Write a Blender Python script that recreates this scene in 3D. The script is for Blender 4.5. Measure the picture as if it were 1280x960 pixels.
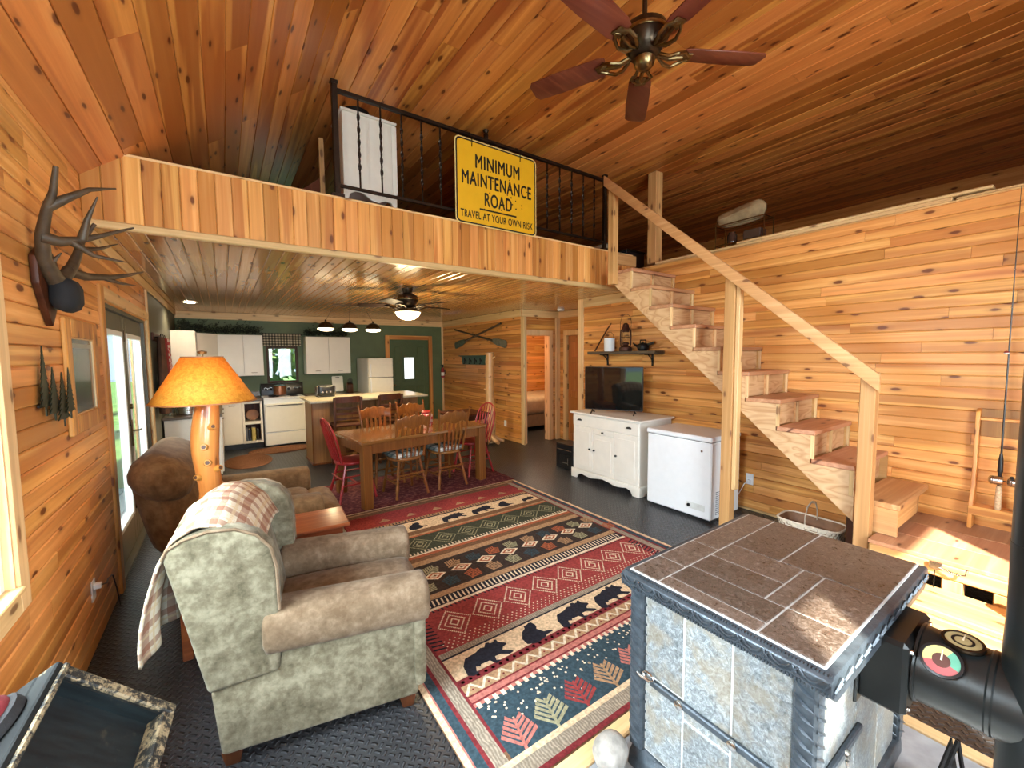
import bpy, bmesh, math, random
from mathutils import Vector, Matrix, Euler
for _o in list(bpy.data.objects): bpy.data.objects.remove(_o)
random.seed(11)
S = bpy.context.scene
COL = S.collection
PI = math.pi
R = math.radians

# ------------------------------------------------------------------ camera
cd = bpy.data.cameras.new('camera'); cam = bpy.data.objects.new('camera', cd); COL.objects.link(cam)
cd.sensor_fit = 'HORIZONTAL'; cd.sensor_width = 36.0; cd.lens = 14.56; cd.clip_start = 0.02; cd.clip_end = 300
_rx, _ux, _fx = (0.8204, -0.5717, -0.0084), (0.0462, 0.0516, 0.9976), (0.5699, 0.8189, -0.0688)
cam.matrix_world = Matrix(((_rx[0], _ux[0], -_fx[0], 0.0), (_rx[1], _ux[1], -_fx[1], 0.0), (_rx[2], _ux[2], -_fx[2], 1.65), (0, 0, 0, 1)))
S.camera = cam

# ------------------------------------------------------------------ world, sun, window daylight, exposure
W = bpy.data.worlds.new('sky'); S.world = W; W.use_nodes = True
bg = W.node_tree.nodes['Background']; bg.inputs[0].default_value = (0.62, 0.82, 1.0, 1); bg.inputs[1].default_value = 1.5
S.view_settings.view_transform = 'Standard'; S.view_settings.look = 'None'; S.view_settings.gamma = 1.0
S.view_settings.exposure = 0.35
try: S.view_settings.use_curve_mapping = False
except Exception: pass

def light(name, kind, loc, energy, color, rot=(0, 0, 0), size=None, size_y=None, radius=None, spread=None):
    d = bpy.data.lights.new(name, kind); d.energy = energy; d.color = color
    if kind == 'AREA':
        d.shape = 'RECTANGLE'; d.size = size; d.size_y = size_y or size
        if spread: d.spread = spread
    if radius is not None: d.shadow_soft_size = radius
    if kind == 'SPOT': d.spot_size = R(155); d.spot_blend = .6
    o = bpy.data.objects.new(name, d); COL.objects.link(o); o.location = loc; o.rotation_euler = rot
    return o
sun = light('sun', 'SUN', (0, -5, 8), 26.0, (1.0, 0.93, 0.80)); sun.data.angle = R(0.8)
_e = R(40); _sd = Vector((0.66 * math.cos(_e), 0.75 * math.cos(_e), -math.sin(_e))); sun.rotation_euler = _sd.to_track_quat('-Z', 'Y').to_euler()
# daylight through the two big windows of the gable wall behind the camera, the left window and the french doors
light('gable_daylight', 'AREA', (0.15, -1.36, 1.45), 85, (0.66, 0.83, 1.0), (R(90), 0, 0), 1.0, 1.2)
light('gable_daylight', 'AREA', (1.80, -1.36, 1.75), 140, (0.90, 0.95, 1.0), (R(90), 0, 0), 1.3, 1.9)
light('side_daylight', 'AREA', (-1.55, 1.40, 2.15), 330, (0.80, 0.90, 1.0), (R(63), 0, R(-90)), 2.0, 0.8)
light('door_daylight', 'AREA', (-1.25, 4.9, 2.3), 130, (0.86, 0.93, 1.0), (R(55), 0, R(-90)), 2.0, 0.9)

# ------------------------------------------------------------------ mesh builder
class G:
    """collects vertices and faces; every shape method appends to the same mesh"""
    def __init__(s): s.v = []; s.f = []; s.m = []; s.uv = {}
    def add(s, v, f, mi=0):
        o = len(s.v); s.v += [tuple(p) for p in v]; s.f += [tuple(i + o for i in q) for q in f]; s.m += [mi] * len(f); return s
    def box(s, x0, x1, y0, y1, z0, z1, b=0.0, mi=0):
        if x0 > x1: x0, x1 = x1, x0
        if y0 > y1: y0, y1 = y1, y0
        if z0 > z1: z0, z1 = z1, z0
        b = min(b, (x1 - x0) * .45, (y1 - y0) * .45, (z1 - z0) * .45)
        if b <= 0:
            v = [(x, y, z) for x in (x0, x1) for y in (y0, y1) for z in (z0, z1)]
            return s.add(v, [(0, 1, 3, 2), (4, 6, 7, 5), (0, 4, 5, 1), (2, 3, 7, 6), (0, 2, 6, 4), (1, 5, 7, 3)], mi)
        v = []; idx = {}
        X, Y, Z = (x0, x1), (y0, y1), (z0, z1)
        for i in (0, 1):
            for j in (0, 1):
                for k in (0, 1):
                    sx, sy, sz = (1, -1)[i], (1, -1)[j], (1, -1)[k]
                    idx[i, j, k, 0] = len(v); v.append((X[i], Y[j] + sy * b, Z[k] + sz * b))
                    idx[i, j, k, 1] = len(v); v.append((X[i] + sx * b, Y[j], Z[k] + sz * b))
                    idx[i, j, k, 2] = len(v); v.append((X[i] + sx * b, Y[j] + sy * b, Z[k]))
        f = []
        g = lambda i, j, k, a: idx[i, j, k, a]
        for i in (0, 1):
            q = [g(i, 0, 0, 0), g(i, 1, 0, 0), g(i, 1, 1, 0), g(i, 0, 1, 0)]; f.append(q if i else q[::-1])
            q = [g(0, i, 0, 1), g(0, i, 1, 1), g(1, i, 1, 1), g(1, i, 0, 1)]; f.append(q if i else q[::-1])
            q = [g(0, 0, i, 2), g(1, 0, i, 2), g(1, 1, i, 2), g(0, 1, i, 2)]; f.append(q if i else q[::-1])
        for i in (0, 1):
            for j in (0, 1):
                q = [g(i, j, 0, 0), g(i, j, 1, 0), g(i, j, 1, 1), g(i, j, 0, 1)]; f.append(q if i != j else q[::-1])
                q = [g(i, 0, j, 0), g(i, 1, j, 0), g(i, 1, j, 2), g(i, 0, j, 2)]; f.append(q if i == j else q[::-1])
                q = [g(0, i, j, 1), g(1, i, j, 1), g(1, i, j, 2), g(0, i, j, 2)]; f.append(q if i != j else q[::-1])
        for i in (0, 1):
            for j in (0, 1):
                for k in (0, 1):
                    q = [g(i, j, k, 0), g(i, j, k, 1), g(i, j, k, 2)]; f.append(q if (i + j + k) % 2 == 1 else q[::-1])
        return s.add(v, f, mi)
    def tube(s, pts, rad, n=10, cap=True, mi=0, flat=1.0):
        pts = [Vector(p) for p in pts]
        if not isinstance(rad, (list, tuple)): rad = [rad] * len(pts)
        v = []; f = []; up = None
        for i, p in enumerate(pts):
            d = (pts[min(i + 1, len(pts) - 1)] - pts[max(i - 1, 0)])
            if d.length < 1e-9: d = Vector((0, 0, 1))
            d.normalize()
            if up is None: up = Vector((0, 0, 1)) if abs(d.z) < .9 else Vector((1, 0, 0))
            a = d.cross(up)
            if a.length < 1e-6: a = d.cross(Vector((0, 1, 0)))
            a.normalize(); bb = a.cross(d).normalized(); up = bb
            for k in range(n):
                t = 2 * PI * k / n
                v.append(p + a * math.cos(t) * rad[i] + bb * math.sin(t) * rad[i] * flat)
        for i in range(len(pts) - 1):
            for k in range(n):
                k2 = (k + 1) % n
                f.append((i * n + k, i * n + k2, (i + 1) * n + k2, (i + 1) * n + k))
        if cap:
            f.append(tuple(range(n - 1, -1, -1))); f.append(tuple((len(pts) - 1) * n + k for k in range(n)))
        return s.add(v, f, mi)
    def lathe(s, prof, n=20, c=(0, 0, 0), mi=0, sx=1.0, sy=1.0, cap=True):
        v = []; f = []
        for r, z in prof:
            for k in range(n):
                t = 2 * PI * k / n; v.append((c[0] + r * math.cos(t) * sx, c[1] + r * math.sin(t) * sy, c[2] + z))
        for i in range(len(prof) - 1):
            for k in range(n):
                k2 = (k + 1) % n; f.append((i * n + k, i * n + k2, (i + 1) * n + k2, (i + 1) * n + k))
        if cap:
            if prof[0][0] > 1e-6: f.append(tuple(range(n - 1, -1, -1)))
            if prof[-1][0] > 1e-6: f.append(tuple((len(prof) - 1) * n + k for k in range(n)))
        return s.add(v, f, mi)
    def prism(s, poly, a, b, axis='y', mi=0):
        """poly of 2d points in the two remaining axes (x,z)/(y,z)/(x,y), extruded from a to b along axis"""
        def P(p, t):
            return {'y': (p[0], t, p[1]), 'x': (t, p[0], p[1]), 'z': (p[0], p[1], t)}[axis]
        n = len(poly); v = [P(p, a) for p in poly] + [P(p, b) for p in poly]
        f = [tuple(range(n)), tuple(range(2 * n - 1, n - 1, -1))] + [(i, i + n, (i + 1) % n + n, (i + 1) % n) for i in range(n)]
        return s.add(v, f, mi)
    def grid(s, fn, nu, nv, mi=0, wrap=False):
        v = [fn(i / nu, j / nv) for i in range(nu + 1) for j in range(nv + 1)]
        f = [(i * (nv + 1) + j, (i + 1) * (nv + 1) + j, (i + 1) * (nv + 1) + j + 1, i * (nv + 1) + j + 1) for i in range(nu) for j in range(nv)]
        return s.add(v, f, mi)
    def soft(s, x0, x1, y0, y1, z0, z1, r=.05, n=8, puff=0.0, mi=0):
        """rounded, slightly puffed box"""
        c = Vector(((x0 + x1) / 2, (y0 + y1) / 2, (z0 + z1) / 2)); h = Vector(((x1 - x0) / 2, (y1 - y0) / 2, (z1 - z0) / 2))
        r = min(r, h.x * .98, h.y * .98, h.z * .98); vm = {}; v = []; f = []
        def vert(p):
            k = (round(p[0], 4), round(p[1], 4), round(p[2], 4))
            if k in vm: return vm[k]
            q = Vector(p); w = Vector([math.copysign(1 - (1 - abs(t)) ** 1.8, t) for t in q])
            core = Vector([w[i] * (h[i] - r) for i in range(3)])
            e = Vector([max(0, abs(q[i]) ** 6) * math.copysign(1, q[i]) for i in range(3)])
            if e.length > 0: e.normalize()
            pos = core + e * r
            if puff:
                for i in range(3):
                    o = [j for j in range(3) if j != i]
                    pos[i] += puff * q[i] * (1 - q[o[0]] ** 2) * (1 - q[o[1]] ** 2)
            vm[k] = len(v); v.append(c + pos); return vm[k]
        L = [-1 + 2 * i / n for i in range(n + 1)]
        for ax in range(3):
            for sg in (-1, 1):
                for i in range(n):
                    for j in range(n):
                        q = []
                        for a, b in ((i, j), (i + 1, j), (i + 1, j + 1), (i, j + 1)):
                            p = [0, 0, 0]; p[ax] = sg; p[(ax + 1) % 3] = L[a]; p[(ax + 2) % 3] = L[b]; q.append(vert(p))
                        f.append(tuple(q) if sg > 0 else tuple(q[::-1]))
        return s.add(v, f, mi)
    def ball(s, c, r, n=12, m=8, mi=0):
        if not isinstance(r, (tuple, list)): r = (r, r, r)
        v = []; f = []
        for i in range(m + 1):
            t = PI * i / m
            for k in range(n):
                a = 2 * PI * k / n
                v.append((c[0] + r[0] * math.sin(t) * math.cos(a), c[1] + r[1] * math.sin(t) * math.sin(a), c[2] - r[2] * math.cos(t)))
        for i in range(m):
            for k in range(n):
                k2 = (k + 1) % n; f.append((i * n + k, i * n + k2, (i + 1) * n + k2, (i + 1) * n + k))
        return s.add(v, f, mi)
    def xf(s, M, start=0):
        for i in range(start, len(s.v)): s.v[i] = tuple(M @ Vector(s.v[i]))
        return s
    def mesh(s, name, bevel=0.0, seg=2, smooth=35, weld=False, subsurf=0):
        me = bpy.data.meshes.new(name); me.from_pydata(s.v, [], s.f)
        if any(s.m): me.polygons.foreach_set('material_index', s.m)
        if bevel or weld or subsurf:
            bm = bmesh.new(); bm.from_mesh(me)
            if weld: bmesh.ops.remove_doubles(bm, verts=bm.verts, dist=1e-4)
            bmesh.ops.recalc_face_normals(bm, faces=bm.faces)
            if bevel:
                es = [e for e in bm.edges if len(e.link_faces) == 2 and e.calc_face_angle(0) > R(28)]
                bmesh.ops.bevel(bm, geom=es, offset=bevel, segments=seg, profile=.5, affect='EDGES', clamp_overlap=True)
            bm.to_mesh(me); bm.free()
        me.update()
        if smooth:
            me.shade_smooth() if hasattr(me, 'shade_smooth') else None
            try: me.set_sharp_from_angle(angle=R(smooth))
            except Exception: pass
        return me

def obj(name, g, material, parent=None, bevel=0.0, seg=2, smooth=35, weld=False, label=None, kind=None):
    me = g.mesh(name, bevel, seg, smooth, weld) if isinstance(g, G) else g
    for m in (material if isinstance(material, (list, tuple)) else [material]):
        if m and len(me.materials) < (len(material) if isinstance(material, (list, tuple)) else 1): me.materials.append(m)
    o = bpy.data.objects.new(name, me); COL.objects.link(o)
    if parent: o.parent = parent
    if label: o['label'] = label
    if kind: o['kind'] = kind
    return o
def thing(name, label, cat, loc=(0, 0, 0), rz=0.0, group=None):
    o = bpy.data.objects.new(name, None); COL.objects.link(o); o.empty_display_size = .05
    o.location = loc; o.rotation_euler = (0, 0, rz); o['label'] = label; o['category'] = cat
    if group: o['group'] = group
    return o
def tag(o, label, cat, group=None):
    o['label'] = label; o['category'] = cat
    if group: o['group'] = group
    return o
def struct(name, g, material, parent=None, bevel=0.0):
    o = obj(name, g, material, parent, bevel=bevel)
    if not parent: o['kind'] = 'structure'
    return o
def dup(root, loc, rz, label=None):
    def cp(o, par):
        c = o.copy(); COL.objects.link(c)
        if par: c.parent = par
        for ch in o.children: cp(ch, c)
        return c
    r = cp(root, None); r.location = loc; r.rotation_euler = (0, 0, rz)
    if label: r['label'] = label
    return r

# ------------------------------------------------------------------ materials
class NT:
    def __init__(s, name):
        s.mat = bpy.data.materials.new(name); s.mat.use_nodes = True; s.t = s.mat.node_tree; s.n = s.t.nodes
        s.bsdf = s.n['Principled BSDF']
    def new(s, typ, **kw):
        nd = s.n.new(typ)
        for k, v in kw.items(): setattr(nd, k, v)
        return nd
    def link(s, a, b): s.t.links.new(a, b); return s
    def val(s, sock, v):
        if hasattr(v, 'is_output') or isinstance(v, bpy.types.NodeSocket): s.t.links.new(v, sock)
        else: sock.default_value = v
    def math(s, op, a, b=0.0, c=None, clamp=False):
        nd = s.new('ShaderNodeMath', operation=op, use_clamp=clamp); s.val(nd.inputs[0], a); s.val(nd.inputs[1], b)
        if c is not None: s.val(nd.inputs[2], c)
        return nd.outputs[0]
    def vmath(s, op, a, b):
        nd = s.new('ShaderNodeVectorMath', operation=op); s.val(nd.inputs[0], a); s.val(nd.inputs[1], b); return nd.outputs[0]
    def noise(s, vec, scale, detail=3.0, rough=.55, dist=0.0):
        nd = s.new('ShaderNodeTexNoise'); nd.inputs['Scale'].default_value = scale; nd.inputs['Detail'].default_value = detail
        nd.inputs['Roughness'].default_value = rough; nd.inputs['Distortion'].default_value = dist
        if vec is not None: s.link(vec, nd.inputs['Vector'])
        return nd.outputs[0]
    def ramp(s, fac, stops):
        nd = s.new('ShaderNodeValToRGB'); el = nd.color_ramp.elements
        while len(el) > 1: el.remove(el[-1])
        el[0].position = stops[0][0]; el[0].color = (*stops[0][1], 1)
        for p, c in stops[1:]:
            e = el.new(p); e.color = (*c, 1)
        s.link(fac, nd.inputs[0]); return nd.outputs[0]
    def mix(s, fac, a, b, mode='MIX'):
        nd = s.new('ShaderNodeMix', data_type='RGBA', blend_type=mode)
        s.val(nd.inputs[0], fac); s.val(nd.inputs[6], a if not isinstance(a, tuple) else (*a, 1)); s.val(nd.inputs[7], b if not isinstance(b, tuple) else (*b, 1))
        return nd.outputs[2]
    def coord(s, which='Object'):
        return s.new('ShaderNodeTexCoord').outputs[which]
    def pos(s): return s.new('ShaderNodeNewGeometry').outputs['Position']
    def rand(s): return s.new('ShaderNodeObjectInfo').outputs['Random']
    def mapping(s, vec, scale=(1, 1, 1), loc=(0, 0, 0)):
        nd = s.new('ShaderNodeMapping'); s.link(vec, nd.inputs[0]); nd.inputs['Scale'].default_value = scale; nd.inputs['Location'].default_value = loc
        return nd.outputs[0]
    def bump(s, h, strength=.3, dist=.01):
        nd = s.new('ShaderNodeBump'); nd.inputs['Strength'].default_value = strength; nd.inputs['Distance'].default_value = dist
        s.link(h, nd.inputs['Height']); s.link(nd.outputs[0], s.bsdf.inputs['Normal'])
    def out(s, col=None, rough=.5, metal=0.0, spec=.5, coat=0.0):
        if col is not None: s.val(s.bsdf.inputs['Base Color'], col if not isinstance(col, tuple) else (*col, 1))
        s.val(s.bsdf.inputs['Roughness'], rough); s.bsdf.inputs['Metallic'].default_value = metal
        s.bsdf.inputs['Specular IOR Level'].default_value = spec; s.bsdf.inputs['Coat Weight'].default_value = coat
        s.bsdf.inputs['Coat Roughness'].default_value = .12
        return s.mat

def plain(name, col, rough=.5, metal=0.0, var=.12, scale=14.0, bump=0.0, spec=.5, coat=0.0, bscale=None):
    t = NT(name); c = t.coord()
    n = t.noise(c, scale, 3)
    lo = tuple(max(0, x * (1 - var)) for x in col); hi = tuple(min(1, x * (1 + var)) for x in col)
    colr = t.ramp(n, [(.3, lo), (.7, hi)])
    if bump: t.bump(t.noise(c, bscale or scale * 6, 3), bump, .004)
    return t.out(colr, rough, metal, spec, coat)

def pine(name, axis, pale, mid, heart, rough=.42, coat=0.0, knots=1.0, heartamt=.58, world=True, fine=1.0, pervar=.27):
    """softwood boards: grain and heartwood streaks run along the axis, every board shifted by its object's random number"""
    t = NT(name); p = t.pos() if world else t.coord()
    rnd = t.rand()
    off = t.new('ShaderNodeCombineXYZ')
    for i, k in enumerate((37.1, 61.7, 23.3)): t.link(t.math('MULTIPLY', rnd, k), off.inputs[i])
    p = t.vmath('ADD', p, off.outputs[0])
    ai = 'xyz'.index(axis)
    def sc(along, across): return tuple(along if i == ai else across for i in range(3))
    g1 = t.noise(t.mapping(p, sc(.7, 26 * fine)), 1.0, 4, .6, .6)
    g2 = t.noise(t.mapping(p, sc(.35, 9 * fine)), 1.0, 2, .5, .9)
    col = t.ramp(g1, [(.25, tuple(x * .80 for x in mid)), (.5, mid), (.70, pale)])
    hm = t.ramp(t.math('ADD', g2, t.math('MULTIPLY', t.math('SUBTRACT', rnd, .5), .30)), [(.49, (0, 0, 0)), (.57, (1, 1, 1))])
    col = t.mix(t.math('MULTIPLY', hm, heartamt), col, heart)
    # board to board
    wn = t.new('ShaderNodeTexWhiteNoise', noise_dimensions='1D'); t.link(rnd, wn.inputs['W'])
    hv = t.new('ShaderNodeHueSaturation'); t.link(col, hv.inputs['Color'])
    t.link(t.math('ADD', t.math('MULTIPLY', wn.outputs[0], pervar), 1 - pervar * .55), hv.inputs['Value'])
    t.link(t.math('ADD', t.math('MULTIPLY', rnd, .016), .491), hv.inputs['Hue'])
    col = hv.outputs[0]
    # knots: one cell in two carries one, elongated along the grain
    sp = t.new('ShaderNodeSeparateXYZ'); t.link(p, sp.inputs[0]); o_ = [i for i in range(3) if i != ai]
    v2 = t.new('ShaderNodeCombineXYZ'); wob = t.noise(p, 14, 2)
    t.link(t.math('MULTIPLY', sp.outputs[ai], 2.9), v2.inputs[0]); t.link(t.math('MULTIPLY', t.math('ADD', sp.outputs[o_[0]], sp.outputs[o_[1]]), 7.5), v2.inputs[1])
    vo = t.new('ShaderNodeTexVoronoi', feature='F1', voronoi_dimensions='2D'); vo.inputs['Scale'].default_value = 1.0; t.link(v2.outputs[0], vo.inputs['Vector'])
    sc_ = t.new('ShaderNodeSeparateColor'); t.link(vo.outputs['Color'], sc_.inputs[0])
    kd = t.math('ADD', vo.outputs['Distance'], t.math('MULTIPLY', t.math('SUBTRACT', wob, .5), .07))
    kd = t.math('ADD', kd, t.math('MULTIPLY', t.math('GREATER_THAN', sc_.outputs[0], .50), 1.0)); kd = t.math('ADD', kd, t.math('MULTIPLY', sc_.outputs[1], .05))
    km = t.ramp(kd, [(.085, (1, 1, 1)), (.105, (.75, .75, .75)), (.135, (.20, .20, .20)), (.26, (0, 0, 0))])
    col = t.mix(t.math('MULTIPLY', km, .93 * knots), col, tuple(x * k for x, k in zip(heart, (.34, .28, .3))))
    t.bump(t.math('ADD', g1, t.math('MULTIPLY', km, .6)), .06, .002)
    return t.out(col, rough, 0, .4 if mid[0] > .2 else .22, coat)

M = {}
PALE, MID, HEART = (.84, .47, .155), (.72, .335, .085), (.40, .105, .018)
for ax in 'xyz':
    M['pine_' + ax] = pine('pine boards along ' + ax, ax, PALE, MID, HEART, .40)
    M['pale_' + ax] = pine('pale pine trim along ' + ax, ax, (.80, .60, .32), (.74, .50, .24), (.50, .24, .08), .45, knots=.9, heartamt=.25)
    M['lumber_' + ax] = pine('raw lumber along ' + ax, ax, (.72, .45, .21), (.62, .34, .13), (.42, .18, .06), .6, knots=.9, heartamt=.35, pervar=.15)
M['ceil_y'] = pine('cathedral ceiling pine', 'y', (.72, .325, .082), (.60, .225, .048), (.27, .050, .009), .36, heartamt=.7, fine=.7, pervar=.22)
M['kceil_y'] = pine('varnished kitchen ceiling pine', 'y', (.74, .46, .17), (.62, .33, .095), (.40, .14, .03), .17, coat=.4, knots=.8, pervar=.2)
M['red_wood'] = pine('red stained wood', 'x', (.42, .13, .05), (.33, .09, .03), (.2, .04, .015), .28, coat=.3, world=False, knots=.6)
M['oak'] = pine('honey oak', 'z', (.27, .100, .024), (.195, .064, .013), (.11, .032, .007), .38, coat=.1, knots=0, world=False, heartamt=.3, fine=2)
M['oak_x'] = pine('oak table top', 'x', (.31, .135, .042), (.225, .085, .022), (.14, .045, .011), .14, coat=.5, knots=0, world=False, heartamt=.3, fine=1.4)
M['brown_wood'] = pine('brown panel wood', 'z', (.40, .20, .062), (.31, .145, .04), (.20, .08, .022), .45, knots=.2, world=False, heartamt=.3, fine=1.5)
M['dark_wood'] = pine('dark walnut', 'z', (.105, .033, .012), (.070, .021, .007), (.035, .010, .004), .45, knots=0, world=False, fine=2)
M['log'] = pine('peeled log', 'z', (.74, .50, .25), (.64, .38, .16), (.45, .18, .06), .4, coat=.2, knots=.9, heartamt=.3)
M['lamplog'] = pine('varnished lamp log', 'z', (.72, .34, .085), (.62, .25, .05), (.36, .11, .022), .3, coat=.4, knots=.8, heartamt=.2)
M['door_pine'] = pine('stained pine door', 'z', (.56, .25, .07), (.46, .18, .045), (.3, .09, .02), .35, knots=.4)
M['white_paint'] = plain('white painted wood', (.78, .74, .66), .42, var=.04, scale=6)
M['cab_white'] = plain('white kitchen laminate', (.80, .74, .64), .35, var=.03, scale=4)
M['white_enamel'] = plain('white enamel', (.80, .82, .84), .22, var=.02, spec=.6)
M['cream_enamel'] = plain('cream enamel', (.80, .76, .66), .25, var=.02)
M['black_metal'] = plain('black iron', (.012, .011, .011), .45, .6, var=.25, bump=.15)
M['rail_iron'] = plain('wrought iron', (.03, .018, .012), .42, .7, var=.3, bump=.2)
M['dark_plastic'] = plain('black plastic', (.010, .010, .011), .3, var=.1)
M['steel'] = plain('brushed steel', (.55, .53, .50), .25, 1.0, var=.12, scale=30)
M['brass'] = plain('antique brass', (.20, .14, .065), .28, 1.0, var=.35, scale=22)
M['bronze'] = plain('oil rubbed bronze', (.05, .033, .02), .32, .8, var=.35, scale=25)
M['green_wall'] = plain('green painted wall', (.098, .135, .058), .55, var=.08, scale=5)
M['sage_wall'] = plain('grey green painted wall', (.13, .125, .085), .5, var=.06, scale=5)
M['green_door'] = plain('green painted door', (.075, .115, .045), .4, var=.06)
M['red_paint'] = plain('red painted wood', (.31, .016, .016), .35, var=.2, scale=20, coat=.3)
M['olive_paint'] = plain('olive painted metal', (.115, .105, .07), .4, var=.08)
M['outside_white'] = plain('white vinyl', (.80, .82, .82), .35, var=.02)
M['fan_blade'] = pine('cherry fan blade', 'x', (.20, .055, .026), (.15, .038, .018), (.09, .018, .01), .35, world=False, knots=0, coat=.1)
def hsv_emit(name, col, strength):
    t = NT(name); t.val(t.bsdf.inputs['Base Color'], (.9, .85, .7, 1)); t.val(t.bsdf.inputs['Emission Color'], (*col, 1)); t.val(t.bsdf.inputs['Emission Strength'], strength)
    return t.mat
M['bulb'] = hsv_emit('lit glass', (1.0, .82, .50), 6.0)
M['bulb_hot'] = hsv_emit('lit bulb', (1.0, .88, .66), 20.0)
def glass(name, tint=(.95, .98, .98), refl=.10):
    t = NT(name); n = t.n; tr = t.new('ShaderNodeBsdfTransparent'); gl = t.new('ShaderNodeBsdfGlossy'); mx = t.new('ShaderNodeMixShader')
    tr.inputs[0].default_value = (*tint, 1); gl.inputs['Roughness'].default_value = .02
    lw = t.new('ShaderNodeLayerWeight'); lw.inputs['Blend'].default_value = .5
    t.link(t.math('ADD', t.math('MULTIPLY', t.math('POWER', lw.outputs['Facing'], 4.0), .5), refl * .3), mx.inputs[0]); t.link(tr.outputs[0], mx.inputs[1]); t.link(gl.outputs[0], mx.inputs[2])
    t.link(mx.outputs[0], n['Material Output'].inputs['Surface']); return t.mat
M['glass'] = glass('window glass'); M['clear_glass'] = glass('clear glass', (.92, .95, .93), .3)
# ------------------------------------------------------------------ the shell
XL, XR, YN, YB = -.667, 4.5, -1.30, 9.45          # left wall, right wall, gable wall behind the camera, kitchen wall
XE, ZC, KX, ZK, ZL = 8.2, 3.92, .85, 2.49, 2.80    # far eave, flat ceiling, knee of the ceiling, kitchen ceiling, loft floor
def plank_mesh(name, w, t, ch=.006, gap=.0012):
    """length 1 along +x, face towards -y, width along +z"""
    g = G(); h = w - gap
    prof = [(0, 0), (t, 0), (t, h), (0, h)]
    p = [(t, gap), (ch * .7, gap), (0, ch), (0, h - ch), (ch * .7, h), (t, h)]      # (depth, z)
    n = len(p); v = [(x, d, z) for x in (0, 1) for d, z in p]
    f = [tuple(range(n))[::-1], tuple(range(n, 2 * n))] + [(i, (i + 1) % n, (i + 1) % n + n, i + n) for i in range(n)]
    g.add(v, f); return g.mesh(name, smooth=0)
def lay(parent, name, me, mt, o, ex, ez, length):
    """board whose length runs along ex and width along ez from corner o; the mesh's -y face looks along ez x ex"""
    ex, ez = Vector(ex).normalized(), Vector(ez).normalized(); ey = ez.cross(ex)
    b = bpy.data.objects.new(name, me)
    if not me.materials: me.materials.append(mt)
    COL.objects.link(b); b.parent = parent
    b.matrix_world = Matrix(((ex.x * length, ey.x, ez.x, o[0]), (ex.y * length, ey.y, ez.y, o[1]), (ex.z * length, ey.z, ez.z, o[2]), (0, 0, 0, 1)))
    return b
def split(a, b, lo, hi):
    cuts = [a]; x = a + random.uniform(.4, hi)
    while x < b - .45: cuts.append(x); x += random.uniform(lo, hi)
    cuts.append(b); return list(zip(cuts[:-1], cuts[1:]))
def cut(a, b, holes, z0, z1):
    seg = [(a, b)]
    for h0, h1, q0, q1 in holes:
        if z1 > q0 + .01 and z0 < q1 - .01:
            seg = [s for u, v in seg for s in ((u, min(v, h0)), (max(u, h1), v)) if s[1] - s[0] > .02]
    return seg

# floor: dark rubber sheet with a raised tread pattern
t = NT('dark tread rubber floor'); p = t.pos()
sx = t.new('ShaderNodeSeparateXYZ'); t.link(p, sx.inputs[0])
u = t.math('MULTIPLY', t.math('ADD', sx.outputs[0], sx.outputs[1]), 22.0); w = t.math('MULTIPLY', t.math('SUBTRACT', sx.outputs[0], sx.outputs[1]), 22.0)
fu, fw = t.math('FRACT', u), t.math('FRACT', w)
par = t.math('MODULO', t.math('ADD', t.math('FLOOR', u), t.math('FLOOR', w)), 2.0)
par = t.math('ABSOLUTE', par)
def bar(a, b):
    f1 = t.math('MULTIPLY', t.math('SUBTRACT', .22, t.math('ABSOLUTE', t.math('SUBTRACT', a, .5))), 7.0, clamp=True)
    f2 = t.math('MULTIPLY', t.math('SUBTRACT', .46, t.math('ABSOLUTE', t.math('SUBTRACT', b, .5))), 7.0, clamp=True)
    return t.math('MULTIPLY', f1, f2)
h = t.math('ADD', t.math('MULTIPLY', par, bar(fu, fw)), t.math('MULTIPLY', t.math('SUBTRACT', 1.0, par), bar(fw, fu)))
t.bump(h, 1.0, .012)
n = t.noise(p, 3.0, 4)
M['floor'] = t.out(t.mix(t.math('MULTIPLY', h, .45), t.ramp(n, [(.3, (.020, .020, .022)), (.7, (.034, .033, .034))]), (.070, .072, .078)), .33, 0, .5)
floor = struct('floor', G().box(XL - .15, XE, YN - .12, YB + .12, -.12, 0), M['floor'])

WIN = (.55, 2.25, .80, 2.12)      # left window y0,y1,z0,z1
DOOR = (3.97, 5.95, 0, 2.06)      # french doors
wb = M['lumber_y']
def wallbox(name, x0, x1, y0, y1, z0, z1, holes, axis, mt):
    """solid wall with rectangular openings; holes are (a0,a1,z0,z1) along the wall axis"""
    g = G(); a0, a1 = (y0, y1) if axis == 'y' else (x0, x1)
    cuts = sorted({a0, a1} | {h[0] for h in holes} | {h[1] for h in holes})
    for u, v in zip(cuts[:-1], cuts[1:]):
        zz = [(z0, z1)]
        for h0, h1, q0, q1 in holes:
            if h0 <= u + 1e-6 and h1 >= v - 1e-6:
                zz = [s for a, b in zz for s in ((a, min(b, q0)), (max(a, q1), b)) if s[1] - s[0] > .005]
        for a, b in zz:
            if axis == 'y': g.box(x0, x1, u, v, a, b)
            else: g.box(u, v, y0, y1, a, b)
    return struct(name, g, mt)
wall_left = wallbox('wall_left', XL - .14, XL - .015, YN, 6.0, 0, 2.78, [WIN, DOOR], 'y', wb)
PB = .0855
pm = plank_mesh('plank', PB, .015)
pm_y = pm
pm_y.materials.append(M['pine_y'])
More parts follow.
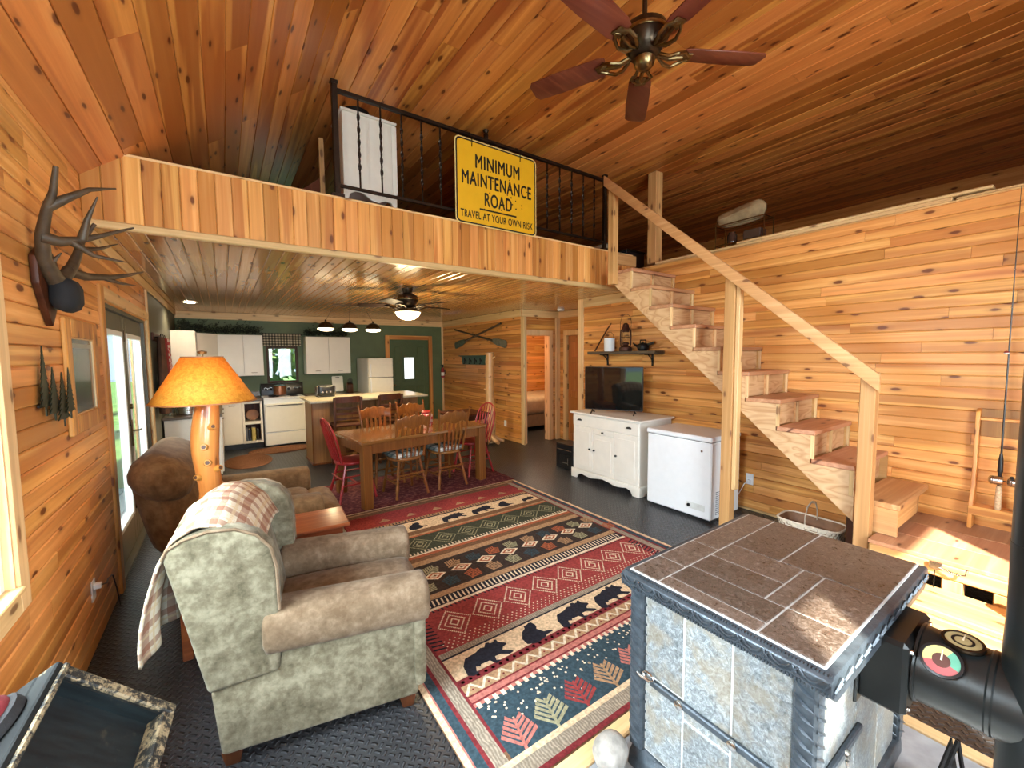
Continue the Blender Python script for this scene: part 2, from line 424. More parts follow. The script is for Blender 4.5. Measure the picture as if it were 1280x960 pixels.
for r in range(33):
    z = r * PB
    for a, b in cut(YN, 6.0, [(WIN[0] - .02, WIN[1] + .02, WIN[2], WIN[3]), (DOOR[0] - .02, DOOR[1] + .02, DOOR[2], DOOR[3])], z, z + PB):
        for u, v in (split(a, b, 1.2, 2.6) if b - a > 1.2 else [(a, b)]):
            lay(wall_left, 'plank', pm_y, None, (XL, u, z), (0, 1, 0), (0, 0, 1), v - u - .001)
wall_kitchen_left = struct('wall_kitchen_left', G().box(XL - .14, XL, 6.0, YB, 0, ZK), M['sage_wall'])
# right wall (planked) with its open ledge; the hall recess starts at y = 4.64
wall_right = struct('wall_right', G().box(XR + .015, XR + .12, YN, 4.64, 0, 2.77), M['lumber_y'])
for r in range(32):
    z = .02 + r * PB
    for u, v in split(YN, 4.64, 1.0, 2.6):
        lay(wall_right, 'plank', pm_y, None, (XR, v - .0015, z), (0, -1, 0), (0, 0, 1), v - u - .0015)
wall_hall_right = struct('wall_hall_right', G().box(XR + .015, XR + .12, 6.15, YB, 0, ZK), M['lumber_y'])
for r in range(29):
    z = r * PB
    for u, v in split(6.15, YB, .9, 2.2):
        lay(wall_hall_right, 'plank', pm_y, None, (XR, v - .0015, z), (0, -1, 0), (0, 0, 1), v - u - .0015)
# hall recess
HX = 5.40
pm_x = pm.copy(); pm_x.name = 'plank_x'; pm_x.materials.clear(); pm_x.materials.append(M['pine_x'])
wall_hall_back = wallbox('wall_hall_back', XR + .12, HX + .1, 6.165, 6.26, 0, ZK, [(4.60, 5.15, 0, 2.03)], 'x', M['lumber_x'])
for r in range(29):
    z = r * PB
    for a, b in cut(XR + .12, HX, [(4.60, 5.15, 0, 2.03)], z, z + PB):
        lay(wall_hall_back, 'plank', pm_x, None, (a, 6.15, z), (1, 0, 0), (0, 0, 1), b - a)
wall_hall_side = wallbox('wall_hall_side', HX + .015, HX + .1, 4.64, 6.15, 0, ZK, [(5.05, 5.92, 0, 2.03)], 'y', M['lumber_y'])
for r in range(29):
    z = r * PB
    for a, b in cut(4.64, 6.15, [(5.05, 5.92, 0, 2.03)], z, z + PB):
        lay(wall_hall_side, 'plank', pm_y, None, (HX, b, z), (0, -1, 0), (0, 0, 1), b - a)
wall_hall_near = struct('wall_hall_near', G().box(XR + .12, HX + .1, 4.52, 4.64, 0, ZK), M['pine_x'])
# back wall, painted green, window and door openings
KWIN = (.70, 1.26, 1.14, 1.87); KDOOR = (3.15, 4.11, 0, 2.04)
wall_back = wallbox('wall_back', XL - .14, XR + .12, YB, YB + .12, 0, ZK, [KWIN, KDOOR], 'x', M['green_wall'])
LW = (1.9, 2.9, 3.0, 3.7)
wall_loft_back = wallbox('wall_loft_back', XL - .14, XE, YB, YB + .12, ZK, 4.05, [LW], 'x', M['ceil_y'])
# gable wall behind the camera with its windows and one added sun opening
GA, GB, GC = (-.35, .65, .85, 2.05), (1.12, 2.47, .25, 2.72), (-.32, .0, 2.42, 3.0)
wall_near = wallbox('wall_near', XL - .14, XE, YN - .12, YN, 0, 4.05, [GA, GB, GC], 'x', M['pine_x'])
wall_far_right = struct('wall_far_right', G().box(XE, XE + .1, YN, YB, 0, 4.05), M['pine_y'])
# bedroom beyond the hall
wall_bedroom_back = struct('wall_bedroom_back', G().box(XR + .12, XE, 8.6, 8.7, 0, ZK), M['lumber_x'])
for r in range(29):
    for u, v in split(4.62, 7.4, .8, 1.9):
        lay(wall_bedroom_back, 'plank', pm_x, None, (u, 8.58, r * PB), (1, 0, 0), (0, 0, 1), v - u - .0015)
wall_bedroom_side = struct('wall_bedroom_side', G().box(7.4, 7.5, 6.26, 8.6, 0, ZK), M['pine_y'])
wall_bath_side = struct('wall_bath_side', G().box(6.9, 7.0, 4.52, 6.26, 0, ZK), M['pine_y'])

# cathedral ceiling: steep left slope, long flat part
sl = Vector((KX - XL, 0, ZC - 2.765)); SL = sl.length; sd = sl.normalized()
ceiling = struct('ceiling', G().prism([(XL - .14, 2.765 - .107 + .02), (KX, ZC + .02), (XE, ZC + .02), (XE, ZC + .1), (KX - .03, ZC + .1), (XL - .14, 2.765 + .0)], YN - .12, YB + .12, 'y'), M['ceil_y'])
CW = SL / 14
cm1 = plank_mesh('ceiling_plank', CW, .015, ch=.005); cm1.materials.append(M['ceil_y'])
for r in range(14):
    o = Vector((XL, 0, 2.765)) + sd * (CW * r)
    for u, v in split(YN, YB, 2.4, 4.2):
        lay(ceiling, 'plank', cm1, None, (o.x, u, o.z), (0, 1, 0), sd, v - u - .002)
cm2 = plank_mesh('ceiling_plank_flat', .14, .015, ch=.005); cm2.materials.append(M['ceil_y'])
for r in range(52):
    x = KX + .14 * r
    for u, v in split(YN, YB, 2.2, 4.4):
        lay(ceiling, 'plank', cm2, None, (x, u, ZC), (0, 1, 0), (1, 0, 0), v - u - .002)
# loft floor, with the varnished kitchen ceiling below and the planked beam in front
loft_floor = struct('floor_loft', G().box(XL - .0, XE, 3.65, YB, ZK + .018, ZL), M['lumber_y'])
attic_floor = struct('floor_attic', G().box(XR + .02, XE, YN, 3.65, 2.68, 2.772), M['lumber_y'])
ceiling_kitchen = struct('ceiling_kitchen', G().box(XL, HX + .1, 3.65, YB, ZK + .012, ZK + .018), M['lumber_y'])
km = plank_mesh('kitchen_ceiling_plank', .0925, .012, ch=.006); km.materials.append(M['kceil_y'])
for r in range(65):
    x = XL + .0925 * r
    if x + .0925 > HX + .1: break
    for u, v in split(3.66, YB, 2.4, 4.2):
        lay(ceiling_kitchen, 'plank', km, None, (x, u, ZK), (0, 1, 0), (1, 0, 0), v - u - .002)
trim_1 = struct('trim_1', G().box(XL, XR, 3.635, 3.655, 2.47, 2.925), M['lumber_x'])     # loft beam
bmz = plank_mesh('beam_board', .0965, .015, ch=.005); bmz.materials.append(M['pine_z'])
for r in range(54):
    x = XL + .0965 * r
    if x + .0965 > XR: break
    lay(trim_1, 'board', bmz, None, (x + .0965, 3.62, 2.51), (0, 0, 1), (-1, 0, 0), .42)
obj('bottom_trim', G().box(XL, XR, 3.606, 3.66, 2.462, 2.512, .008), M['pale_x'], trim_1)
obj('top_cap', G().box(XL, 4.46, 3.615, 3.70, 2.928, 2.945, .004), M['pale_x'], trim_1)
# ledge cap boards on top of the right wall
trim_2 = struct('trim_2', G().box(XR - .006, XR + .13, .72, 2.05, 2.772, 2.80, .006), M['pale_y'])
obj('ledge_board', G().box(XR - .012, XR + .12, 2.05, 2.62, 2.772, 2.795, .005), M['pale_y'], trim_2)
obj('ledge_board', G().box(XR - .004, XR + .12, YN, .70, 2.772, 2.785, .005), M['pale_y'], trim_2)
obj('ledge_board', G().box(XR - .01, XR + .10, .52, 2.3, 2.80, 2.822, .006), M['pale_y'], trim_2)
obj('ledge_board', G().box(XR - .008, XR + .12, 2.62, 3.3, 2.772, 2.80, .006), M['pale_y'], trim_2)
# crown boards round the kitchen ceiling
trim_3 = struct('trim_3', G().box(XL, XR, YB - .025, YB - .001, 2.36, ZK - .001, .006), M['pale_x'])
obj('crown_board', G().box(XR - .022, XR - .001, 6.15, YB - .025, 2.36, ZK - .001, .006), M['pale_y'], trim_3)
obj('crown_board', G().box(XR, HX, 6.126, 6.149, 2.36, ZK - .001, .006), M['pale_x'], trim_3)
obj('crown_board', G().box(HX - .022, HX - .001, 4.64, 6.126, 2.36, ZK - .001, .006), M['pale_y'], trim_3)
obj('crown_board', G().box(XL + .001, XL + .022, 3.66, YB - .025, 2.40, ZK - .001, .006), M['pale_y'], trim_3)
obj('crown_board', G().box(XR - .022, XR - .001, 3.66, 4.55, 2.36, ZK - .001, .006), M['pale_y'], trim_3)
# corner posts of the hall and the kitchen corner strip
trim_4 = struct('trim_4', G().box(XR - .02, XR + .03, 6.05, 6.152, 0, 2.36, .006), M['pale_z'])
trim_5 = struct('trim_5', G().box(XR - .02, XR + .125, 4.55, 4.66, 0, ZK, .006), M['pale_z'])
trim_6 = struct('trim_6', G().box(5.30, HX - .001, 6.10, 6.148, 0, ZK - .13, .006), M['pale_z'])
trim_7 = struct('trim_7', G().box(XR - .045, XR - .001, YB - .022, YB - .001, 0, 2.36, .005), M['pale_z'])
trim_8 = struct('trim_8', G().box(XL, XL + .02, 5.985, 6.045, 2.10, 2.40, .004), M['pale_z'])
baseboard_right = struct('baseboard_right', G().box(XR - .012, XR - .001, 1.0, 4.55, .0, .02, .002), M['pale_y'])

# ------------------------------------------------------------------ windows and doors
def window_unit(name, axis, plane, a0, a1, z0, z1, inward, trimmat, tw=.09, frame=.045, mullion=None, sill=True, fmat='outside_white'):
    """frame + pane in the opening and casing boards on the room side; inward = +1/-1 along the plane's normal"""
    def B(u0, u1, d0, d1, q0, q1, b=.004):
        g = G()
        d0, d1 = plane + d0 * inward, plane + d1 * inward
        return g.box(d0, d1, u0, u1, q0, q1, b) if axis == 'y' else g.box(u0, u1, d0, d1, q0, q1, b)
    g = G()
    for s in (B(a0, a0 + frame, -.10, -.02, z0, z1), B(a1 - frame, a1, -.10, -.02, z0, z1), B(a0 + frame, a1 - frame, -.10, -.02, z0, z0 + frame), B(a0 + frame, a1 - frame, -.10, -.02, z1 - frame, z1)):
        g.add(s.v, s.f)
    if mullion == 'h':
        zm = (z0 + z1) / 2; s = B(a0 + frame, a1 - frame, -.09, -.03, zm - .02, zm + .02); g.add(s.v, s.f)
    if mullion == 'v':
        um = (a0 + a1) / 2; s = B(um - .025, um + .025, -.09, -.03, z0 + frame, z1 - frame); g.add(s.v, s.f)
    w = struct(name, g, M[fmat])
    obj('pane', B(a0 + frame, a1 - frame, -.062, -.056, z0 + frame, z1 - frame, 0), M['glass'], w)
    ax = 'y' if axis == 'y' else 'x'
    if trimmat:
        obj('casing', B(a0 - tw, a0, -.012, .016, z0 - (tw if sill else 0), z1 + tw), M[trimmat + '_z'], w)
        obj('casing', B(a1, a1 + tw, -.012, .016, z0 - (tw if sill else 0), z1 + tw), M[trimmat + '_z'], w)
        obj('casing', B(a0, a1, -.012, .016, z1, z1 + tw), M[trimmat + '_' + ax], w)
        obj('casing', B(a0, a1, -.012, .016, z0 - tw, z0), M[trimmat + '_' + ax], w)
        obj('jamb', B(a0 - .003, a0 + .012, -.03, .006, z0, z1, 0), M[trimmat + '_z'], w); obj('jamb', B(a1 - .012, a1 + .003, -.03, .006, z0, z1, 0), M[trimmat + '_z'], w)
        obj('sill', B(a0, a1, -.10, .03, z0 - .005, z0 + .015), M[trimmat + '_' + ax], w)
    return w
window_unit('window_1', 'y', XL, WIN[0], WIN[1], WIN[2], WIN[3], 1, 'pale', mullion='v')
window_unit('window_2', 'x', YB, KWIN[0], KWIN[1], KWIN[2], KWIN[3], -1, None, mullion=None, fmat='dark_wood')
window_unit('window_3', 'x', YN, GA[0], GA[1], GA[2], GA[3], 1, 'pale', mullion='h')
window_unit('window_4', 'x', YN, GB[0], GB[1], GB[2], GB[3], 1, 'pale', mullion=None)
window_unit('added_sun_window', 'x', YN, GC[0], GC[1], GC[2], GC[3], 1, None, frame=.02)  # small high opening added to land a sun patch on the stove top
window_unit('window_6', 'x', YB, LW[0], LW[1], LW[2], LW[3], -1, 'pale')

# french doors in the left wall
d1 = struct('door_1', G().box(XL - .12, XL - .015, DOOR[0], DOOR[0] + .035, 0, DOOR[3]).box(XL - .12, XL - .015, DOOR[1] - .035, DOOR[1], 0, DOOR[3]).box(XL - .12, XL - .015, DOOR[0], DOOR[1], DOOR[3] - .035, DOOR[3]).box(XL - .14, XL + .0, DOOR[0], DOOR[1], 0, .025), M['olive_paint'])
for y0, y1 in ((4.01, 4.955), (4.965, 5.91)):
    g = G(); x0, x1 = XL - .085, XL - .04; s = .105
    g.box(x0, x1, y0, y0 + s, .03, 2.02, .004).box(x0, x1, y1 - s, y1, .03, 2.02, .004).box(x0, x1, y0 + s, y1 - s, .03, .30, .004).box(x0, x1, y0 + s, y1 - s, 1.86, 2.02, .004)
    leaf = obj('door_leaf', g, M['olive_paint'], d1)
    g = G(); a, b = y0 + s, y1 - s
    g.box(x0 - .004, x1 + .006, a - .02, a + .022, .28, 1.88, .005).box(x0 - .004, x1 + .006, b - .022, b + .02, .28, 1.88, .005).box(x0 - .004, x1 + .006, a, b, .28, .322, .005).box(x0 - .004, x1 + .006, a, b, 1.838, 1.88, .005)
    obj('glass_stop', g, M['outside_white'], leaf)
    obj('pane', G().box(XL - .066, XL - .060, a + .01, b - .01, .31, 1.85), M['glass'], leaf)
obj('door_handle', G().box(XL - .04, XL - .030, 5.00, 5.035, .86, 1.10, .004).tube([(XL - .035, 5.017, 1.0), (XL + .012, 5.017, 1.0), (XL + .014, 5.10, 1.0)], .008, 8), M['brass'], d1)
obj('door_lock', G().tube([(XL - .04, 5.017, 1.22), (XL - .02, 5.017, 1.22)], .024, 14), M['brass'], d1)
for z in (.3, 1.05, 1.8): obj('hinge', G().box(XL - .042, XL - .032, 4.95, 4.972, z, z + .10, .003), M['bronze'], d1)
obj('casing', G().box(XL - .012, XL + .018, 3.87, 3.965, 0, 2.155, .006), M['pine_z'], d1)
obj('casing', G().box(XL - .012, XL + .018, 5.955, 6.05, 0, 2.155, .006), M['pale_z'], d1)
obj('casing', G().box(XL - .012, XL + .016, 3.965, 5.955, 2.065, 2.155, .006), M['pale_y'], d1)

# green back door
d2 = struct('door_2', G().box(3.152, 4.108, YB + .02, YB + .065, .012, 2.039, .003), M['green_door'])
for x0, x1, z0, z1 in ((3.27, 3.43, .15, .95), (3.83, 3.99, .15, .95), (3.27, 3.43, 1.05, 1.88), (3.83, 3.99, 1.05, 1.88), (3.50, 3.76, .15, .95)):
    obj('door_panel', G().box(x0, x1, YB + .008, YB + .03, z0, z1, .012), M['green_door'], d2)
obj('pane', G().box(3.50, 3.735, YB + .012, YB + .02, 1.12, 1.62), hsv_emit('daylit frosted glass', (.86, .95, 1.0), 1.3), d2)
obj('pane_frame', G().box(3.475, 3.50, YB + .004, YB + .03, 1.095, 1.645, .005).box(3.735, 3.76, YB + .004, YB + .03, 1.095, 1.645, .005).box(3.5, 3.735, YB + .004, YB + .03, 1.62, 1.645, .005).box(3.5, 3.735, YB + .004, YB + .03, 1.095, 1.12, .005), M['green_door'], d2)
obj('door_knob', G().ball((3.25, YB - .03, .98), .03).tube([(3.25, YB + .02, .98), (3.25, YB - .02, .98)], .012, 8), M['brass'], d2)
for a in ((3.055, 3.15, 0, 2.135), (4.11, 4.205, 0, 2.135)): obj('casing', G().box(a[0], a[1], YB - .018, YB + .01, a[2], a[3], .006), M['pine_z'], d2)
obj('casing', G().box(3.15, 4.11, YB - .018, YB + .01, 2.04, 2.135, .006), M['pine_x'], d2)
obj('threshold', G().box(3.15, 4.11, YB - .01, YB + .1, 0, .014), M['steel'], d2)
# bedroom doorway casing (hall back) and the bathroom door standing open in the side of the hall
d3 = struct('door_3', G().box(4.51, 4.608, 6.126, 6.275, 0, 2.022, .005).box(5.142, 5.24, 6.126, 6.275, 0, 2.022, .005).box(4.51, 5.24, 6.126, 6.275, 2.022, 2.12, .005), M['pale_z'])
d4 = struct('door_4', G().box(HX - .018, HX + .11, 4.96, 5.058, 0, 2.022, .005).box(HX - .018, HX + .11, 5.912, 6.0, 0, 2.022, .005).box(HX - .018, HX + .11, 4.96, 6.0, 2.022, 2.12, .005), M['pale_z'])
lf = obj('door_leaf', G().box(HX + .03, HX + .07, 5.062, 5.908, .012, 2.018, .004), M['door_pine'], d4)
for y0, y1 in ((5.14, 5.44), (5.53, 5.83)):
    for z0, z1 in ((.15, .85), (.97, 1.5), (1.6, 1.9)): obj('door_panel', G().box(HX + .018, HX + .035, y0, y1, z0, z1, .012), M['door_pine'], lf)
for z in (.25, 1.0, 1.75): obj('hinge', G().box(HX + .015, HX + .035, 5.895, 5.925, z, z + .1, .003), M['brass'], d4)
obj('door_knob', G().ball((HX - .02, 5.13, .98), .028).tube([(HX + .03, 5.13, .98), (HX - .02, 5.13, .98)], .011, 8), M['brass'], d4)

# ------------------------------------------------------------------ outside
t = NT('meadow grass'); n = t.noise(t.pos(), 2.0, 4)
M['grass'] = t.out(t.ramp(n, [(.3, (.05, .13, .03)), (.7, (.14, .26, .06))]), .8)
ground = struct('ground', G().box(-40, 40, -40, 50, -.5, -.4), M['grass'])
deck = thing('porch_deck', 'grey weathered porch deck outside the french doors', 'deck', (0, 0, 0))
bmd = plank_mesh('deck_board', .14, .03, ch=.004); bmd.materials.append(plain('weathered deck', (.40, .43, .45), .7, var=.2, scale=6))
for r in range(16):
    lay(deck, 'deck_board', bmd, None, (XL - .16 - .142 * (r + 1), 2.8, -.03), (0, 1, 0), (1, 0, 0), 4.4).matrix_world
for b in [o for o in deck.children]: b.matrix_world = Matrix(((0, 0, 1, b.matrix_world[0][3]), (4.4, 0, 0, 2.8), (0, -1, 0, -.02), (0, 0, 0, 1)))
for k, y in enumerate((2.9, 4.3, 5.7, 7.1)):
    obj('post', G().box(-2.98, -2.90, y - .04, y + .04, -.05, 1.0, .006), M['outside_white'], deck)
obj('rail', G().box(-3.0, -2.88, 2.86, 7.16, .94, .99, .006).box(-2.96, -2.92, 2.9, 7.1, .12, .17, .004), M['outside_white'], deck)
g = G()
for k in range(34):
    y = 2.98 + k * .122; g.box(-2.955, -2.925, y, y + .03, .16, .95)
obj('balusters', g, M['outside_white'], deck, kind='stuff')
M['bark'] = plain('bark', (.10, .075, .05), .9, var=.4, scale=8, bump=.5)
t = NT('leaves'); n = t.noise(t.coord(), 5, 5); M['leaf'] = t.out(t.ramp(n, [(.3, (.03, .09, .02)), (.7, (.16, .30, .07))]), .7)
def tree_root(x, y, h, label, seed):
    rr = random.Random(seed); tr = thing('tree', label, 'tree', (x, y, -.4))
    obj('trunk', G().tube([(0, 0, 0), (.05, .03, h * .4), (0, .08, h * .8)], [.16, .12, .05], 9), M['bark'], tr)
    g = G()
    for k in range(700):
        a = rr.uniform(0, 2 * PI); q = rr.uniform(.04, 1.0); zz = h * q; rad = h * .26 * math.sin(PI * (q * .72 + .22)) * math.sqrt(rr.random())
        c = Vector((rad * math.cos(a), rad * math.sin(a), zz)); s_ = rr.uniform(.18, .42)
        d1_, d2_ = Vector((rr.gauss(0, 1), rr.gauss(0, 1), rr.gauss(0, 1))).normalized() * s_, Vector((rr.gauss(0, 1), rr.gauss(0, 1), rr.gauss(0, 1))).normalized() * s_ * .6
        g.add([c - d1_, c - d2_, c + d1_, c + d2_], [(0, 1, 2, 3)])
    obj('foliage', g, M['leaf'], tr, kind='stuff', smooth=0)
for k, (x, y, h, lb) in enumerate(((-.4, 13.2, 4.6, 'green tree seen at the left of the kitchen window'), (1.3, 16.5, 6, 'green tree in the middle of the kitchen window view'), (3.3, 13.4, 4.6, 'green tree seen at the right of the kitchen window'), (-7.5, 3.0, 7, 'tree beyond the porch rail near the left window'), (-8.5, 8.6, 8, 'tall tree beyond the far end of the porch'), (-10.5, 13.5, 9, 'far tree past the french doors'), (-8.2, -4.0, 6, 'low tree outside the left window'))):
    tree_root(x, y, h, lb, k)
porch = thing('porch_roof', 'unseen white porch roof added to keep the sun out of the left wall openings', 'roof', (0, 0, 0))  # unseen roof, added so that no sun enters from the left
obj('roof_panel', G().box(-4.2, XL - .15, -1.6, 9.6, 2.62, 2.72), M['outside_white'], porch)
for y in (-1.4, 2.9, 7.1): obj('post', G().box(-3.98, -3.88, y - .05, y + .05, -.4, 2.62, .006), M['outside_white'], porch)
# ------------------------------------------------------------------ rugs
def rugmat(name, col, var=.25, sc=60.0, knit=False):
    t = NT(name); p = t.pos(); n = t.noise(p, sc, 3); m = t.noise(p, 6, 2)
    lo = tuple(c * (1 - var) for c in col); hi = tuple(min(1, c * (1 + var)) for c in col)
    c = t.ramp(n, [(.35, lo), (.65, hi)])
    if knit:
        wv = t.new('ShaderNodeTexWave'); wv.inputs['Scale'].default_value = 22; wv.inputs['Distortion'].default_value = 6; wv.inputs['Detail'].default_value = 2
        t.link(p, wv.inputs['Vector']); c = t.mix(t.math('MULTIPLY', wv.outputs[1], .7), c, tuple(x * .42 for x in col))
    t.bump(n, .35, .004)
    return t.out(c, .92, 0, .12)
RC = dict(navy=(.035, .060, .075), red=(.27, .045, .042), cream=(.62, .46, .29), knit=(.34, .28, .21), maroon=(.17, .025, .028), green=(.045, .050, .032),
          dark=(.040, .028, .024), tan=(.36, .22, .12), pink=(.42, .15, .12), rust=(.34, .10, .045), black=(.018, .018, .026), pale=(.66, .55, .40), brown=(.16, .085, .045), sage=(.30, .28, .17))
RM = {k: rugmat('rug ' + k, v, knit=(k == 'knit')) for k, v in RC.items()}
RX0, RX1, RY0, RY1, RZ = .715, 3.075, 1.18, 4.42, .012
order = list(RM)
rug = obj('area_rug', G().box(RX0, RX1, RY0, RY1, .0005, RZ, .005), RM['brown'])
tag(rug, 'large lodge area rug with bands of bears, leaves and diamonds on the dark floor', 'rug')
class Print:
    """flat woven print: thin coloured pieces lying in the face of the rug, one mesh per colour"""
    def __init__(s, single=False): s.g = {}; s.n = 0; s.single = single
    def poly(s, col, pts, dz=0.0):
        if dz == 0: dz = .0008
        g = s.g.setdefault((col, round(dz, 5)), G()); z = RZ + .0004 + dz
        g.add([(x, y, z) for x, y in pts], [tuple(range(len(pts)))])
    def rect(s, col, x0, x1, y0, y1, dz=0.0):
        if s.single: s.n += 1; s.g[(col, s.n)] = G().add([(x, y, RZ + .0004 + dz) for x, y in ((x0, y0), (x1, y0), (x1, y1), (x0, y1))], [(0, 1, 2, 3)])
        else: s.poly(col, [(x0, y0), (x1, y0), (x1, y1), (x0, y1)], dz)
    def dot(s, col, x, y, r, dz=.0008): s.poly(col, [(x + r * math.cos(k * PI / 3), y + r * math.sin(k * PI / 3)) for k in range(6)], dz)
    def line(s, col, p, q, w, dz=.0008):
        d = (Vector(q) - Vector(p)).normalized(); n = Vector((-d.y, d.x)) * w / 2; p, q = Vector(p), Vector(q)
        s.poly(col, [p - n, q - n, q + n, p + n], dz)
bands = Print(True); pat = Print()
IX0, IX1 = RX0 + .175, RX1 - .175
# borders: outermost first
for col, a, b in (('cream', .0, .028), ('pink', .028, .036), ('navy', .036, .078), ('maroon', .078, .098), ('knit', .098, .158), ('maroon', .158, .175)):
    for x0, x1, y0, y1 in ((RX0 + a, RX0 + b, RY0 + a, RY1 - a), (RX1 - b, RX1 - a, RY0 + a, RY1 - a)): bands.rect(col, x0 + .002, x1 + .002 if b < .17 else x1, y0 + .004, y1 - .004)
for col, a, b in (('maroon', .004, .03), ('knit', .03, .092), ('cream', .092, .12)): bands.rect(col, RX0 + a, RX1 - a, RY0 + a, RY0 + b, .0004)
for col, a, b in (('cream', .004, .02), ('brown', .02, .06), ('tan', .06, .085)): bands.rect(col, RX0 + a, RX1 - a, RY1 - b, RY1 - a, .0004)
B = [('navy', 1.30, 1.60), ('pink', 1.60, 1.622), ('maroon', 1.622, 1.632), ('pink', 1.632, 1.665), ('maroon', 1.665, 1.675), ('tan', 1.675, 1.745), ('maroon', 1.745, 1.79), ('cream', 1.79, 1.955), ('black', 1.955, 1.968), ('knit', 1.968, 2.01),
     ('red', 2.01, 2.40), ('pale', 2.40, 2.425), ('black', 2.425, 2.515), ('tan', 2.515, 2.575), ('dark', 2.575, 2.99), ('tan', 2.99, 3.06), ('brown', 3.06, 3.12), ('rust', 3.12, 3.16), ('pale', 3.16, 3.18),
     ('green', 3.18, 3.51), ('rust', 3.51, 3.535), ('tan', 3.535, 3.56), ('brown', 3.56, 3.64), ('cream', 3.64, 3.86), ('black', 3.86, 3.885), ('tan', 3.885, 3.94), ('red', 3.94, 4.26), ('brown', 4.26, 4.335)]
for c, a, b in B: bands.rect(c, IX0, IX1, a, b)
rp = random.Random(4)
x = IX0 + .012
while x < IX1 - .02:                       # rows of teeth and dots
    pat.rect('pale', x, x + .022, 1.585, 1.618); pat.dot('pale', x + .012, 1.767, .0095); pat.dot('pale', x + .012, 1.767, .0095)
    x += .045
x = IX0 + .01
while x < IX1 - .02:
    pat.poly('pale', [(x, 2.435), (x + .012, 2.435), (x + .02, 2.505), (x + .008, 2.505)]); pat.poly('black', [(x, 2.375), (x + .012, 2.375), (x + .004, 2.40), (x - .006, 2.40)])
    pat.rect('pale', x, x + .014, 3.185, 3.215); pat.rect('black', x, x + .012, 3.895, 3.93); x += .032
x = IX0
while x < IX1 - .09:                       # zigzag
    for p, q in (((x, 1.68), (x + .045, 1.738)), ((x + .045, 1.738), (x + .09, 1.68))): pat.line('pale', p, q, .013)
    pat.dot('maroon', x + .045, 1.70, .006); x += .09
def diamonds(y0, y1, col, n, jit=0):
    w = (IX1 - IX0 - .1) / n; ym = (y0 + y1) / 2
    for k in range(n):
        cx = IX0 + .09 + w * (k + .5)
        for s, st in ((1.0, 13), (.62, 9), (.28, 5)):
            hx, hy = w * .46 * s, (y1 - y0) * .40 * s
            for a, b in (((-hx, 0), (0, hy)), ((0, hy), (hx, 0)), ((hx, 0), (0, -hy)), ((0, -hy), (-hx, 0))):
                for i in range(st):
                    u = i / st; pat.dot(col, cx + a[0] + (b[0] - a[0]) * u, ym + a[1] + (b[1] - a[1]) * u, .0058)
diamonds(2.06, 2.38, 'pale', 8); diamonds(3.20, 3.50, 'sage', 8)
for k in range(58):                        # scattered stitches below the diamonds
    for j in range(4):
        pat.dot('pale', IX0 + .06 + k * .034 + .017 * (j % 2), 2.025 + j * .022, .0055)
for k in range(150):
    pat.dot('pale', rp.uniform(IX0 + .03, IX1 - .03), 1.575 - abs(rp.gauss(0, .07)), .0065)
for k in range(9):                         # stripe fans at both ends of the red band
    for s, xx in ((1, IX0), (-1, IX1)):
        pat.poly('black', [(xx, 2.05 + k * .034), (xx + s * .07, 2.035 + k * .034), (xx + s * .07, 2.045 + k * .034), (xx, 2.066 + k * .034)])
w = (IX1 - IX0) / 9                        # lozenges of the leaf band
for k in range(9):
    cx = IX0 + w * (k + .5)
    for s, c in ((1.0, 'pale'), (.72, 'rust'), (.45, 'pale'), (.2, 'brown')):
        pat.poly(c, [(cx - w * .42 * s, 2.79), (cx, 2.79 + .062 * s), (cx + w * .42 * s, 2.79), (cx, 2.79 - .062 * s)], .0008 + (1 - s) * .0006)
for y in range(6):
    for s in range(7): pat.poly('tan', [(IX0 + .3 + s * .28, 4.02), (IX0 + .42 + s * .28, 4.02), (IX0 + .36 + s * .28, 4.10)]) if y == 0 else None
for (c, dz), g in bands.g.items(): obj('woven_band', g, RM[c], rug, smooth=0)
for (c, dz), g in pat.g.items(): obj('woven_pattern', g, RM[c], rug, smooth=0, kind='stuff')
bear = [(0, .02), (.012, .10), (.05, .155), (.13, .165), (.175, .185), (.20, .175), (.225, .205), (.245, .20), (.25, .185), (.275, .185), (.285, .20), (.30, .195), (.30, .165), (.335, .13), (.335, .115), (.30, .105), (.285, .085), (.33, .045), (.335, .03), (.30, .025), (.255, .06), (.215, .062), (.205, .03), (.235, .012), (.19, .005), (.17, .05), (.11, .055), (.10, .04), (.075, .055), (.06, .02), (.075, .004), (.03, -.005)]
sit = [(0, .03), (.0, .09), (.04, .15), (.075, .17), (.085, .20), (.105, .195), (.13, .205), (.15, .20), (.16, .165), (.155, .14), (.14, .12), (.165, .07), (.22, .05), (.22, .035), (.16, .03), (.14, .015), (.06, .0)]
def motif(name, poly, ox, oy, s, m, flip=False, sy=1.0):
    g = G(); pts = [((-1 if flip else 1) * a * s + ox, b * s * sy + oy, RZ + .0012) for a, b in poly]
    g.add(pts, [tuple(range(len(pts))) if not flip else tuple(range(len(pts)))[::-1]])
    bm = bmesh.new(); me = bpy.data.meshes.new(name); me.from_pydata(g.v, [], g.f); bm.from_mesh(me)
    bmesh.ops.triangulate(bm, faces=bm.faces)
    for f in bm.faces:
        if f.normal.z < 0: f.normal_flip()
    bm.to_mesh(me); bm.free()
    return obj(name, me, m, rug)
for k, xx in enumerate((.955, 1.345, 1.61, 1.94, 2.27, 2.53)): motif('bear_motif', bear if k not in (1, 4) else sit, xx, 1.775, .88, RM['black'], sy=.95)
for k, xx in enumerate((1.02, 1.38, 1.72, 2.06, 2.40, 2.70)): motif('bear_motif', bear if k % 3 != 1 else sit, xx, 3.655, .80 if k < 5 else .55, RM['black'])
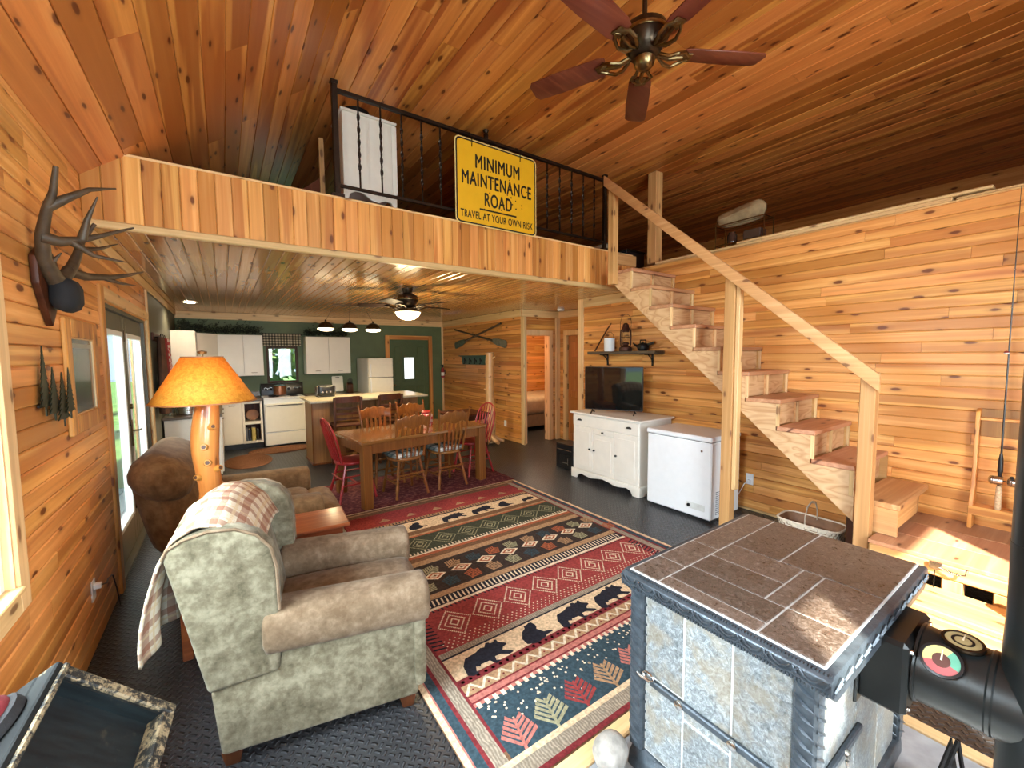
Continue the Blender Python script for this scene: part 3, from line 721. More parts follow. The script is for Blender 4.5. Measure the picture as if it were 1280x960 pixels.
def leaf(ox, oy, s, m, ang=0.0):
    g = G(); ca, sa = math.cos(ang), math.sin(ang)
    def q(a, b): return (ox + (a * ca - b * sa) * s, oy + (a * sa + b * ca) * s, RZ + .0013)
    g.add([q(-.012, 0), q(.012, 0), q(.008, .26), q(-.008, .26)], [(0, 1, 2, 3)])
    for i in range(5):
        y0 = .02 + i * .048; L = .14 - i * .018
        for sg in (1, -1):
            v = [q(sg * .008, y0), q(sg * L, y0 + L * .75), q(sg * (L - .01), y0 + L * .75 + .03), q(sg * .008, y0 + .028)]
            g.add(v, [(0, 1, 2, 3) if sg > 0 else (3, 2, 1, 0)])
    obj('leaf_motif', g, m, rug, smooth=0)
for k, xx in enumerate((.965, 1.145, 1.33, 1.53, 1.73, 1.93, 2.13, 2.33, 2.53, 2.73)): leaf(xx, 1.30, .62, RM[('pink', 'sage', 'red', 'tan')[k % 4]], -.25)
for k in range(11):
    xx = IX0 + .1 + k * .185
    leaf(xx, 2.835, .50, RM[('rust', 'sage', 'tan', 'navy')[k % 4]], -.9); leaf(xx + .08, 2.60, .50, RM[('sage', 'navy', 'rust', 'tan')[k % 4]], -.6)
t = NT('maroon carpet'); p = t.pos(); n = t.noise(p, 26, 4); t.bump(n, .4, .005)
M['maroon_rug'] = t.out(t.ramp(n, [(.36, (.075, .020, .022)), (.52, (.13, .035, .034)), (.66, (.22, .085, .07))]), .95, 0, .1)
r2 = obj('dining_rug', G().box(.62, 3.12, 4.44, 5.62, .0005, .010, .004), M['maroon_rug']); tag(r2, 'maroon speckled rug under the dining table and chairs', 'rug')
def braid(name, cx, cy, rx, ry, label, half=None):
    t = NT(name + ' braid'); c = t.coord(); gr = t.new('ShaderNodeVectorMath', operation='LENGTH'); t.link(t.mapping(c, (1 / rx, 1 / ry, 0)), gr.inputs[0])
    w = t.math('SINE', t.math('MULTIPLY', gr.outputs['Value'], 75.0)); n = t.noise(c, 30, 3)
    t.bump(w, .4, .004); mt = t.out(t.mix(t.math('MULTIPLY', t.math('ADD', w, 1), .3), t.ramp(n, [(.35, (.20, .085, .04)), (.65, (.30, .15, .08))]), (.10, .035, .02)), .9, 0, .1)
    pr = [(1.0, .001), (1.0, .007), (.985, .011), (.5, .0115), (0.001, .0115)]
    o = obj(name, G().lathe([(r * rx, z) for r, z in pr], 40, (0, 0, 0), sy=ry / rx), mt); o.location = (cx, cy, 0); tag(o, label, 'rug'); return o
braid('braided_rug', .26, 7.75, .33, .52, 'oval brown braided rug in front of the low kitchen cabinets')
braid('braided_rug', .80, 8.40, .52, .30, 'reddish brown oval rug in front of the white range')
braid('braided_rug', -.28, 5.35, .36, .78, 'dark brown oval door mat on the floor inside the french doors')

# ------------------------------------------------------------------ upholstery
def suede(name, lo, mid, hi, sc=9.0):
    t = NT(name); c = t.coord(); n = t.math('ADD', t.math('MULTIPLY', t.noise(c, sc, 5, .6, .3), .55), t.math('MULTIPLY', t.noise(c, sc * 3.2, 5, .65, .2), .45)); n2 = t.noise(c, sc * 7, 3)
    t.bump(n2, .15, .003)
    t.bsdf.inputs['Sheen Weight'].default_value = .12; t.bsdf.inputs['Sheen Roughness'].default_value = .4; t.bsdf.inputs['Sheen Tint'].default_value = (.8, .78, .7, 1)
    return t.out(t.ramp(n, [(.38, lo), (.5, mid), (.62, hi)]), .9, 0, .15)
M['suede'] = suede('grey green suede', (.080, .066, .038), (.148, .126, .080), (.235, .205, .138))
M['suede_brown'] = suede('brown suede', (.10, .052, .020), (.15, .082, .034), (.21, .125, .056), 6)
M['suede_seat'] = suede('taupe suede', (.105, .066, .036), (.155, .104, .062), (.22, .155, .10), 8)

# wing chair: local x forward, y away from the camera side
ch = thing('wing_armchair', 'grey green suede wing armchair seen from its side with a plaid blanket over the back', 'armchair', (-.02, 1.93, 0), R(-11.9))
CWd = .72
wing = [(-.205, .90), (-.19, .935), (-.14, .965), (-.06, .985), (.03, .98), (.10, .945), (.148, .885), (.165, .80), (.168, .62), (.16, .36), (-.09, .335)]
for nm, y0, y1 in (('wing', -.012, .085), ('wing', CWd - .085, CWd + .012)):
    obj(nm, G().prism(wing, y0, y1, 'y'), M['suede'], ch, bevel=.034, seg=4)
    gw = G(); yy = y0 if y0 < 0 else y1
    gw.tube([(a, yy + (.006 if y0 < 0 else -.006), b) for a, b in wing[:-2]], .0065, 6)
    obj('piping', gw, M['suede_seat'], ch)
base = [(-.085, .335), (-.060, .055), (.725, .055), (.735, .44), (.17, .45), (.15, .36)]
obj('side_panel', G().prism(base, -.002, .10, 'y'), M['suede'], ch, bevel=.018, seg=3)
obj('side_panel', G().prism(base, CWd - .10, CWd + .002, 'y'), M['suede'], ch, bevel=.018, seg=3)
obj('rear_panel', G().prism([(-.20, .90), (-.075, .30), (-.055, .06), (.0, .06), (-.02, .3), (-.13, .9)], .02, CWd - .02, 'y'), M['suede'], ch, bevel=.012)
obj('front_rail', G().soft(.60, .725, .10, CWd - .10, .06, .37, .03, 6), M['suede'], ch)
def roll_arm(y0, y1, x0, x1, zc, r, ztop, nm, parent, mt, taper=.0):
    g = G(); yc = (y0 + y1) / 2; hy = (y1 - y0) / 2
    def fn(u, v):
        a = 2 * PI * v; sx = 0 if u < 1e-6 or u > 1 - 1e-6 else 1
        uu = min(max((u - .0) / 1.0, 0), 1)
        x = x0 + (x1 - x0) * (.5 - .5 * math.cos(PI * min(max(uu, 0), 1)))
        sh = 1.0 if .12 < uu < .88 else math.sqrt(max(0, 1 - (1 - min(uu, 1 - uu) / .12) ** 2)) * .92 + .08
        c, s_ = math.cos(a), math.sin(a)
        py = math.copysign(abs(c) ** .72, c) * hy * sh; pz = math.copysign(abs(s_) ** .72, s_) * r * sh
        return (x, yc + py, zc + pz - taper * (x - x0))
    g.grid(fn, 22, 22); return obj(nm, g, mt, parent, weld=True, smooth=60)
roll_arm(-.045, .175, .10, .785, .525, .10, .62, 'arm', ch, M['suede_seat'], .03)
roll_arm(CWd - .175, CWd + .045, .10, .785, .525, .10, .62, 'arm', ch, M['suede_seat'], .03)
obj('arm_front', G().soft(.70, .765, -.02, .15, .10, .47, .03, 6), M['suede'], ch); obj('arm_front', G().soft(.70, .765, CWd - .15, CWd + .02, .10, .47, .03, 6), M['suede'], ch)
obj('seat_cushion', G().soft(.08, .775, .165, CWd - .165, .33, .50, .06, 10, .018), M['suede_seat'], ch, smooth=60)
g = G().soft(-.11, .14, .07, CWd - .07, .40, 1.0, .09, 10, .02); Mx = Matrix.Shear if False else None
for i, p in enumerate(g.v): g.v[i] = (p[0] - (p[2] - .45) * .22, p[1], p[2])
obj('back_cushion', g, M['suede'], ch, smooth=60)
for x, y in ((.68, .04), (.68, CWd - .04), (-.02, .04), (-.02, CWd - .04)):
    obj('leg', G().prism([(x - .03, 0), (x + .02, 0), (x + .035, .065), (x - .045, .065)], y - .03, y + .03, 'y'), M['dark_wood'], ch, bevel=.005)
# plaid blanket
t = NT('plaid wool'); uvn = t.new('ShaderNodeUVMap'); sxy = t.new('ShaderNodeSeparateXYZ'); t.link(uvn.outputs[0], sxy.inputs[0])
def stripe(sock, freq, lo, hi, ph=0.0):
    f = t.math('FRACT', t.math('ADD', t.math('MULTIPLY', sock, freq), ph)); return t.math('MULTIPLY', t.math('GREATER_THAN', f, lo), t.math('LESS_THAN', f, hi))
c = t.mix(t.math('MULTIPLY', stripe(sxy.outputs[0], 7.0, .12, .48), .62), (.56, .48, .36), (.22, .075, .04))
c = t.mix(t.math('MULTIPLY', stripe(sxy.outputs[1], 9.0, .10, .45), .62), c, (.22, .075, .04))
c = t.mix(t.math('MULTIPLY', stripe(sxy.outputs[0], 7.0, .62, .70), .6), c, (.50, .36, .20)); c = t.mix(t.math('MULTIPLY', stripe(sxy.outputs[1], 9.0, .60, .74), .6), c, (.52, .38, .22))
nn = t.noise(t.coord(), 90, 2); t.bump(nn, .5, .004); M['plaid'] = t.out(c, .95, 0, .1)
rb = random.Random(3)
def blanket_pt(u, v):
    """u across the chair back, v from the seat side over the top and down behind"""
    y = .03 + u * (CWd - .10)
    path = [(.10, .86), (.045, .97), (-.03, 1.035), (-.10, 1.045), (-.175, 1.00), (-.222, .90), (-.250, .79), (-.266, .69), (-.274, .60), (-.278, .525)]
    s = v * (len(path) - 1); i = min(int(s), len(path) - 2); f = s - i
    x = path[i][0] * (1 - f) + path[i + 1][0] * f; z = path[i][1] * (1 - f) + path[i + 1][1] * f
    z += -.055 * (abs(2 * u - 1) ** 2.2) * (1 - v * .3); fold = math.sin(u * 17 + v * 2.0) * .018 * v + math.sin(u * 31 + 1) * .006 * v
    x += -fold - .02 * v * math.sin(3 * u); z += (.035 * math.sin(u * 6.0 + .6) - .02) * max(0, v - .55) * 2
    return (x, y + .03 * math.sin(v * 6) * v, z)
def cloth(name, fn, nu, nv, mt, parent, thick=.010):
    g = G().grid(fn, nu, nv); me = g.mesh(name, smooth=0)
    uvl = me.uv_layers.new(name='uv')
    for lp in me.loops:
        i, j = divmod(lp.vertex_index, nv + 1); uvl.data[lp.index].uv = (i / nu, j / nv)
    me.shade_smooth(); o = obj(name, me, mt, parent); md = o.modifiers.new('thick', 'SOLIDIFY'); md.thickness = thick; md.offset = 0; return o
bl = cloth('plaid_blanket', blanket_pt, 40, 44, M['plaid'], None); bl.matrix_world = Matrix.Translation((-.02, 1.93, 0)) @ Matrix.Rotation(R(-11.9), 4, 'Z')
tag(bl, 'brown and cream plaid wool blanket draped over the wing chair back', 'blanket')

# recliner
rc = thing('recliner', 'brown suede rolled arm recliner behind the side table', 'armchair', (-.36, 3.40, 0), R(-3))
g = G().soft(-.10, .20, .14, 1.0, .25, .98, .13, 10, .035)
for i, p in enumerate(g.v): g.v[i] = (p[0] - (p[2] - .35) * .20, p[1], p[2])
obj('backrest', g, M['suede_brown'], rc, smooth=60)
g = G().soft(-.06, .26, .05, 1.10, .68, 1.0, .14, 10, .03)
for i, p in enumerate(g.v): g.v[i] = (p[0] - (p[2] - .35) * .26, p[1], p[2])
obj('head_pillow', g, M['suede_brown'], rc, smooth=60)
obj('base', G().soft(-.02, .84, .06, 1.10, .04, .36, .05, 6), M['suede_brown'], rc, smooth=60)
roll_arm(-.02, .25, .16, .95, .48, .125, .6, 'arm', rc, M['suede_brown'], .02); roll_arm(.91, 1.18, .16, .95, .48, .125, .6, 'arm', rc, M['suede_brown'], .02)
obj('arm_front', G().soft(.80, .92, .0, .23, .06, .44, .04, 6), M['suede_brown'], rc, smooth=60); obj('arm_front', G().soft(.80, .92, .93, 1.16, .06, .44, .04, 6), M['suede_brown'], rc, smooth=60)
obj('seat_cushion', G().soft(.12, .92, .24, .92, .27, .46, .08, 10, .02), M['suede_brown'], rc, smooth=60)
obj('footrest', G().soft(.86, 1.12, .20, .96, .12, .42, .09, 10, .02), M['suede_brown'], rc, smooth=60)

# side table and log lamp
st = thing('side_table', 'red brown wooden side table between the two armchairs', 'table', (.17, 2.905, 0), R(-4))
obj('table_top', G().box(-.46, .46, -.17, .17, .575, .60, .006), M['red_wood'], st)
obj('apron', G().box(-.42, .42, -.14, .14, .47, .575, .003), M['red_wood'], st)
for x in (-.39, .39):
    for y in (-.125, .125): obj('leg', G().box(x - .025, x + .025, y - .025, y + .025, 0, .50, .005), M['red_wood'], st)
obj('shelf', G().box(-.40, .40, -.13, .13, .16, .18, .003), M['red_wood'], st)
lp = thing('log_lamp', 'table lamp with knotty log base and orange parchment shade', 'lamp', (-.095, 2.925, .601))
g = G(); pts = []; rad = []
for i in range(18):
    z = i / 17 * .80; pts.append((.012 * math.sin(z * 9), .01 * math.cos(z * 7), z)); rad.append(.062 + .012 * math.exp(-((z - .0) / .12) ** 2) + .014 * math.sin(z * 21) ** 2 * (.6 - z if z < .6 else 0) + .006 * math.sin(z * 13))
g.tube(pts, rad, 16)
obj('log_base', g, M['lamplog'], lp, smooth=60)
g = G()
for a, z, s in ((-1.2, .66, .02), (-1.75, .55, .022), (-1.6, .46, .022), (-2.3, .38, .02), (-.4, .30, .028), (-1.9, .20, .022), (-1.35, .08, .024), (-.9, .42, .02), (2.0, .5, .02)):
    p = Vector((math.cos(a) * .062, math.sin(a) * .062, z)); q = p + Vector((math.cos(a), math.sin(a), .25)) * .028
    g.tube([p * .8 + Vector((0, 0, z * .2)), p, q], [s * 1.25, s, s * .72], 10)
obj('branch_stub', g, M['lamplog'], lp, kind='stuff', smooth=60)
g = G()
for a, z, s in ((-1.2, .66, .02), (-1.75, .55, .022), (-1.6, .46, .022), (-2.3, .38, .02), (-.4, .30, .028), (-1.9, .20, .022), (-1.35, .08, .024), (-.9, .42, .02)):
    d_ = Vector((math.cos(a), math.sin(a), .25)); q = Vector((math.cos(a) * .062, math.sin(a) * .062, z)) + d_ * .028; g.tube([q, q + d_ * .0012], [s * .5, s * .42], 9)
obj('knot_eye', g, plain('dark knot', (.07, .022, .008), .5), lp, kind='stuff')
obj('ledge', G().prism([(.04, .02), (.12, .10), (.10, .26), (.055, .34)], -.03, .03, 'y'), M['lamplog'], lp, bevel=.015, seg=3)
t = NT('orange parchment'); c = t.coord(); n = t.noise(c, 45, 5, .7, 1.0)
col = t.ramp(n, [(.35, (.72, .29, .02)), (.6, (.90, .46, .055))]); t.val(t.bsdf.inputs['Base Color'], col); t.bsdf.inputs['Roughness'].default_value = .7
tl = t.new('ShaderNodeBsdfTranslucent'); t.link(col, tl.inputs[0]); ms = t.new('ShaderNodeMixShader'); ms.inputs[0].default_value = .45
t.link(t.bsdf.outputs[0], ms.inputs[1]); t.link(tl.outputs[0], ms.inputs[2]); t.link(ms.outputs[0], t.n['Material Output'].inputs[0]); M['parchment'] = t.mat
g = G().lathe([(.250, .80), (.098, 1.055)], 40, cap=False); sh = obj('lamp_shade', g, M['parchment'], lp)
md = sh.modifiers.new('thick', 'SOLIDIFY'); md.thickness = .003
obj('shade_rim', G().lathe([(.247, .800), (.2525, .800), (.2525, .807), (.247, .807), (.247, .800)], 40, cap=False).lathe([(.095, 1.052), (.100, 1.052), (.100, 1.058), (.095, 1.058), (.095, 1.052)], 30, cap=False), plain('brown lacing', (.30, .10, .02), .6), lp)
obj('socket', G().lathe([(.018, .78), (.018, .86), (.012, .87)], 12), M['brass'], lp); obj('bulb', G().ball((0, 0, .91), .032), M['bulb_hot'], lp)
obj('harp', G().tube([(.03, 0, .85), (.055, 0, .93), (.035, 0, 1.04), (0, 0, 1.06), (-.035, 0, 1.04), (-.055, 0, .93), (-.03, 0, .85)], .0022, 6).tube([(0, 0, 1.055), (0, 0, 1.075)], .005, 8).lathe([(.0, 1.07), (.022, 1.075), (.024, 1.086), (.0, 1.092)], 10), M['brass'], lp)
b = light('lamp_light', 'POINT', (-.095, 2.925, 1.53), 9, (1.0, .72, .38), radius=.04)
# ------------------------------------------------------------------ hearth and stove
t = NT('slate tile'); c = t.pos(); rn = t.rand(); n = t.noise(c, 46, 6, .8, 1.6); n2 = t.noise(c, 16, 4, .6, .8)
col = t.ramp(n, [(.33, (.018, .012, .009)), (.48, (.075, .052, .040)), (.60, (.19, .15, .125)), (.72, (.42, .37, .33))])
col = t.mix(t.math('MULTIPLY', n2, .55), col, (.10, .062, .040)); hv = t.new('ShaderNodeHueSaturation'); t.link(col, hv.inputs['Color']); t.link(t.math('ADD', t.math('MULTIPLY', rn, .55), .75), hv.inputs['Value'])
t.bump(n, .25, .003); M['slate'] = t.out(hv.outputs[0], t.math('ADD', t.math('MULTIPLY', n, .4), .12), 0, .6)
t = NT('granite tile'); c = t.pos(); rn = t.rand(); n = t.noise(c, 52, 6, .82, 1.2); n2 = t.noise(c, 11, 4, .6, .6)
col = t.ramp(n, [(.32, (.05, .055, .06)), (.5, (.20, .22, .225)), (.68, (.46, .49, .50))])
col = t.mix(t.ramp(n2, [(.45, (0, 0, 0)), (.62, (.55, .55, .55))]), col, (.24, .19, .12)); hv = t.new('ShaderNodeHueSaturation'); t.link(col, hv.inputs['Color']); t.link(t.math('ADD', t.math('MULTIPLY', rn, .35), .85), hv.inputs['Value'])
t.bump(n, .3, .003); M['granite'] = t.out(hv.outputs[0], .35, 0, .5)
M['grout'] = plain('pale grout', (.55, .55, .53), .8)
M['stove_iron'] = plain('blue black cast iron', (.070, .085, .100), .36, .45, var=.3, scale=30, bump=.25)
M['pipe_black'] = plain('matt black stovepipe', (.014, .016, .016), .33, .3, var=.25, scale=8)
hearth = thing('hearth_pad', 'grey stone hearth pad framed with a pine strip under the stove', 'hearth', (0, 0, 0))
obj('slab', G().box(.66, 2.31, -.62, 1.06, .0005, .070, .004), plain('grey hearth stone', (.30, .31, .32), .5, var=.25, scale=9, bump=.2), hearth)
for x0, x1, y0, y1, m in ((.60, 2.37, 1.06, 1.13, 'pale_x'), (.60, .66, -.62, 1.06, 'pale_y'), (2.31, 2.37, -.62, 1.06, 'pale_y')):
    obj('edge_strip', G().box(x0, x1, y0, y1, .0005, .082, .006), M[m], hearth)
HZ = .071
sv = thing('stove', 'tiled cast iron wood stove with a slate top in the right foreground', 'stove', (0, 0, 0))
obj('body', G().box(1.2535, 2.10, .4035, .965, HZ + .04, .785, .002), M['grout'], sv)
SX0, SX1, SY0, SY1, SZ = 1.19, 2.15, .345, 1.005, .85
obj('top_rim', G().prism([(SX0 + .045, .765), (SX0 + .02, .785), (SX0, .80), (SX0 + .002, .835), (SX0 + .022, SZ - .003), (SX1 - .022, SZ - .003), (SX1 - .002, .835), (SX1, .80), (SX1 - .02, .785), (SX1 - .045, .765)], SY0, SY1, 'y'), M['stove_iron'], sv, bevel=.006)
obj('top_bed', G().box(SX0 + .028, SX1 - .028, SY0 + .022, SY1 - .022, .84, SZ - .0005), M['grout'], sv)
g = G()
for k in range(74):                                   # dentil edge under the rim
    y = SY0 + .006 + k * (SY1 - SY0 - .012) / 74; g.box(SX0 - .003, SX0 + .006, y, y + .005, .797, .807)
for k in range(106):
    x = SX0 + .006 + k * (SX1 - SX0 - .012) / 106; g.box(x, x + .005, SY0 - .003, SY0 + .006, .797, .807)
for k in range(74):
    y = SY0 + .006 + k * (SY1 - SY0 - .012) / 74; g.box(SX0 + .012, SX0 + .02, y, y + .005, .838, .8475)
obj('dentil_edge', g, M['stove_iron'], sv, kind='stuff')
g = G()
for k in range(9):                                    # fish scale relief on the rim
    y = SY0 + .045 + k * .071
    g.tube([(SX0 - .002, y - .042, .834), (SX0 - .004, y - .03, .817), (SX0 - .005, y, .809), (SX0 - .004, y + .03, .817), (SX0 - .002, y + .042, .834)], .0035, 5)
    g.tube([(SX0 - .002, y - .025, .834), (SX0 - .004, y - .015, .823), (SX0 - .005, y, .819), (SX0 - .004, y + .015, .823), (SX0 - .002, y + .025, .834)], .003, 5)
for k in range(13):
    x = SX0 + .05 + k * .071
    g.tube([(x - .036, SY0 - .001, .808), (x, SY0 - .006, .832), (x + .036, SY0 - .001, .808)], .004, 5)
    g.tube([(x - .02, SY0 - .001, .806), (x, SY0 - .006, .820), (x + .02, SY0 - .001, .806)], .0035, 5)
obj('scale_relief', g, M['stove_iron'], sv, kind='stuff')
def tiles(lst, mk, mt):
    for a in lst: obj('tile', mk(*a), mt, sv)
gp = .0035
top = lambda x0, x1, y0, y1: G().box(x0 + gp, x1 - gp, y0 + gp, y1 - gp, SZ - .004, SZ + .003, .0015)
tiles([(1.222, 1.39, .865, .98), (1.39, 1.62, .865, .98), (1.62, 2.12, .865, .98), (1.222, 1.285, .535, .865), (1.285, 1.415, .535, .865), (1.415, 1.56, .60, .865), (1.56, 1.72, .60, .865), (1.415, 1.72, .535, .60), (1.72, 2.12, .68, .865), (1.222, 1.42, .37, .535), (1.42, 1.72, .37, .535), (1.72, 2.12, .37, .68)], top, M['slate'])
frt = lambda y0, y1, z0, z1: G().box(1.250, 1.268, y0 + gp, y1 - gp, z0 + gp, z1 - gp, .003)
tiles([(.78, .935, .455, .765), (.78, .935, .15, .455), (.615, .78, .385, .765), (.615, .78, .15, .385), (.445, .615, .23, .765), (.445, .615, .15, .23)], frt, M['granite'])
sid = lambda x0, x1, z0, z1: G().box(x0 + gp, x1 - gp, .400, .418, z0 + gp, z1 - gp, .003)
tiles([(1.325, 1.60, .46, .765), (1.325, 1.60, .15, .46), (1.60, 1.84, .15, .58), (1.84, 2.06, .15, .765)], sid, M['granite'])
obj('base_plinth', G().prism([(1.215, HZ), (1.225, HZ + .05), (1.25, .15), (2.11, .15), (2.125, HZ + .05), (2.135, HZ)], .385, .985, 'y'), M['stove_iron'], sv, bevel=.006)
for cx, cy in ((1.262, .965), (1.262, .415), (2.10, .415), (2.10, .965)):
    cp = obj('corner_post', G().box(cx - .030, cx + .030, cy - .030, cy + .030, .14, .775, .008), M['stove_iron'], sv)
    g = G()
    for k in range(16):                              # leaf relief climbing the post
        z = .16 + k * .038
        g.add([(cx - .031, cy - .026, z), (cx - .031, cy + .026, z + .03), (cx - .031, cy + .026, z + .042), (cx - .031, cy - .026, z + .010), (cx - .041, cy, z + .021)], [(0, 1, 4), (1, 2, 4), (2, 3, 4), (3, 0, 4)])
        g.add([(cx - .026, cy - .031, z + .03), (cx + .026, cy - .031, z), (cx + .026, cy - .031, z + .010), (cx - .026, cy - .031, z + .042), (cx, cy - .041, z + .021)], [(0, 1, 4), (1, 2, 4), (2, 3, 4), (3, 0, 4)])
    obj('leaf_relief', g, M['stove_iron'], cp, kind='stuff')
obj('door_bar', G().box(1.232, 1.249, .47, .905, .432, .458, .004), M['stove_iron'], sv)
for y in (.782, .60): obj('bar_bolt', G().tube([(1.236, y, .445), (1.226, y, .445), (1.223, y, .445)], [.015, .015, .010], 14), M['steel'], sv)
obj('bar_handle', G().tube([(1.236, .905, .447), (1.225, .93, .455), (1.222, .95, .462)], [.007, .006, .005], 8).tube([(1.228 , .905 + .022 * math.cos(a), .470 + .014 * math.sin(a)) for a in [k * PI / 6 for k in range(13)]], .0035, 6), M['steel'], sv)
obj('side_bar', G().box(1.33, 1.62, .384, .400, .445, .470, .004), M['stove_iron'], sv)
obj('bar_bolt', G().tube([(1.47, .386, .457), (1.47, .376, .457)], .014, 12), M['steel'], sv)
obj('side_lever', G().tube([(1.465, .38, .44), (1.462, .365, .36), (1.455, .36, .26), (1.45, .365, .2)], [.006, .008, .009, .006], 8), M['steel'], sv)
obj('flue_collar', G().box(1.585, 1.855, .285, .402, .575, .80, .012).box(1.565, 1.875, .392, .408, .56, .815, .004), M['pipe_black'], sv)
for x in (1.61, 1.83):
    for z in (.60, .775): obj('collar_screw', G().tube([(x, .29, z), (x, .278, z)], .007, 8), M['steel'], sv)
PX, PY, PZ = 1.72, .02, .70
pp = thing('stove_pipe', 'thick black stovepipe leaving the stove and rising at the right edge', 'stovepipe', (0, 0, 0))
obj('horizontal_pipe', G().tube([(PX, .284, PZ), (PX, .25, PZ), (PX, .10, PZ), (PX, .0, PZ)], [.112, .110, .110, .110], 40, cap=False), M['pipe_black'], pp)
obj('crimp_ring', G().tube([(PX, .284, PZ), (PX, .282, PZ), (PX, .276, PZ), (PX, .273, PZ)], [.110, .116, .116, .110], 40, cap=False), M['pipe_black'], pp)
obj('crimp_ring', G().tube([(PX, .142, PZ), (PX, .138, PZ), (PX, .130, PZ), (PX, .126, PZ)], [.110, .113, .113, .110], 40, cap=False), M['pipe_black'], pp)
ell = [(PX, PY - .005 + .0 * k, PZ - .17 + k * .085) for k in range(8)]
obj('tee', G().tube([(PX, PY - .03, PZ - .20), (PX, PY - .03, PZ + .16), (PX, PY - .025, PZ + .26), (PX, PY - .01, PZ + .38), (PX, PY, PZ + .46)], [.135, .135, .128, .114, .106], 40), M['pipe_black'], pp)
obj('vertical_pipe', G().tube([(PX, PY, PZ + .42), (PX, PY, 2.4), (PX, PY, ZC)], .104, 40, cap=False), M['pipe_black'], pp)
obj('seam', G().tube([(PX - .104, PY + .01, 1.2), (PX - .104, PY + .01, ZC)], .004, 6), M['pipe_black'], pp)
obj('ceiling_flange', G().lathe([(.105, ZC - .03), (.16, ZC - .012), (.17, ZC - .002)], 30, (PX, PY, 0), cap=False), M['pipe_black'], pp)
for (u, v, w_, lab, cols) in ((-.86, .225, 0, 'round pipe thermometer with red and yellow dial nearest the camera', True), (-.12, .195, 0, 'round bronze dial thermometer lying on top of the stovepipe', False)):
    a = PI / 2 - u; nrm = Vector((math.cos(a), 0, math.sin(a))); ctr = Vector((PX, v, PZ)) + nrm * .114
    th = thing('thermometer', lab, 'thermometer', ctr); th.rotation_euler = nrm.to_track_quat('Z', 'Y').to_euler()
    obj('case', G().lathe([(.0, -.003), (.043, -.003), (.046, .004), (.045, .010), (.039, .011), (.038, .008), (0, .008)], 32), M['dark_plastic'] if cols else M['bronze'], th)
    if cols:
        for n_, a0, a1, cc in (('red_zone', 200, 340, (.42, .10, .10)), ('yellow_zone', 60, 200, (.62, .52, .20)), ('green_zone', -20, 60, (.12, .36, .24))):
            g = G(); K = 10
            vv = [(r_ * math.cos(R(a0 + (a1 - a0) * i / K)), r_ * math.sin(R(a0 + (a1 - a0) * i / K)), .0086) for i in range(K + 1) for r_ in (.018, .038)]
            g.add(vv, [(2 * i, 2 * i + 1, 2 * i + 3, 2 * i + 2) for i in range(K)]); obj(n_, g, plain(n_, cc, .4), th, smooth=0)
        obj('hub', G().lathe([(.0, .0085), (.019, .0085), (.017, .010), (0, .010)], 20), plain('brown dial', (.10, .03, .02), .5), th)
    else:
        obj('dial', G().lathe([(0, .0083), (.037, .0083), (.037, .009), (0, .009)], 28), plain('tan dial', (.42, .34, .16), .5), th)
        obj('dial_ring', G().lathe([(.018, .0092), (.024, .0092), (.024, .0097), (.018, .0097), (.018, .0092)], 24, cap=False), M['dark_plastic'], th)
    obj('needle', G().prism([(-.002, 0), (.002, 0), (.001, .03), (-.001, .03)], .010, .0112, 'z'), plain('cream needle', (.8, .74, .5), .5), th)
rk = G().ball((0, 0, 0), (.075, .06, .075), 16, 12); rr = random.Random(8)
for i, p in enumerate(rk.v):
    f = 1 + .10 * math.sin(p[0] * 40 + 1) * math.cos(p[1] * 31) + .06 * math.sin(p[2] * 55); rk.v[i] = (p[0] * f, p[1] * f, p[2] * f)
o = obj('hearth_stone', rk, plain('chalky white rock', (.34, .31, .27), .8, var=.35, scale=18, bump=.5), None, weld=True, smooth=60); o.location = (1.135, 1.0, HZ + .070); tag(o, 'rounded white stone on the hearth beside the stove corner', 'stone')
sh = thing('ash_pan', 'black triangular metal ash pan standing on the hearth behind the stove', 'ash pan', (1.99, .255, HZ), R(-20))
tri = [(-.10, .0), (.10, .0), (.03, .24)]
obj('side', G().prism(tri, -.005, .0, 'y'), M['black_metal'], sh)
for a, b in ((0, 1), (1, 2), (2, 0)):
    obj('flange', G().tube([(tri[a][0], -.02, tri[a][1] + .006), (tri[b][0], -.02, tri[b][1] + .006)], .007, 6), M['black_metal'], sh)
obj('foot', G().box(-.10, .10, -.06, .06, 0, .012, .003), M['black_metal'], sh)

# ------------------------------------------------------------------ old black trunk in the left foreground, tilted against the wall
tk = thing('tilted_crate', 'worn black painted wooden crate tilted against the left wall in the foreground', 'crate')
A, Bp = Vector((-.393, 1.591, .82)), Vector((-.169, 1.639, .55))
eu = (Bp - A).normalized(); ev = Vector((-.03, -.17, -.054)); ev = (ev - eu * ev.dot(eu)).normalized(); en = eu.cross(ev)   # en points out of the opening
if en.z < 0: en = -en
if eu.cross(ev).dot(en) < 0: pass
tk.matrix_world = Matrix(((eu.x, ev.x, en.x, A.x), (eu.y, ev.y, en.y, A.y), (eu.z, ev.z, en.z, A.z), (0, 0, 0, 1)))
t = NT('distressed black paint'); c = t.coord(); n = t.noise(c, 9, 6, .7); n2 = t.noise(c, 30, 4, .6, .5); n3 = t.noise(t.mapping(c, (2, 14, 14)), 4, 3)
chip = t.ramp(t.math('ADD', t.math('MULTIPLY', n, .6), t.math('MULTIPLY', n2, .4)), [(.56, (0, 0, 0)), (.62, (1, 1, 1))])
t.bump(n2, .3, .003)
M['crate_in'] = t.out(t.mix(t.math('MULTIPLY', chip, .25), t.ramp(n3, [(.3, (.003, .005, .006)), (.7, (.009, .016, .018))]), (.11, .085, .05)), .55)
t = NT('worn black paint edge'); c = t.coord(); n = t.noise(c, 48, 6, .8, .4); n2 = t.noise(c, 9, 3)
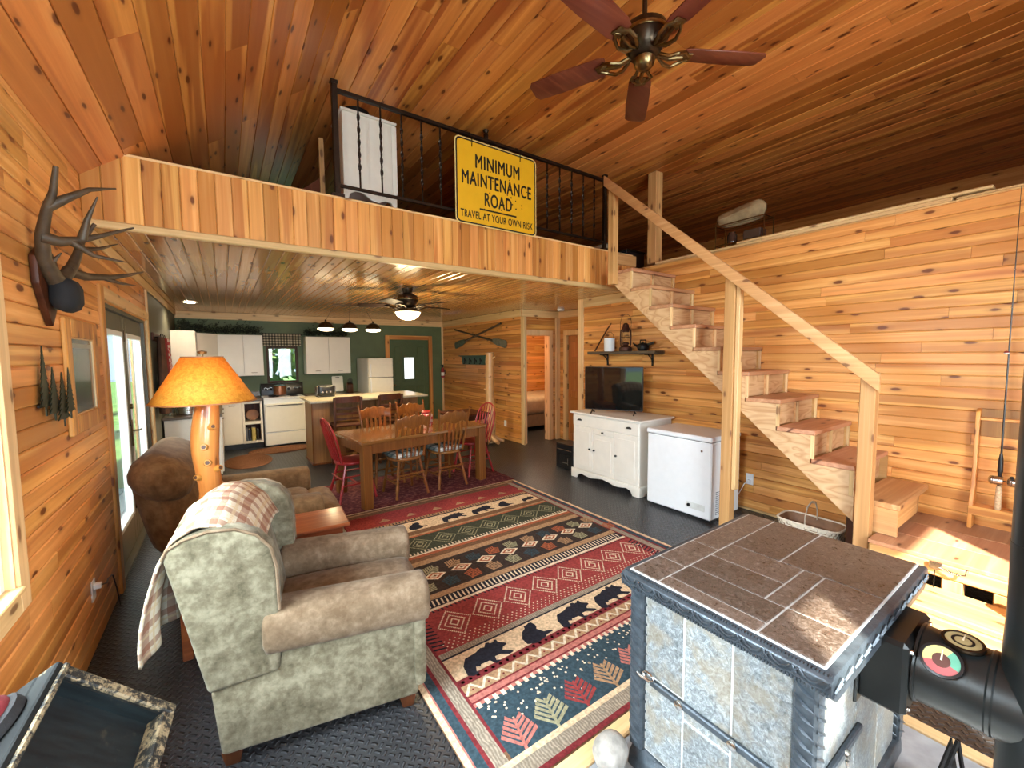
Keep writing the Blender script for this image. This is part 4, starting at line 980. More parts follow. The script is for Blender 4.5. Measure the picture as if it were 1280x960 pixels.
chip = t.ramp(t.math('ADD', t.math('MULTIPLY', n, .7), t.math('MULTIPLY', n2, .3)), [(.47, (0, 0, 0)), (.55, (1, 1, 1))]); t.bump(n, .6, .004)
M['crate_edge'] = t.out(t.mix(t.math('MULTIPLY', chip, .9), (.012, .012, .011), (.36, .27, .15)), .6)
t = NT('dark grey boards'); c = t.coord(); n = t.noise(t.mapping(c, (3, 1, 3)), 6, 4, .6); n2 = t.noise(c, 24, 4, .7)
M['crate_side'] = t.out(t.mix(t.ramp(n2, [(.66, (0, 0, 0)), (.7, (.8, .8, .8))]), t.ramp(n, [(.3, (.006, .0065, .0065)), (.7, (.020, .021, .020))]), (.25, .2, .12)), .7, 0, .25)
wU, wV, dp, th = (Bp - A).length, .80, .175, .030
def cr(x0, x1, y0, y1, z0, z1): return G().box(x0, x1, y0, y1, z0, z1, .004)
obj('far_rim', cr(0, wU, 0, th, -dp, 0), M['crate_edge'], tk); obj('near_rim', cr(0, wU, wV - th, wV, -dp, 0), M['crate_edge'], tk)
obj('low_rim', cr(wU - th * 1.3, wU, th, wV - th, -dp, 0), M['crate_edge'], tk)
obj('inner_panel', cr(.004, wU - .004, .004, wV - .004, -.075, -.055), M['crate_in'], tk)
for k in range(3): obj('side_board', cr(-.018, .0, 0, wV, -dp + k * dp / 3 + .0015, -dp + (k + 1) * dp / 3 - (.0 if k == 2 else .0015)), M['crate_side'], tk)
obj('top_rim', cr(-.002, .014, 0, wV, -.02, .006), M['crate_edge'], tk)
obj('inner_lining', cr(.014, .022, th, wV - th, -.055, -.01).box(.02, wU - th * 1.3, th, th + .006, -.055, -.012), M['crate_in'], tk)
for v_ in (.12, .68):
    q = A + eu * (wU - .05) + ev * v_ - en * dp; o = obj('prop_leg', G().tube([(q.x, q.y, .001), (q.x, q.y, q.z + .012)], .018, 8), M['crate_side'], tk); o.matrix_parent_inverse = tk.matrix_world.inverted()
ry = thing('knit_hat', 'dark red and black knitted hat at the left edge on the tilted crate', 'hat')
ry.scale = (.78, .78, .78); ry.location = A + ev * .115 - en * .098 - eu * .018; ry.rotation_euler = (-eu).to_track_quat('Z', 'Y').to_euler()
obj('crown', G().lathe([(.075, .035), (.078, .055), (.06, .10), (.03, .125), (0, .13)], 20), plain('dark red knit', (.16, .012, .015), .9, bump=.4), ry)
obj('brim', G().lathe([(.07, .0), (.088, .005), (.09, .035), (.076, .042)], 20), plain('black knit', (.02, .018, .018), .9, bump=.4), ry)

# ------------------------------------------------------------------ staircase
T0, RUN, RISE, Z0 = .751, .2507, .2205, .61       # nosing of the first step, run, rise, height of the first step
def stY(k): return T0 + RUN * k
def stZ(k): return Z0 + RISE * k
stc = thing('staircase', 'open plywood and pine staircase along the planked right wall up to the loft', 'staircase')
obj('bottom_step', G().box(3.715, XR - .002, T0, T0 + .26, Z0 - .04, Z0, .006), M['red_wood'] if False else M['lumber_x'], stc)
obj('step_side', G().box(3.72, 3.745, T0 + .01, T0 + .25, .385, Z0 - .04, .003), M['lumber_y'], stc); obj('step_side', G().box(XR - .05, XR - .004, T0 + .05, T0 + .25, .385, Z0 - .04, .003), M['lumber_y'], stc)
obj('step_front', G().box(3.745, 4.24, T0 + .012, T0 + .03, .44, Z0 - .04, .003), M['lumber_x'], stc)
t = NT('plywood'); p = t.pos(); n = t.noise(t.mapping(p, (1, 1.6, 4.6)), 2.2, 1, .5, .8); n2 = t.noise(p, 40, 3)
t.bump(n2, .08, .002); wv = t.ramp(t.math('FRACT', t.math('MULTIPLY', n, 5.0)), [(0, (.58, .35, .17)), (.5, (.66, .43, .23)), (.9, (.50, .27, .12)), (1, (.58, .35, .17))]); M['plywood'] = t.out(wv, .6)
M['stair_tread'] = pine('worn stair tread', 'x', (.60, .34, .19), (.50, .25, .13), (.36, .15, .07), .45, heartamt=.4)
for k in range(1, 10):
    y, z = stY(k), stZ(k)
    obj('tread', G().box(3.70, XR - .002, y, y + RUN + .02, z - .036, z, .005), M['stair_tread'], stc)
    for x0, x1 in ((3.745, 4.085), (4.105, XR - .02)):
        obj('riser', G().box(x0, x1, y + .045, y + .057, z - RISE, z - .036, .002), M['plywood'], stc)
    obj('riser_edge', G().box(4.085, 4.105, y + .012, y + .06, z - RISE, z - .036, .002), M['pale_z'], stc)
    obj('riser_edge', G().box(3.702, 3.7235, y + .006, y + .03, z - RISE, z - .036, .002), M['pale_z'], stc)
    obj('riser_edge', G().box(XR - .02, XR - .002, y + .012, y + .06, z - RISE, z - .036, .002), M['pale_z'], stc)
def saw(x0, x1, low):
    pts = [(1.0, low(1.0))]
    pts.append((1.0, stZ(1) - .037))
    for k in range(1, 10):
        pts += [(stY(k) + .03, stZ(k) - .037) if k > 1 else (stY(k) + .02, stZ(k) - .037), (stY(k + 1) + .03, stZ(k) - .037)]
    pts += [(stY(10) + .03, low(stY(10) + .03))]
    q = [pts[0]]
    for a in pts[1:]:
        if (Vector(a) - Vector(q[-1])).length > 1e-4: q.append(a)
    return G().prism(q, x0, x1, 'x')
low = lambda y: .892 * y - .470
obj('stringer', saw(3.704, 3.745, low), M['plywood'], stc, smooth=20)
obj('stringer', saw(4.082, 4.108, low), M['lumber_y'], stc, smooth=20)
obj('stringer', saw(XR - .03, XR - .003, low), M['lumber_y'], stc, smooth=20)
obj('bottom_post', G().box(3.75, 3.80, 1.0, 1.05, .002, .79, .004), M['dark_wood'], stc)
obj('newel_post', G().box(3.615, 3.703, .885, .972, .002, 1.515, .005), M['lumber_z'], stc)
obj('newel_post', G().box(3.615, 3.703, 1.848, 1.938, .002, 2.30, .005), M['lumber_z'], stc)
obj('post_cleat', G().box(3.632, 3.70, 1.812, 1.846, .45, 2.26, .005), M['pale_z'], stc)
obj('newel_post', G().box(3.618, 3.702, 3.205, 3.285, 2.44, 3.50, .005), M['lumber_z'], stc)
g = G().prism([(.86, 1.385), (.86, 1.50), (3.32, 3.645), (3.32, 3.53)], 3.578, 3.614, 'x')
obj('handrail', g, M['lumber_y'], stc, bevel=.006)
pst = obj('loft_post', G().box(XR + .002, XR + .13, 3.30, 3.43, 2.801, ZC - .001, .008), M['lumber_z']); tag(pst, 'thick square timber post from the ledge up to the cathedral ceiling', 'post')
obj('loft_header', G().box(4.10, XR - .002, 3.59, 3.618, 2.79, 2.926, .005), M['red_wood'] if False else M['lumber_x'], stc)

# landing in front of the bottom step
ld = thing('stair_landing', 'low rough timber landing at the foot of the stairs with sun on it', 'landing')
LZ = .38
for k, (x0, x1) in enumerate(((3.565, 3.86), (3.862, 4.18), (4.182, XR - .003))):
    obj('deck_board', G().box(x0, x1, -1.25, .972 if k == 0 and False else (.875 if k == 0 else 1.0), LZ - .028, LZ, .004), M['stair_tread'], ld)
obj('front_beam', G().box(3.56, 3.62, -1.25, .87, LZ - .115, LZ - .0285, .008), M['lumber_y'], ld)
for y in (-.6, .26, .47): obj('post', G().box(3.565, 3.655, y - .045, y + .045, .001, LZ - .116, .005), M['lumber_z'], ld)
obj('lower_step', G().box(3.22, 3.56, -1.2, .80, .165, .20, .006), M['lumber_y'], ld)
obj('lower_beam', G().box(3.20, 3.255, -1.2, .80, .09, .166, .006), M['lumber_y'], ld)
for y in (-.5, .36): obj('post', G().box(3.262, 3.34, y - .045, y + .045, .001, .165, .005), M['lumber_z'], ld)
obj('end_board', G().box(3.26, 3.55, .76, .79, .001, .165, .004), M['lumber_x'], ld)
cn = thing('metal_can', 'small grey metal can on the lower step of the landing', 'can', (3.44, .18, .201))
obj('can', G().lathe([(.0, 0), (.045, 0), (.047, .004), (.045, .01), (.045, .11), (.047, .115), (0, .115)], 20), M['steel'], cn)
hk = thing('hook_latch', 'small grey hook latch hanging under the sunny landing edge', 'hook', (3.548, .54, .335))
obj('plate', G().box(-.012, .0, -.03, .03, -.02, .025, .003), M['steel'], hk); obj('rod', G().tube([(-.014, -.02, 0), (-.03, -.10, -.01), (-.03, -.13, .0), (-.03, -.135, .035)], .006, 8), M['steel'], hk)
obj('cord', G().tube([(-.014, .0, -.02), (-.016, .002, -.16)], .0022, 5), M['black_metal'], hk)

# rod rack and fishing rods
rr_ = thing('rod_rack', 'pine fishing rod rack standing on the landing against the right wall', 'rack', (4.40, 0, LZ))
for y in (.09, .50): obj('side_board', G().prism([(.095, 0), (-.03, 0), (-.03, .18), (.03, .30), (.03, .78), (.045, .84), (.095, .86)], y, y + .022, 'y'), M['pine_z'], rr_, bevel=.003)
obj('rod_shelf', G().box(-.028, .09, .112, .50, .145, .165, .003), M['pine_y'], rr_); obj('front_lip', G().box(-.034, -.029, .09, .522, .10, .165, .002), M['pine_y'], rr_)
obj('top_rail', G().box(.03, .09, .112, .50, .78, .80, .003), M['pine_y'], rr_); obj('back_rail', G().box(.075, .095, .112, .50, .66, .86, .003), M['brown_wood'], rr_)
def rod(y, label, cork, tip):
    r = thing('fishing_rod', label, 'fishing rod', (4.385, y, LZ + .1655))
    obj('handle', G().tube([(0, 0, 0), (0, 0, .015), (0, 0, .16), (0, 0, .17)], [.012, .017, .015, .011], 12), cork, r)
    obj('fore_grip', G().tube([(0, 0, .27), (0, 0, .36), (0, 0, .40)], [.014, .012, .007], 12), M['dark_plastic'], r); obj('reel_seat', G().tube([(0, 0, .16), (0, 0, .28)], .010, 10), M['dark_plastic'], r)
    obj('blank', G().tube([(0, 0, .40), (.0, 0, 1.2), (.012, 0, tip)], [.0055, .004, .0015], 8), M['dark_plastic'], r)
    g = G()
    for z in (.75, 1.1, 1.4, 1.65):
        g.tube([(-.010 + .008 * math.cos(a), .008 * math.sin(a), z) for a in [k * PI / 5 for k in range(11)]], .0012, 5)
    obj('line_guide', g, M['steel'], r, kind='stuff')
    rl = obj('reel', G().tube([(-.055, -.02, .22), (-.055, .022, .22)], [.032, .030], 16).tube([(-.02, 0, .22), (-.045, 0, .22)], .008, 8).ball((-.055, .03, .22), (.03, .018, .03), 12, 8), M['steel'], r)
    obj('reel_handle', G().tube([(-.055, -.02, .22), (-.06, -.05, .22), (-.075, -.06, .245)], .004, 6).ball((-.078, -.06, .255), .011, 8, 6), M['dark_plastic'], rl)
    return r
rod(.385, 'fishing rod with a pale cork handle nearest the left side of the rack', plain('cork', (.62, .42, .24), .8, var=.3, scale=60), 2.2)
rod(.30, 'fishing rod with a dark handle next to the black stovepipe', plain('dark grip', (.05, .04, .035), .6), 2.0)
bo = thing('bobber', 'red and white bobber hanging on the rod line', 'bobber', (4.385, .395, 1.64))
obj('lower_half', G().lathe([(0, -.014), (.010, -.010), (.014, 0)], 14), M['white_paint'], bo); obj('upper_half', G().lathe([(.014, 0), (.010, .010), (0, .014)], 14), M['red_paint'], bo)

# woven basket under the stairs
bk = thing('woven_basket', 'pale woven splint basket with a hoop handle on the floor under the stairs', 'basket', (4.13, 1.40, .002), R(90))
M['splint'] = plain('pale splint', (.80, .68, .52), .7, var=.18, scale=30, bump=.2); M['splint_d'] = plain('brown splint', (.26, .12, .055), .6, var=.2)
def bx(u, z):  # oval-rectangular outline
    a = u * 2 * PI; c_, s_ = math.cos(a), math.sin(a); e = .45; s = 1 + .18 * z / .2
    return (math.copysign(abs(c_) ** e, c_) * .20 * s, math.copysign(abs(s_) ** e, s_) * .125 * s)
g = G(); NW = 44
for row in range(6):
    z0 = .008 + row * .030
    for k in range(NW):
        o_ = .004 if (k + row) % 2 else -.003
        q = []
        for kk, zz in ((k, z0), (k + 1, z0), (k + 1, z0 + .027), (k, z0 + .027)):
            x, y = bx(kk / NW, zz); L = math.hypot(x, y); q.append((x + x / L * o_, y + y / L * o_, zz))
        g.add(q, [(0, 1, 2, 3)])
obj('weave', g, M['splint'], bk, kind='stuff', smooth=0)
g = G(); f = [bx(k / NW, 0) for k in range(NW)]; g.add([(x * .97, y * .97, .004) for x, y in f], [tuple(range(NW))[::-1]]); f = [bx(k / NW, .19) for k in range(NW)]
obj('bottom', g, M['splint_d'], bk, smooth=0)
g = G()
for row in range(6):
    z0 = .008 + row * .03
    for k in range(NW):
        q = [(bx(kk / NW, zz)[0] * .955, bx(kk / NW, zz)[1] * .955, zz) for kk, zz in ((k, z0), (k + 1, z0), (k + 1, z0 + .03), (k, z0 + .03))]; g.add(q, [(3, 2, 1, 0)])
obj('lining', g, M['splint_d'], bk, smooth=0, weld=True)
obj('rim', G().tube([(*bx(k / NW, .19), .188) for k in range(NW + 1)], .009, 6, cap=False), M['splint'], bk)
obj('handle', G().tube([(0, -.135, .17), (0, -.13, .26), (0, -.085, .335), (0, 0, .36), (0, .085, .335), (0, .13, .26), (0, .135, .17)], .012, 8, flat=.35), M['splint'], bk)
ol = thing('outlet', 'white wall outlet under the stairs with a cord plugged in', 'outlet', (XR - .001, 2.09, .33))
obj('plate', G().box(-.007, 0, -.037, .037, -.058, .058, .002), M['white_enamel'], ol); obj('plug', G().box(-.035, -.006, -.014, .014, -.03, -.004, .004), M['white_enamel'], ol)
obj('cord', G().tube([(-.03, 0, -.018), (-.06, .03, -.05), (-.055, .06, -.12), (-.05, .10, -.2), (-.05, .2, -.31)], .004, 6), M['white_enamel'], ol)
# ------------------------------------------------------------------ sideboard, freezer, TV, shelf on the right wall
sb = thing('sideboard', 'cream white sideboard with three doors and a scalloped base under the television', 'sideboard', (0, 0, 0))
X0, X1, Y0, Y1 = 3.84, 4.46, 2.985, 4.115
obj('cabinet_body', G().box(X0 + .02, X1, Y0 + .02, Y1 - .02, .12, .87, .004), M['white_paint'], sb)
obj('top', G().box(X0 - .015, X1 + .01, Y0 - .02, Y1 + .02, .87, .895, .006), M['white_paint'], sb)
ap = [(Y0, .002), (Y0 + .10, .002), (Y0 + .13, .055), (Y0 + .19, .075), (Y0 + .27, .06), (Y0 + .36, .05), (Y0 + .46, .07), (Y0 + .565, .085), (Y0 + .67, .07), (Y0 + .77, .05), (Y0 + .86, .06), (Y0 + .94, .075), (Y0 + 1.0, .055), (Y0 + 1.03, .002), (Y1, .002), (Y1, .125), (Y0, .125)]
obj('scalloped_base', G().prism(ap, X0, X0 + .022, 'x'), M['white_paint'], sb, bevel=.003)
obj('base_side', G().prism([(X0 + .02, .002), (X0 + .12, .002), (X0 + .16, .07), (X1 - .16, .07), (X1 - .12, .002), (X1, .002), (X1, .125), (X0 + .02, .125)], Y0, Y0 + .02, 'y').prism([(X0 + .02, .002), (X0 + .12, .002), (X0 + .16, .07), (X1 - .16, .07), (X1 - .12, .002), (X1, .002), (X1, .125), (X0 + .02, .125)], Y1 - .02, Y1, 'y') if False else G().prism([(X0 + .02, .002), (X0 + .12, .002), (X0 + .16, .07), (X1 - .16, .07), (X1 - .12, .002), (X1, .002), (X1, .125), (X0 + .02, .125)], Y0, Y0 + .02, 'y'), M['white_paint'], sb, bevel=.003)
M['black_knob'] = plain('black knob', (.012, .012, .012), .4)
dr = obj('drawer', G().box(X0 + .006, X0 + .03, Y0 + .03, Y1 - .03, .715, .855, .004), M['white_paint'], sb)
for y in (Y0 + .16, Y1 - .16):
    obj('cup_pull', G().prism([(y - .035, .785), (y - .03, .80), (y - .012, .808), (y + .012, .808), (y + .03, .80), (y + .035, .785)], X0 - .014, X0 + .007, 'x'), M['black_knob'], dr, bevel=.003)
for k in range(3):
    a = Y0 + .03 + k * .357; b = a + .352
    dz = .635 if k == 1 else .705
    d = obj('door', G().box(X0 + .006, X0 + .03, a, b, .135, dz, .004), M['white_paint'], sb)
    obj('door_panel', G().box(X0 + .001, X0 + .008, a + .045, b - .045, .19, dz - .055, .006), M['white_paint'], d)
    ky = {0: b - .035, 1: b - .035, 2: a + .04}[k]
    obj('knob', G().lathe([(.006, 0), (.006, .012), (.014, .018), (.012, .026), (0, .028)], 12).xf(Matrix.Translation((X0 + .007, ky, .43)) @ Matrix.Rotation(R(-90), 4, 'Y')), M['black_knob'], d)
d = obj('drawer', G().box(X0 + .006, X0 + .03, Y0 + .387, Y0 + .739, .642, .708, .004), M['white_paint'], sb)
obj('knob', G().lathe([(.006, 0), (.006, .012), (.014, .018), (.012, .026), (0, .028)], 12).xf(Matrix.Translation((X0 + .007, Y0 + .563, .675)) @ Matrix.Rotation(R(-90), 4, 'Y')), M['black_knob'], d)

fz = thing('chest_freezer', 'white chest freezer with a pinkish reflecting lid beside the stair post', 'freezer', (0, 0, 0))
X0, X1, Y0, Y1 = 3.80, 4.34, 2.12, 2.855
obj('body', G().box(X0, X1, Y0, Y1, .025, .79, .012), M['white_enamel'], fz)
obj('lid', G().box(X0 - .014, X1 + .005, Y0 - .008, Y1 + .008, .795, .845, .014), M['white_enamel'], fz)
obj('gasket', G().box(X0 + .01, X1 - .01, Y0 + .01, Y1 - .01, .788, .797), M['dark_plastic'], fz)
obj('lock', G().tube([(X0, Y0 + .10, .70), (X0 - .006, Y0 + .10, .70)], .011, 14), M['steel'], fz)
obj('control_plate', G().box(X0 - .004, X0 + .002, Y0 + .06, Y0 + .25, .10, .165, .002), plain('silver label', (.62, .64, .62), .4), fz)
obj('dial', G().tube([(X0 - .003, Y0 + .225, .132), (X0 - .014, Y0 + .225, .132)], .016, 14), M['dark_plastic'], fz)
obj('drain_plug', G().tube([(X0, Y0 + .42, .055), (X0 - .006, Y0 + .42, .055)], .018, 14), M['white_enamel'], fz)
g = G()
for c_ in range(4):
    for r_ in range(12): g.box(X0 + .09 + c_ * .055, X0 + .13 + c_ * .055, Y0 - .002, Y0 + .004, .07 + r_ * .02, .078 + r_ * .02)
obj('vent_slots', g, plain('slot grey', (.12, .14, .17), .6), fz, kind='stuff')
for x in (X0 + .05, X1 - .05):
    for y in (Y0 + .05, Y1 - .05): obj('foot', G().tube([(x, y, .001), (x, y, .028)], .018, 10), M['dark_plastic'], fz)

tv = thing('television', 'black flat screen television standing on the white sideboard', 'television', (4.055, 3.575, .8955), R(27))
obj('screen_frame', G().box(-.012, .03, -.37, .37, .045, .60, .006), M['dark_plastic'], tv)
obj('screen', G().box(-.0135, -.012, -.36, .36, .058, .59), plain('glossy black screen', (.004, .005, .005), .04, var=0, spec=.8), tv)
for y in (-.27, .27):
    obj('foot', G().tube([(0, y, .06), (0, y, .03), (-.09, y - .005, .004)], .009, 8).tube([(0, y, .035), (.09, y, .004)], .009, 8), M['dark_plastic'], tv)
hb = thing('black_heater', 'small black cabinet heater on the floor beside the sideboard', 'heater', (0, 0, 0))
obj('body', G().box(3.985, 4.27, 4.24, 4.60, .002, .365, .008), M['dark_plastic'], hb)
obj('front_window', G().box(3.980, 3.986, 4.28, 4.55, .06, .22, .002), plain('dark glass', (.006, .006, .008), .08, spec=.8), hb)
obj('chrome_strip', G().box(3.978, 3.986, 4.27, 4.57, .275, .288, .002), M['steel'], hb)
obj('figure_trim', G().box(3.976, 3.981, 4.33, 4.345, .075, .17, .001).box(3.976, 3.981, 4.345, 4.45, .09, .105, .001), M['steel'], hb)

shf = thing('wall_shelf', 'rough dark plank shelf on two iron brackets above the television', 'shelf', (0, 0, 0))
pl = [(4.30, 3.14), (4.285, 3.4), (4.30, 3.7), (4.29, 4.0), (4.305, 4.285), (4.498, 4.285), (4.498, 3.14)]
t = NT('weathered plank'); p = t.pos(); n = t.noise(t.mapping(p, (9, 1.2, 9)), 3, 5, .65, .7); t.bump(n, .5, .006); M['weathered'] = t.out(t.ramp(n, [(.3, (.035, .022, .012)), (.7, (.14, .095, .055))]), .8)
obj('plank', G().prism(pl, 1.655, 1.695, 'z'), M['weathered'], shf, bevel=.006)
for y in (3.315, 4.065):
    obj('bracket', G().box(4.485, 4.498, y - .012, y + .012, 1.50, 1.655, .002).box(4.34, 4.49, y - .012, y + .012, 1.642, 1.655, .002).tube([(4.488, y, 1.56), (4.46, y, 1.60), (4.43, y, 1.625), (4.40, y, 1.645)], .006, 6), M['black_metal'], shf)
SH = 1.6955
pa = thing('enamel_pail', 'small white enamel pail with a wire handle on the wall shelf', 'pail', (4.38, 3.935, SH))
obj('body', G().lathe([(0, 0), (.066, 0), (.072, .01), (.075, .175), (.078, .182), (.073, .182), (.070, .17), (0, .165)], 28), M['white_enamel'], pa)
obj('wire_handle', G().tube([(0, -.075, .165), (0, -.07, .22), (0, -.03, .26), (0, .03, .26), (0, .07, .22), (0, .075, .165)], .0028, 6), M['black_metal'], pa)
la = thing('hurricane_lantern', 'rusty brown hurricane lantern in the middle of the wall shelf', 'lantern', (4.38, 3.655, SH))
M['rust_tin'] = plain('rusty lantern tin', (.075, .028, .018), .5, .6, var=.4, scale=25)
obj('fuel_tank', G().lathe([(0, 0), (.082, 0), (.086, .012), (.082, .045), (.05, .065), (.034, .08), (0, .082)], 26), M['rust_tin'], la)
obj('burner', G().lathe([(.034, .08), (.044, .09), (.044, .105), (.02, .12), (0, .122)], 20), M['rust_tin'], la)
obj('globe', G().lathe([(.036, .108), (.056, .145), (.060, .18), (.050, .225), (.040, .25)], 24, cap=False), M['clear_glass'], la)
obj('hood', G().lathe([(.045, .25), (.048, .27), (.055, .278), (.05, .30), (.036, .33), (.040, .345), (.02, .365), (0, .37)], 24), M['rust_tin'], la)
for s in (-1, 1): obj('side_tube', G().tube([(0, s * .062, .05), (0, s * .082, .08), (0, s * .086, .18), (0, s * .082, .27), (0, s * .05, .30)], .009, 8), M['rust_tin'], la)
obj('bail', G().tube([(0, -.085, .28), (0, -.092, .38), (0, -.06, .46), (0, 0, .49), (0, .06, .46), (0, .092, .38), (0, .085, .28)], .0028, 6), M['black_metal'], la)
obj('cage_wire', G().tube([(-.064, 0, .11), (-.066, 0, .18), (-.05, 0, .25)], .0025, 5).tube([(.062 * math.cos(a), .062 * math.sin(a), .18) for a in [k * PI / 8 for k in range(17)]], .0025, 5), M['rust_tin'], la)
kt = thing('black_kettle', 'black iron kettle with a spout at the right end of the wall shelf', 'kettle', (4.39, 3.385, SH), R(8))
obj('body', G().lathe([(0, 0), (.05, 0), (.07, .02), (.075, .05), (.06, .085), (.035, .10), (0, .102)], 24), M['black_metal'], kt)
obj('lid_knob', G().ball((0, 0, .108), .012, 10, 6), M['black_metal'], kt)
obj('spout', G().tube([(0, .06, .05), (0, .11, .075), (0, .14, .10)], [.018, .013, .008], 10), M['black_metal'], kt)
obj('handle', G().tube([(0, .04, .09), (0, .038, .135), (0, -.035, .135), (0, -.04, .09)], .008, 8), M['black_metal'], kt)
obj('side_grip', G().prism([(-.06, .06), (-.15, .085), (-.155, .115), (-.06, .09)], -.012, .012, 'x'), M['black_metal'], kt, bevel=.006)
sk = tag(obj('walking_stick', G().tube([(4.41, 4.235, SH + .008), (4.455, 4.05, 2.0), (4.478, 3.99, 2.09)], [.011, .010, .006], 8), M['dark_wood']), 'dark tapered stick leaning behind the white pail on the wall shelf', 'stick')

# ------------------------------------------------------------------ left wall decor
mt_ = thing('antler_mount', 'deer antler mount on a dark wooden plaque high on the left wall', 'antlers', (0, 0, 0))
pq = [(2.66, 2.10), (2.74, 2.15), (2.81, 2.135), (2.88, 2.155), (2.96, 2.10), (2.95, 1.98), (2.88, 1.88), (2.81, 1.80), (2.74, 1.88), (2.67, 1.98)]
obj('plaque', G().prism(pq, XL + .002, XL + .03, 'x'), M['dark_wood'], mt_, bevel=.008)
obj('skull_cap', G().soft(XL + .028, XL + .13, 2.725, 2.895, 1.87, 2.03, .06, 8), plain('black felt', (.008, .008, .009), .85), mt_, smooth=60)
t = NT('antler bone'); c = t.coord(); n = t.noise(c, 14, 4, .6, .5); t.bump(t.noise(c, 60, 3), .4, .004); M['antler'] = t.out(t.ramp(n, [(.3, (.026, .014, .006)), (.65, (.078, .046, .022))]), .55)
M['tip'] = plain('pale tine', (.36, .27, .17), .5)
def antler(beam, tines, r0):
    a = obj('antler', G().tube(beam, [r0 * (1 - .75 * i / (len(beam) - 1)) for i in range(len(beam))], 12), M['antler'], mt_, smooth=60)
    for tn, r in tines: obj('tine', G().tube(tn, [r * (1 - .85 * i / (len(tn) - 1)) for i in range(len(tn))], 10), M['antler'], a, smooth=60)
antler([(-.60, 2.78, 1.99), (-.612, 2.73, 2.03), (-.622, 2.68, 2.085), (-.608, 2.62, 2.18), (-.574, 2.56, 2.272), (-.543, 2.52, 2.337), (-.520, 2.48, 2.431)],
       [([(-.57, 2.555, 2.285), (-.506, 2.55, 2.332), (-.447, 2.60, 2.394), (-.368, 2.65, 2.431)], .022), ([(-.610, 2.62, 2.172), (-.56, 2.64, 2.162), (-.505, 2.68, 2.186), (-.431, 2.72, 2.229), (-.332, 2.78, 2.293)], .028),
        ([(-.497, 2.68, 2.19), (-.473, 2.66, 2.275), (-.43, 2.64, 2.379)], .019), ([(-.53, 2.66, 2.172), (-.465, 2.70, 2.125), (-.363, 2.75, 2.117)], .018), ([(-.618, 2.715, 2.056), (-.599, 2.72, 2.094), (-.575, 2.72, 2.129)], .016)], .036)
antler([(-.60, 2.84, 1.99), (-.605, 2.85, 2.035), (-.585, 2.90, 2.085), (-.567, 2.93, 2.157), (-.55, 2.95, 2.233), (-.50, 2.96, 2.33)],
       [([(-.594, 2.88, 2.075), (-.552, 3.0, 2.069), (-.475, 3.08, 2.085), (-.411, 3.13, 2.112), (-.351, 3.18, 2.144)], .026), ([(-.497, 3.06, 2.078), (-.442, 3.10, 2.061), (-.383, 3.15, 2.060)], .014), ([(-.56, 2.94, 2.19), (-.50, 3.02, 2.22), (-.44, 3.1, 2.27)], .016)], .034)
ta = thing('tree_wall_art', 'dark metal cutout of four pine trees on the left wall', 'wall art', (0, 0, 0))
def pine_cut(yc, z0, h, w):
    n = 9; L = [(yc, z0 + h)]; Rr = []
    for i in range(n):
        f = (i + 1) / n; L.append((yc - w * f * .5, z0 + h - h * .86 * f)); L.append((yc - w * f * .28, z0 + h - h * .86 * f + .004)); Rr.append((yc + w * f * .5, z0 + h - h * .86 * f)); Rr.append((yc + w * f * .28, z0 + h - h * .86 * f + .004))
    return L + [(yc - .008, z0 + h * .13), (yc - .008, z0), (yc + .008, z0), (yc + .008, z0 + h * .13)] + Rr[::-1]
M['tin_green'] = plain('dark green tin', (.035, .040, .022), .45, .6, var=.4, scale=12)
for k, (yc, z0, h, w_) in enumerate(((2.665, 1.40, .31, .15), (2.745, 1.37, .245, .17), (2.835, 1.33, .26, .19), (2.905, 1.36, .25, .15))):
    obj('tree_cutout', G().prism(pine_cut(yc, z0, h, w_), XL + .016 + .008 * k, XL + .020 + .008 * k, 'x'), M['tin_green'], ta, smooth=0)
obj('wall_bar', G().box(XL + .002, XL + .012, 2.62, 2.94, 1.44, 1.452, .001), M['black_metal'], ta)
pf = thing('framed_print', 'pine framed grey green print hanging left of the french doors', 'picture', (0, 0, 0))
y0, y1, z0, z1 = 3.02, 3.66, 1.25, 1.865
obj('frame', G().box(XL + .001, XL + .022, y0, y0 + .09, z0, z1, .005).box(XL + .001, XL + .022, y1 - .09, y1, z0, z1, .005).box(XL + .001, XL + .022, y0 + .09, y1 - .09, z0, z0 + .10, .005).box(XL + .001, XL + .022, y0 + .09, y1 - .09, z1 - .10, z1, .005), M['pine_z'], pf)
t = NT('faded print'); p = t.pos(); n = t.noise(t.mapping(p, (1, 6, 4)), 2.5, 5, .65, .8); pm_ = t.ramp(n, [(.3, (.055, .062, .048)), (.55, (.13, .135, .10)), (.75, (.22, .19, .13))]); M['print'] = t.out(pm_, .12, 0, .6)
obj('print', G().box(XL + .001, XL + .008, y0 + .085, y1 - .085, z0 + .095, z1 - .095), M['print'], pf)
obj('inner_bead', G().box(XL + .006, XL + .014, y0 + .086, y0 + .096, z0 + .096, z1 - .096).box(XL + .006, XL + .014, y1 - .096, y1 - .086, z0 + .096, z1 - .096).box(XL + .006, XL + .014, y0 + .096, y1 - .096, z0 + .096, z0 + .106).box(XL + .006, XL + .014, y0 + .096, y1 - .096, z1 - .106, z1 - .096), M['pale_z'], pf)
obj('print_band', G().box(XL + .008, XL + .0085, y0 + .12, y1 - .12, z1 - .155, z1 - .13), plain('pale print band', (.30, .28, .22), .3), pf)
ol = thing('outlet', 'white wall outlet with a plug low on the left wall', 'outlet', (XL + .001, 3.215, .345))
obj('plate', G().box(0, .007, -.037, .037, -.058, .058, .002), M['white_enamel'], ol); obj('plug', G().box(.006, .04, -.016, .016, .005, .035, .004), M['white_enamel'], ol)
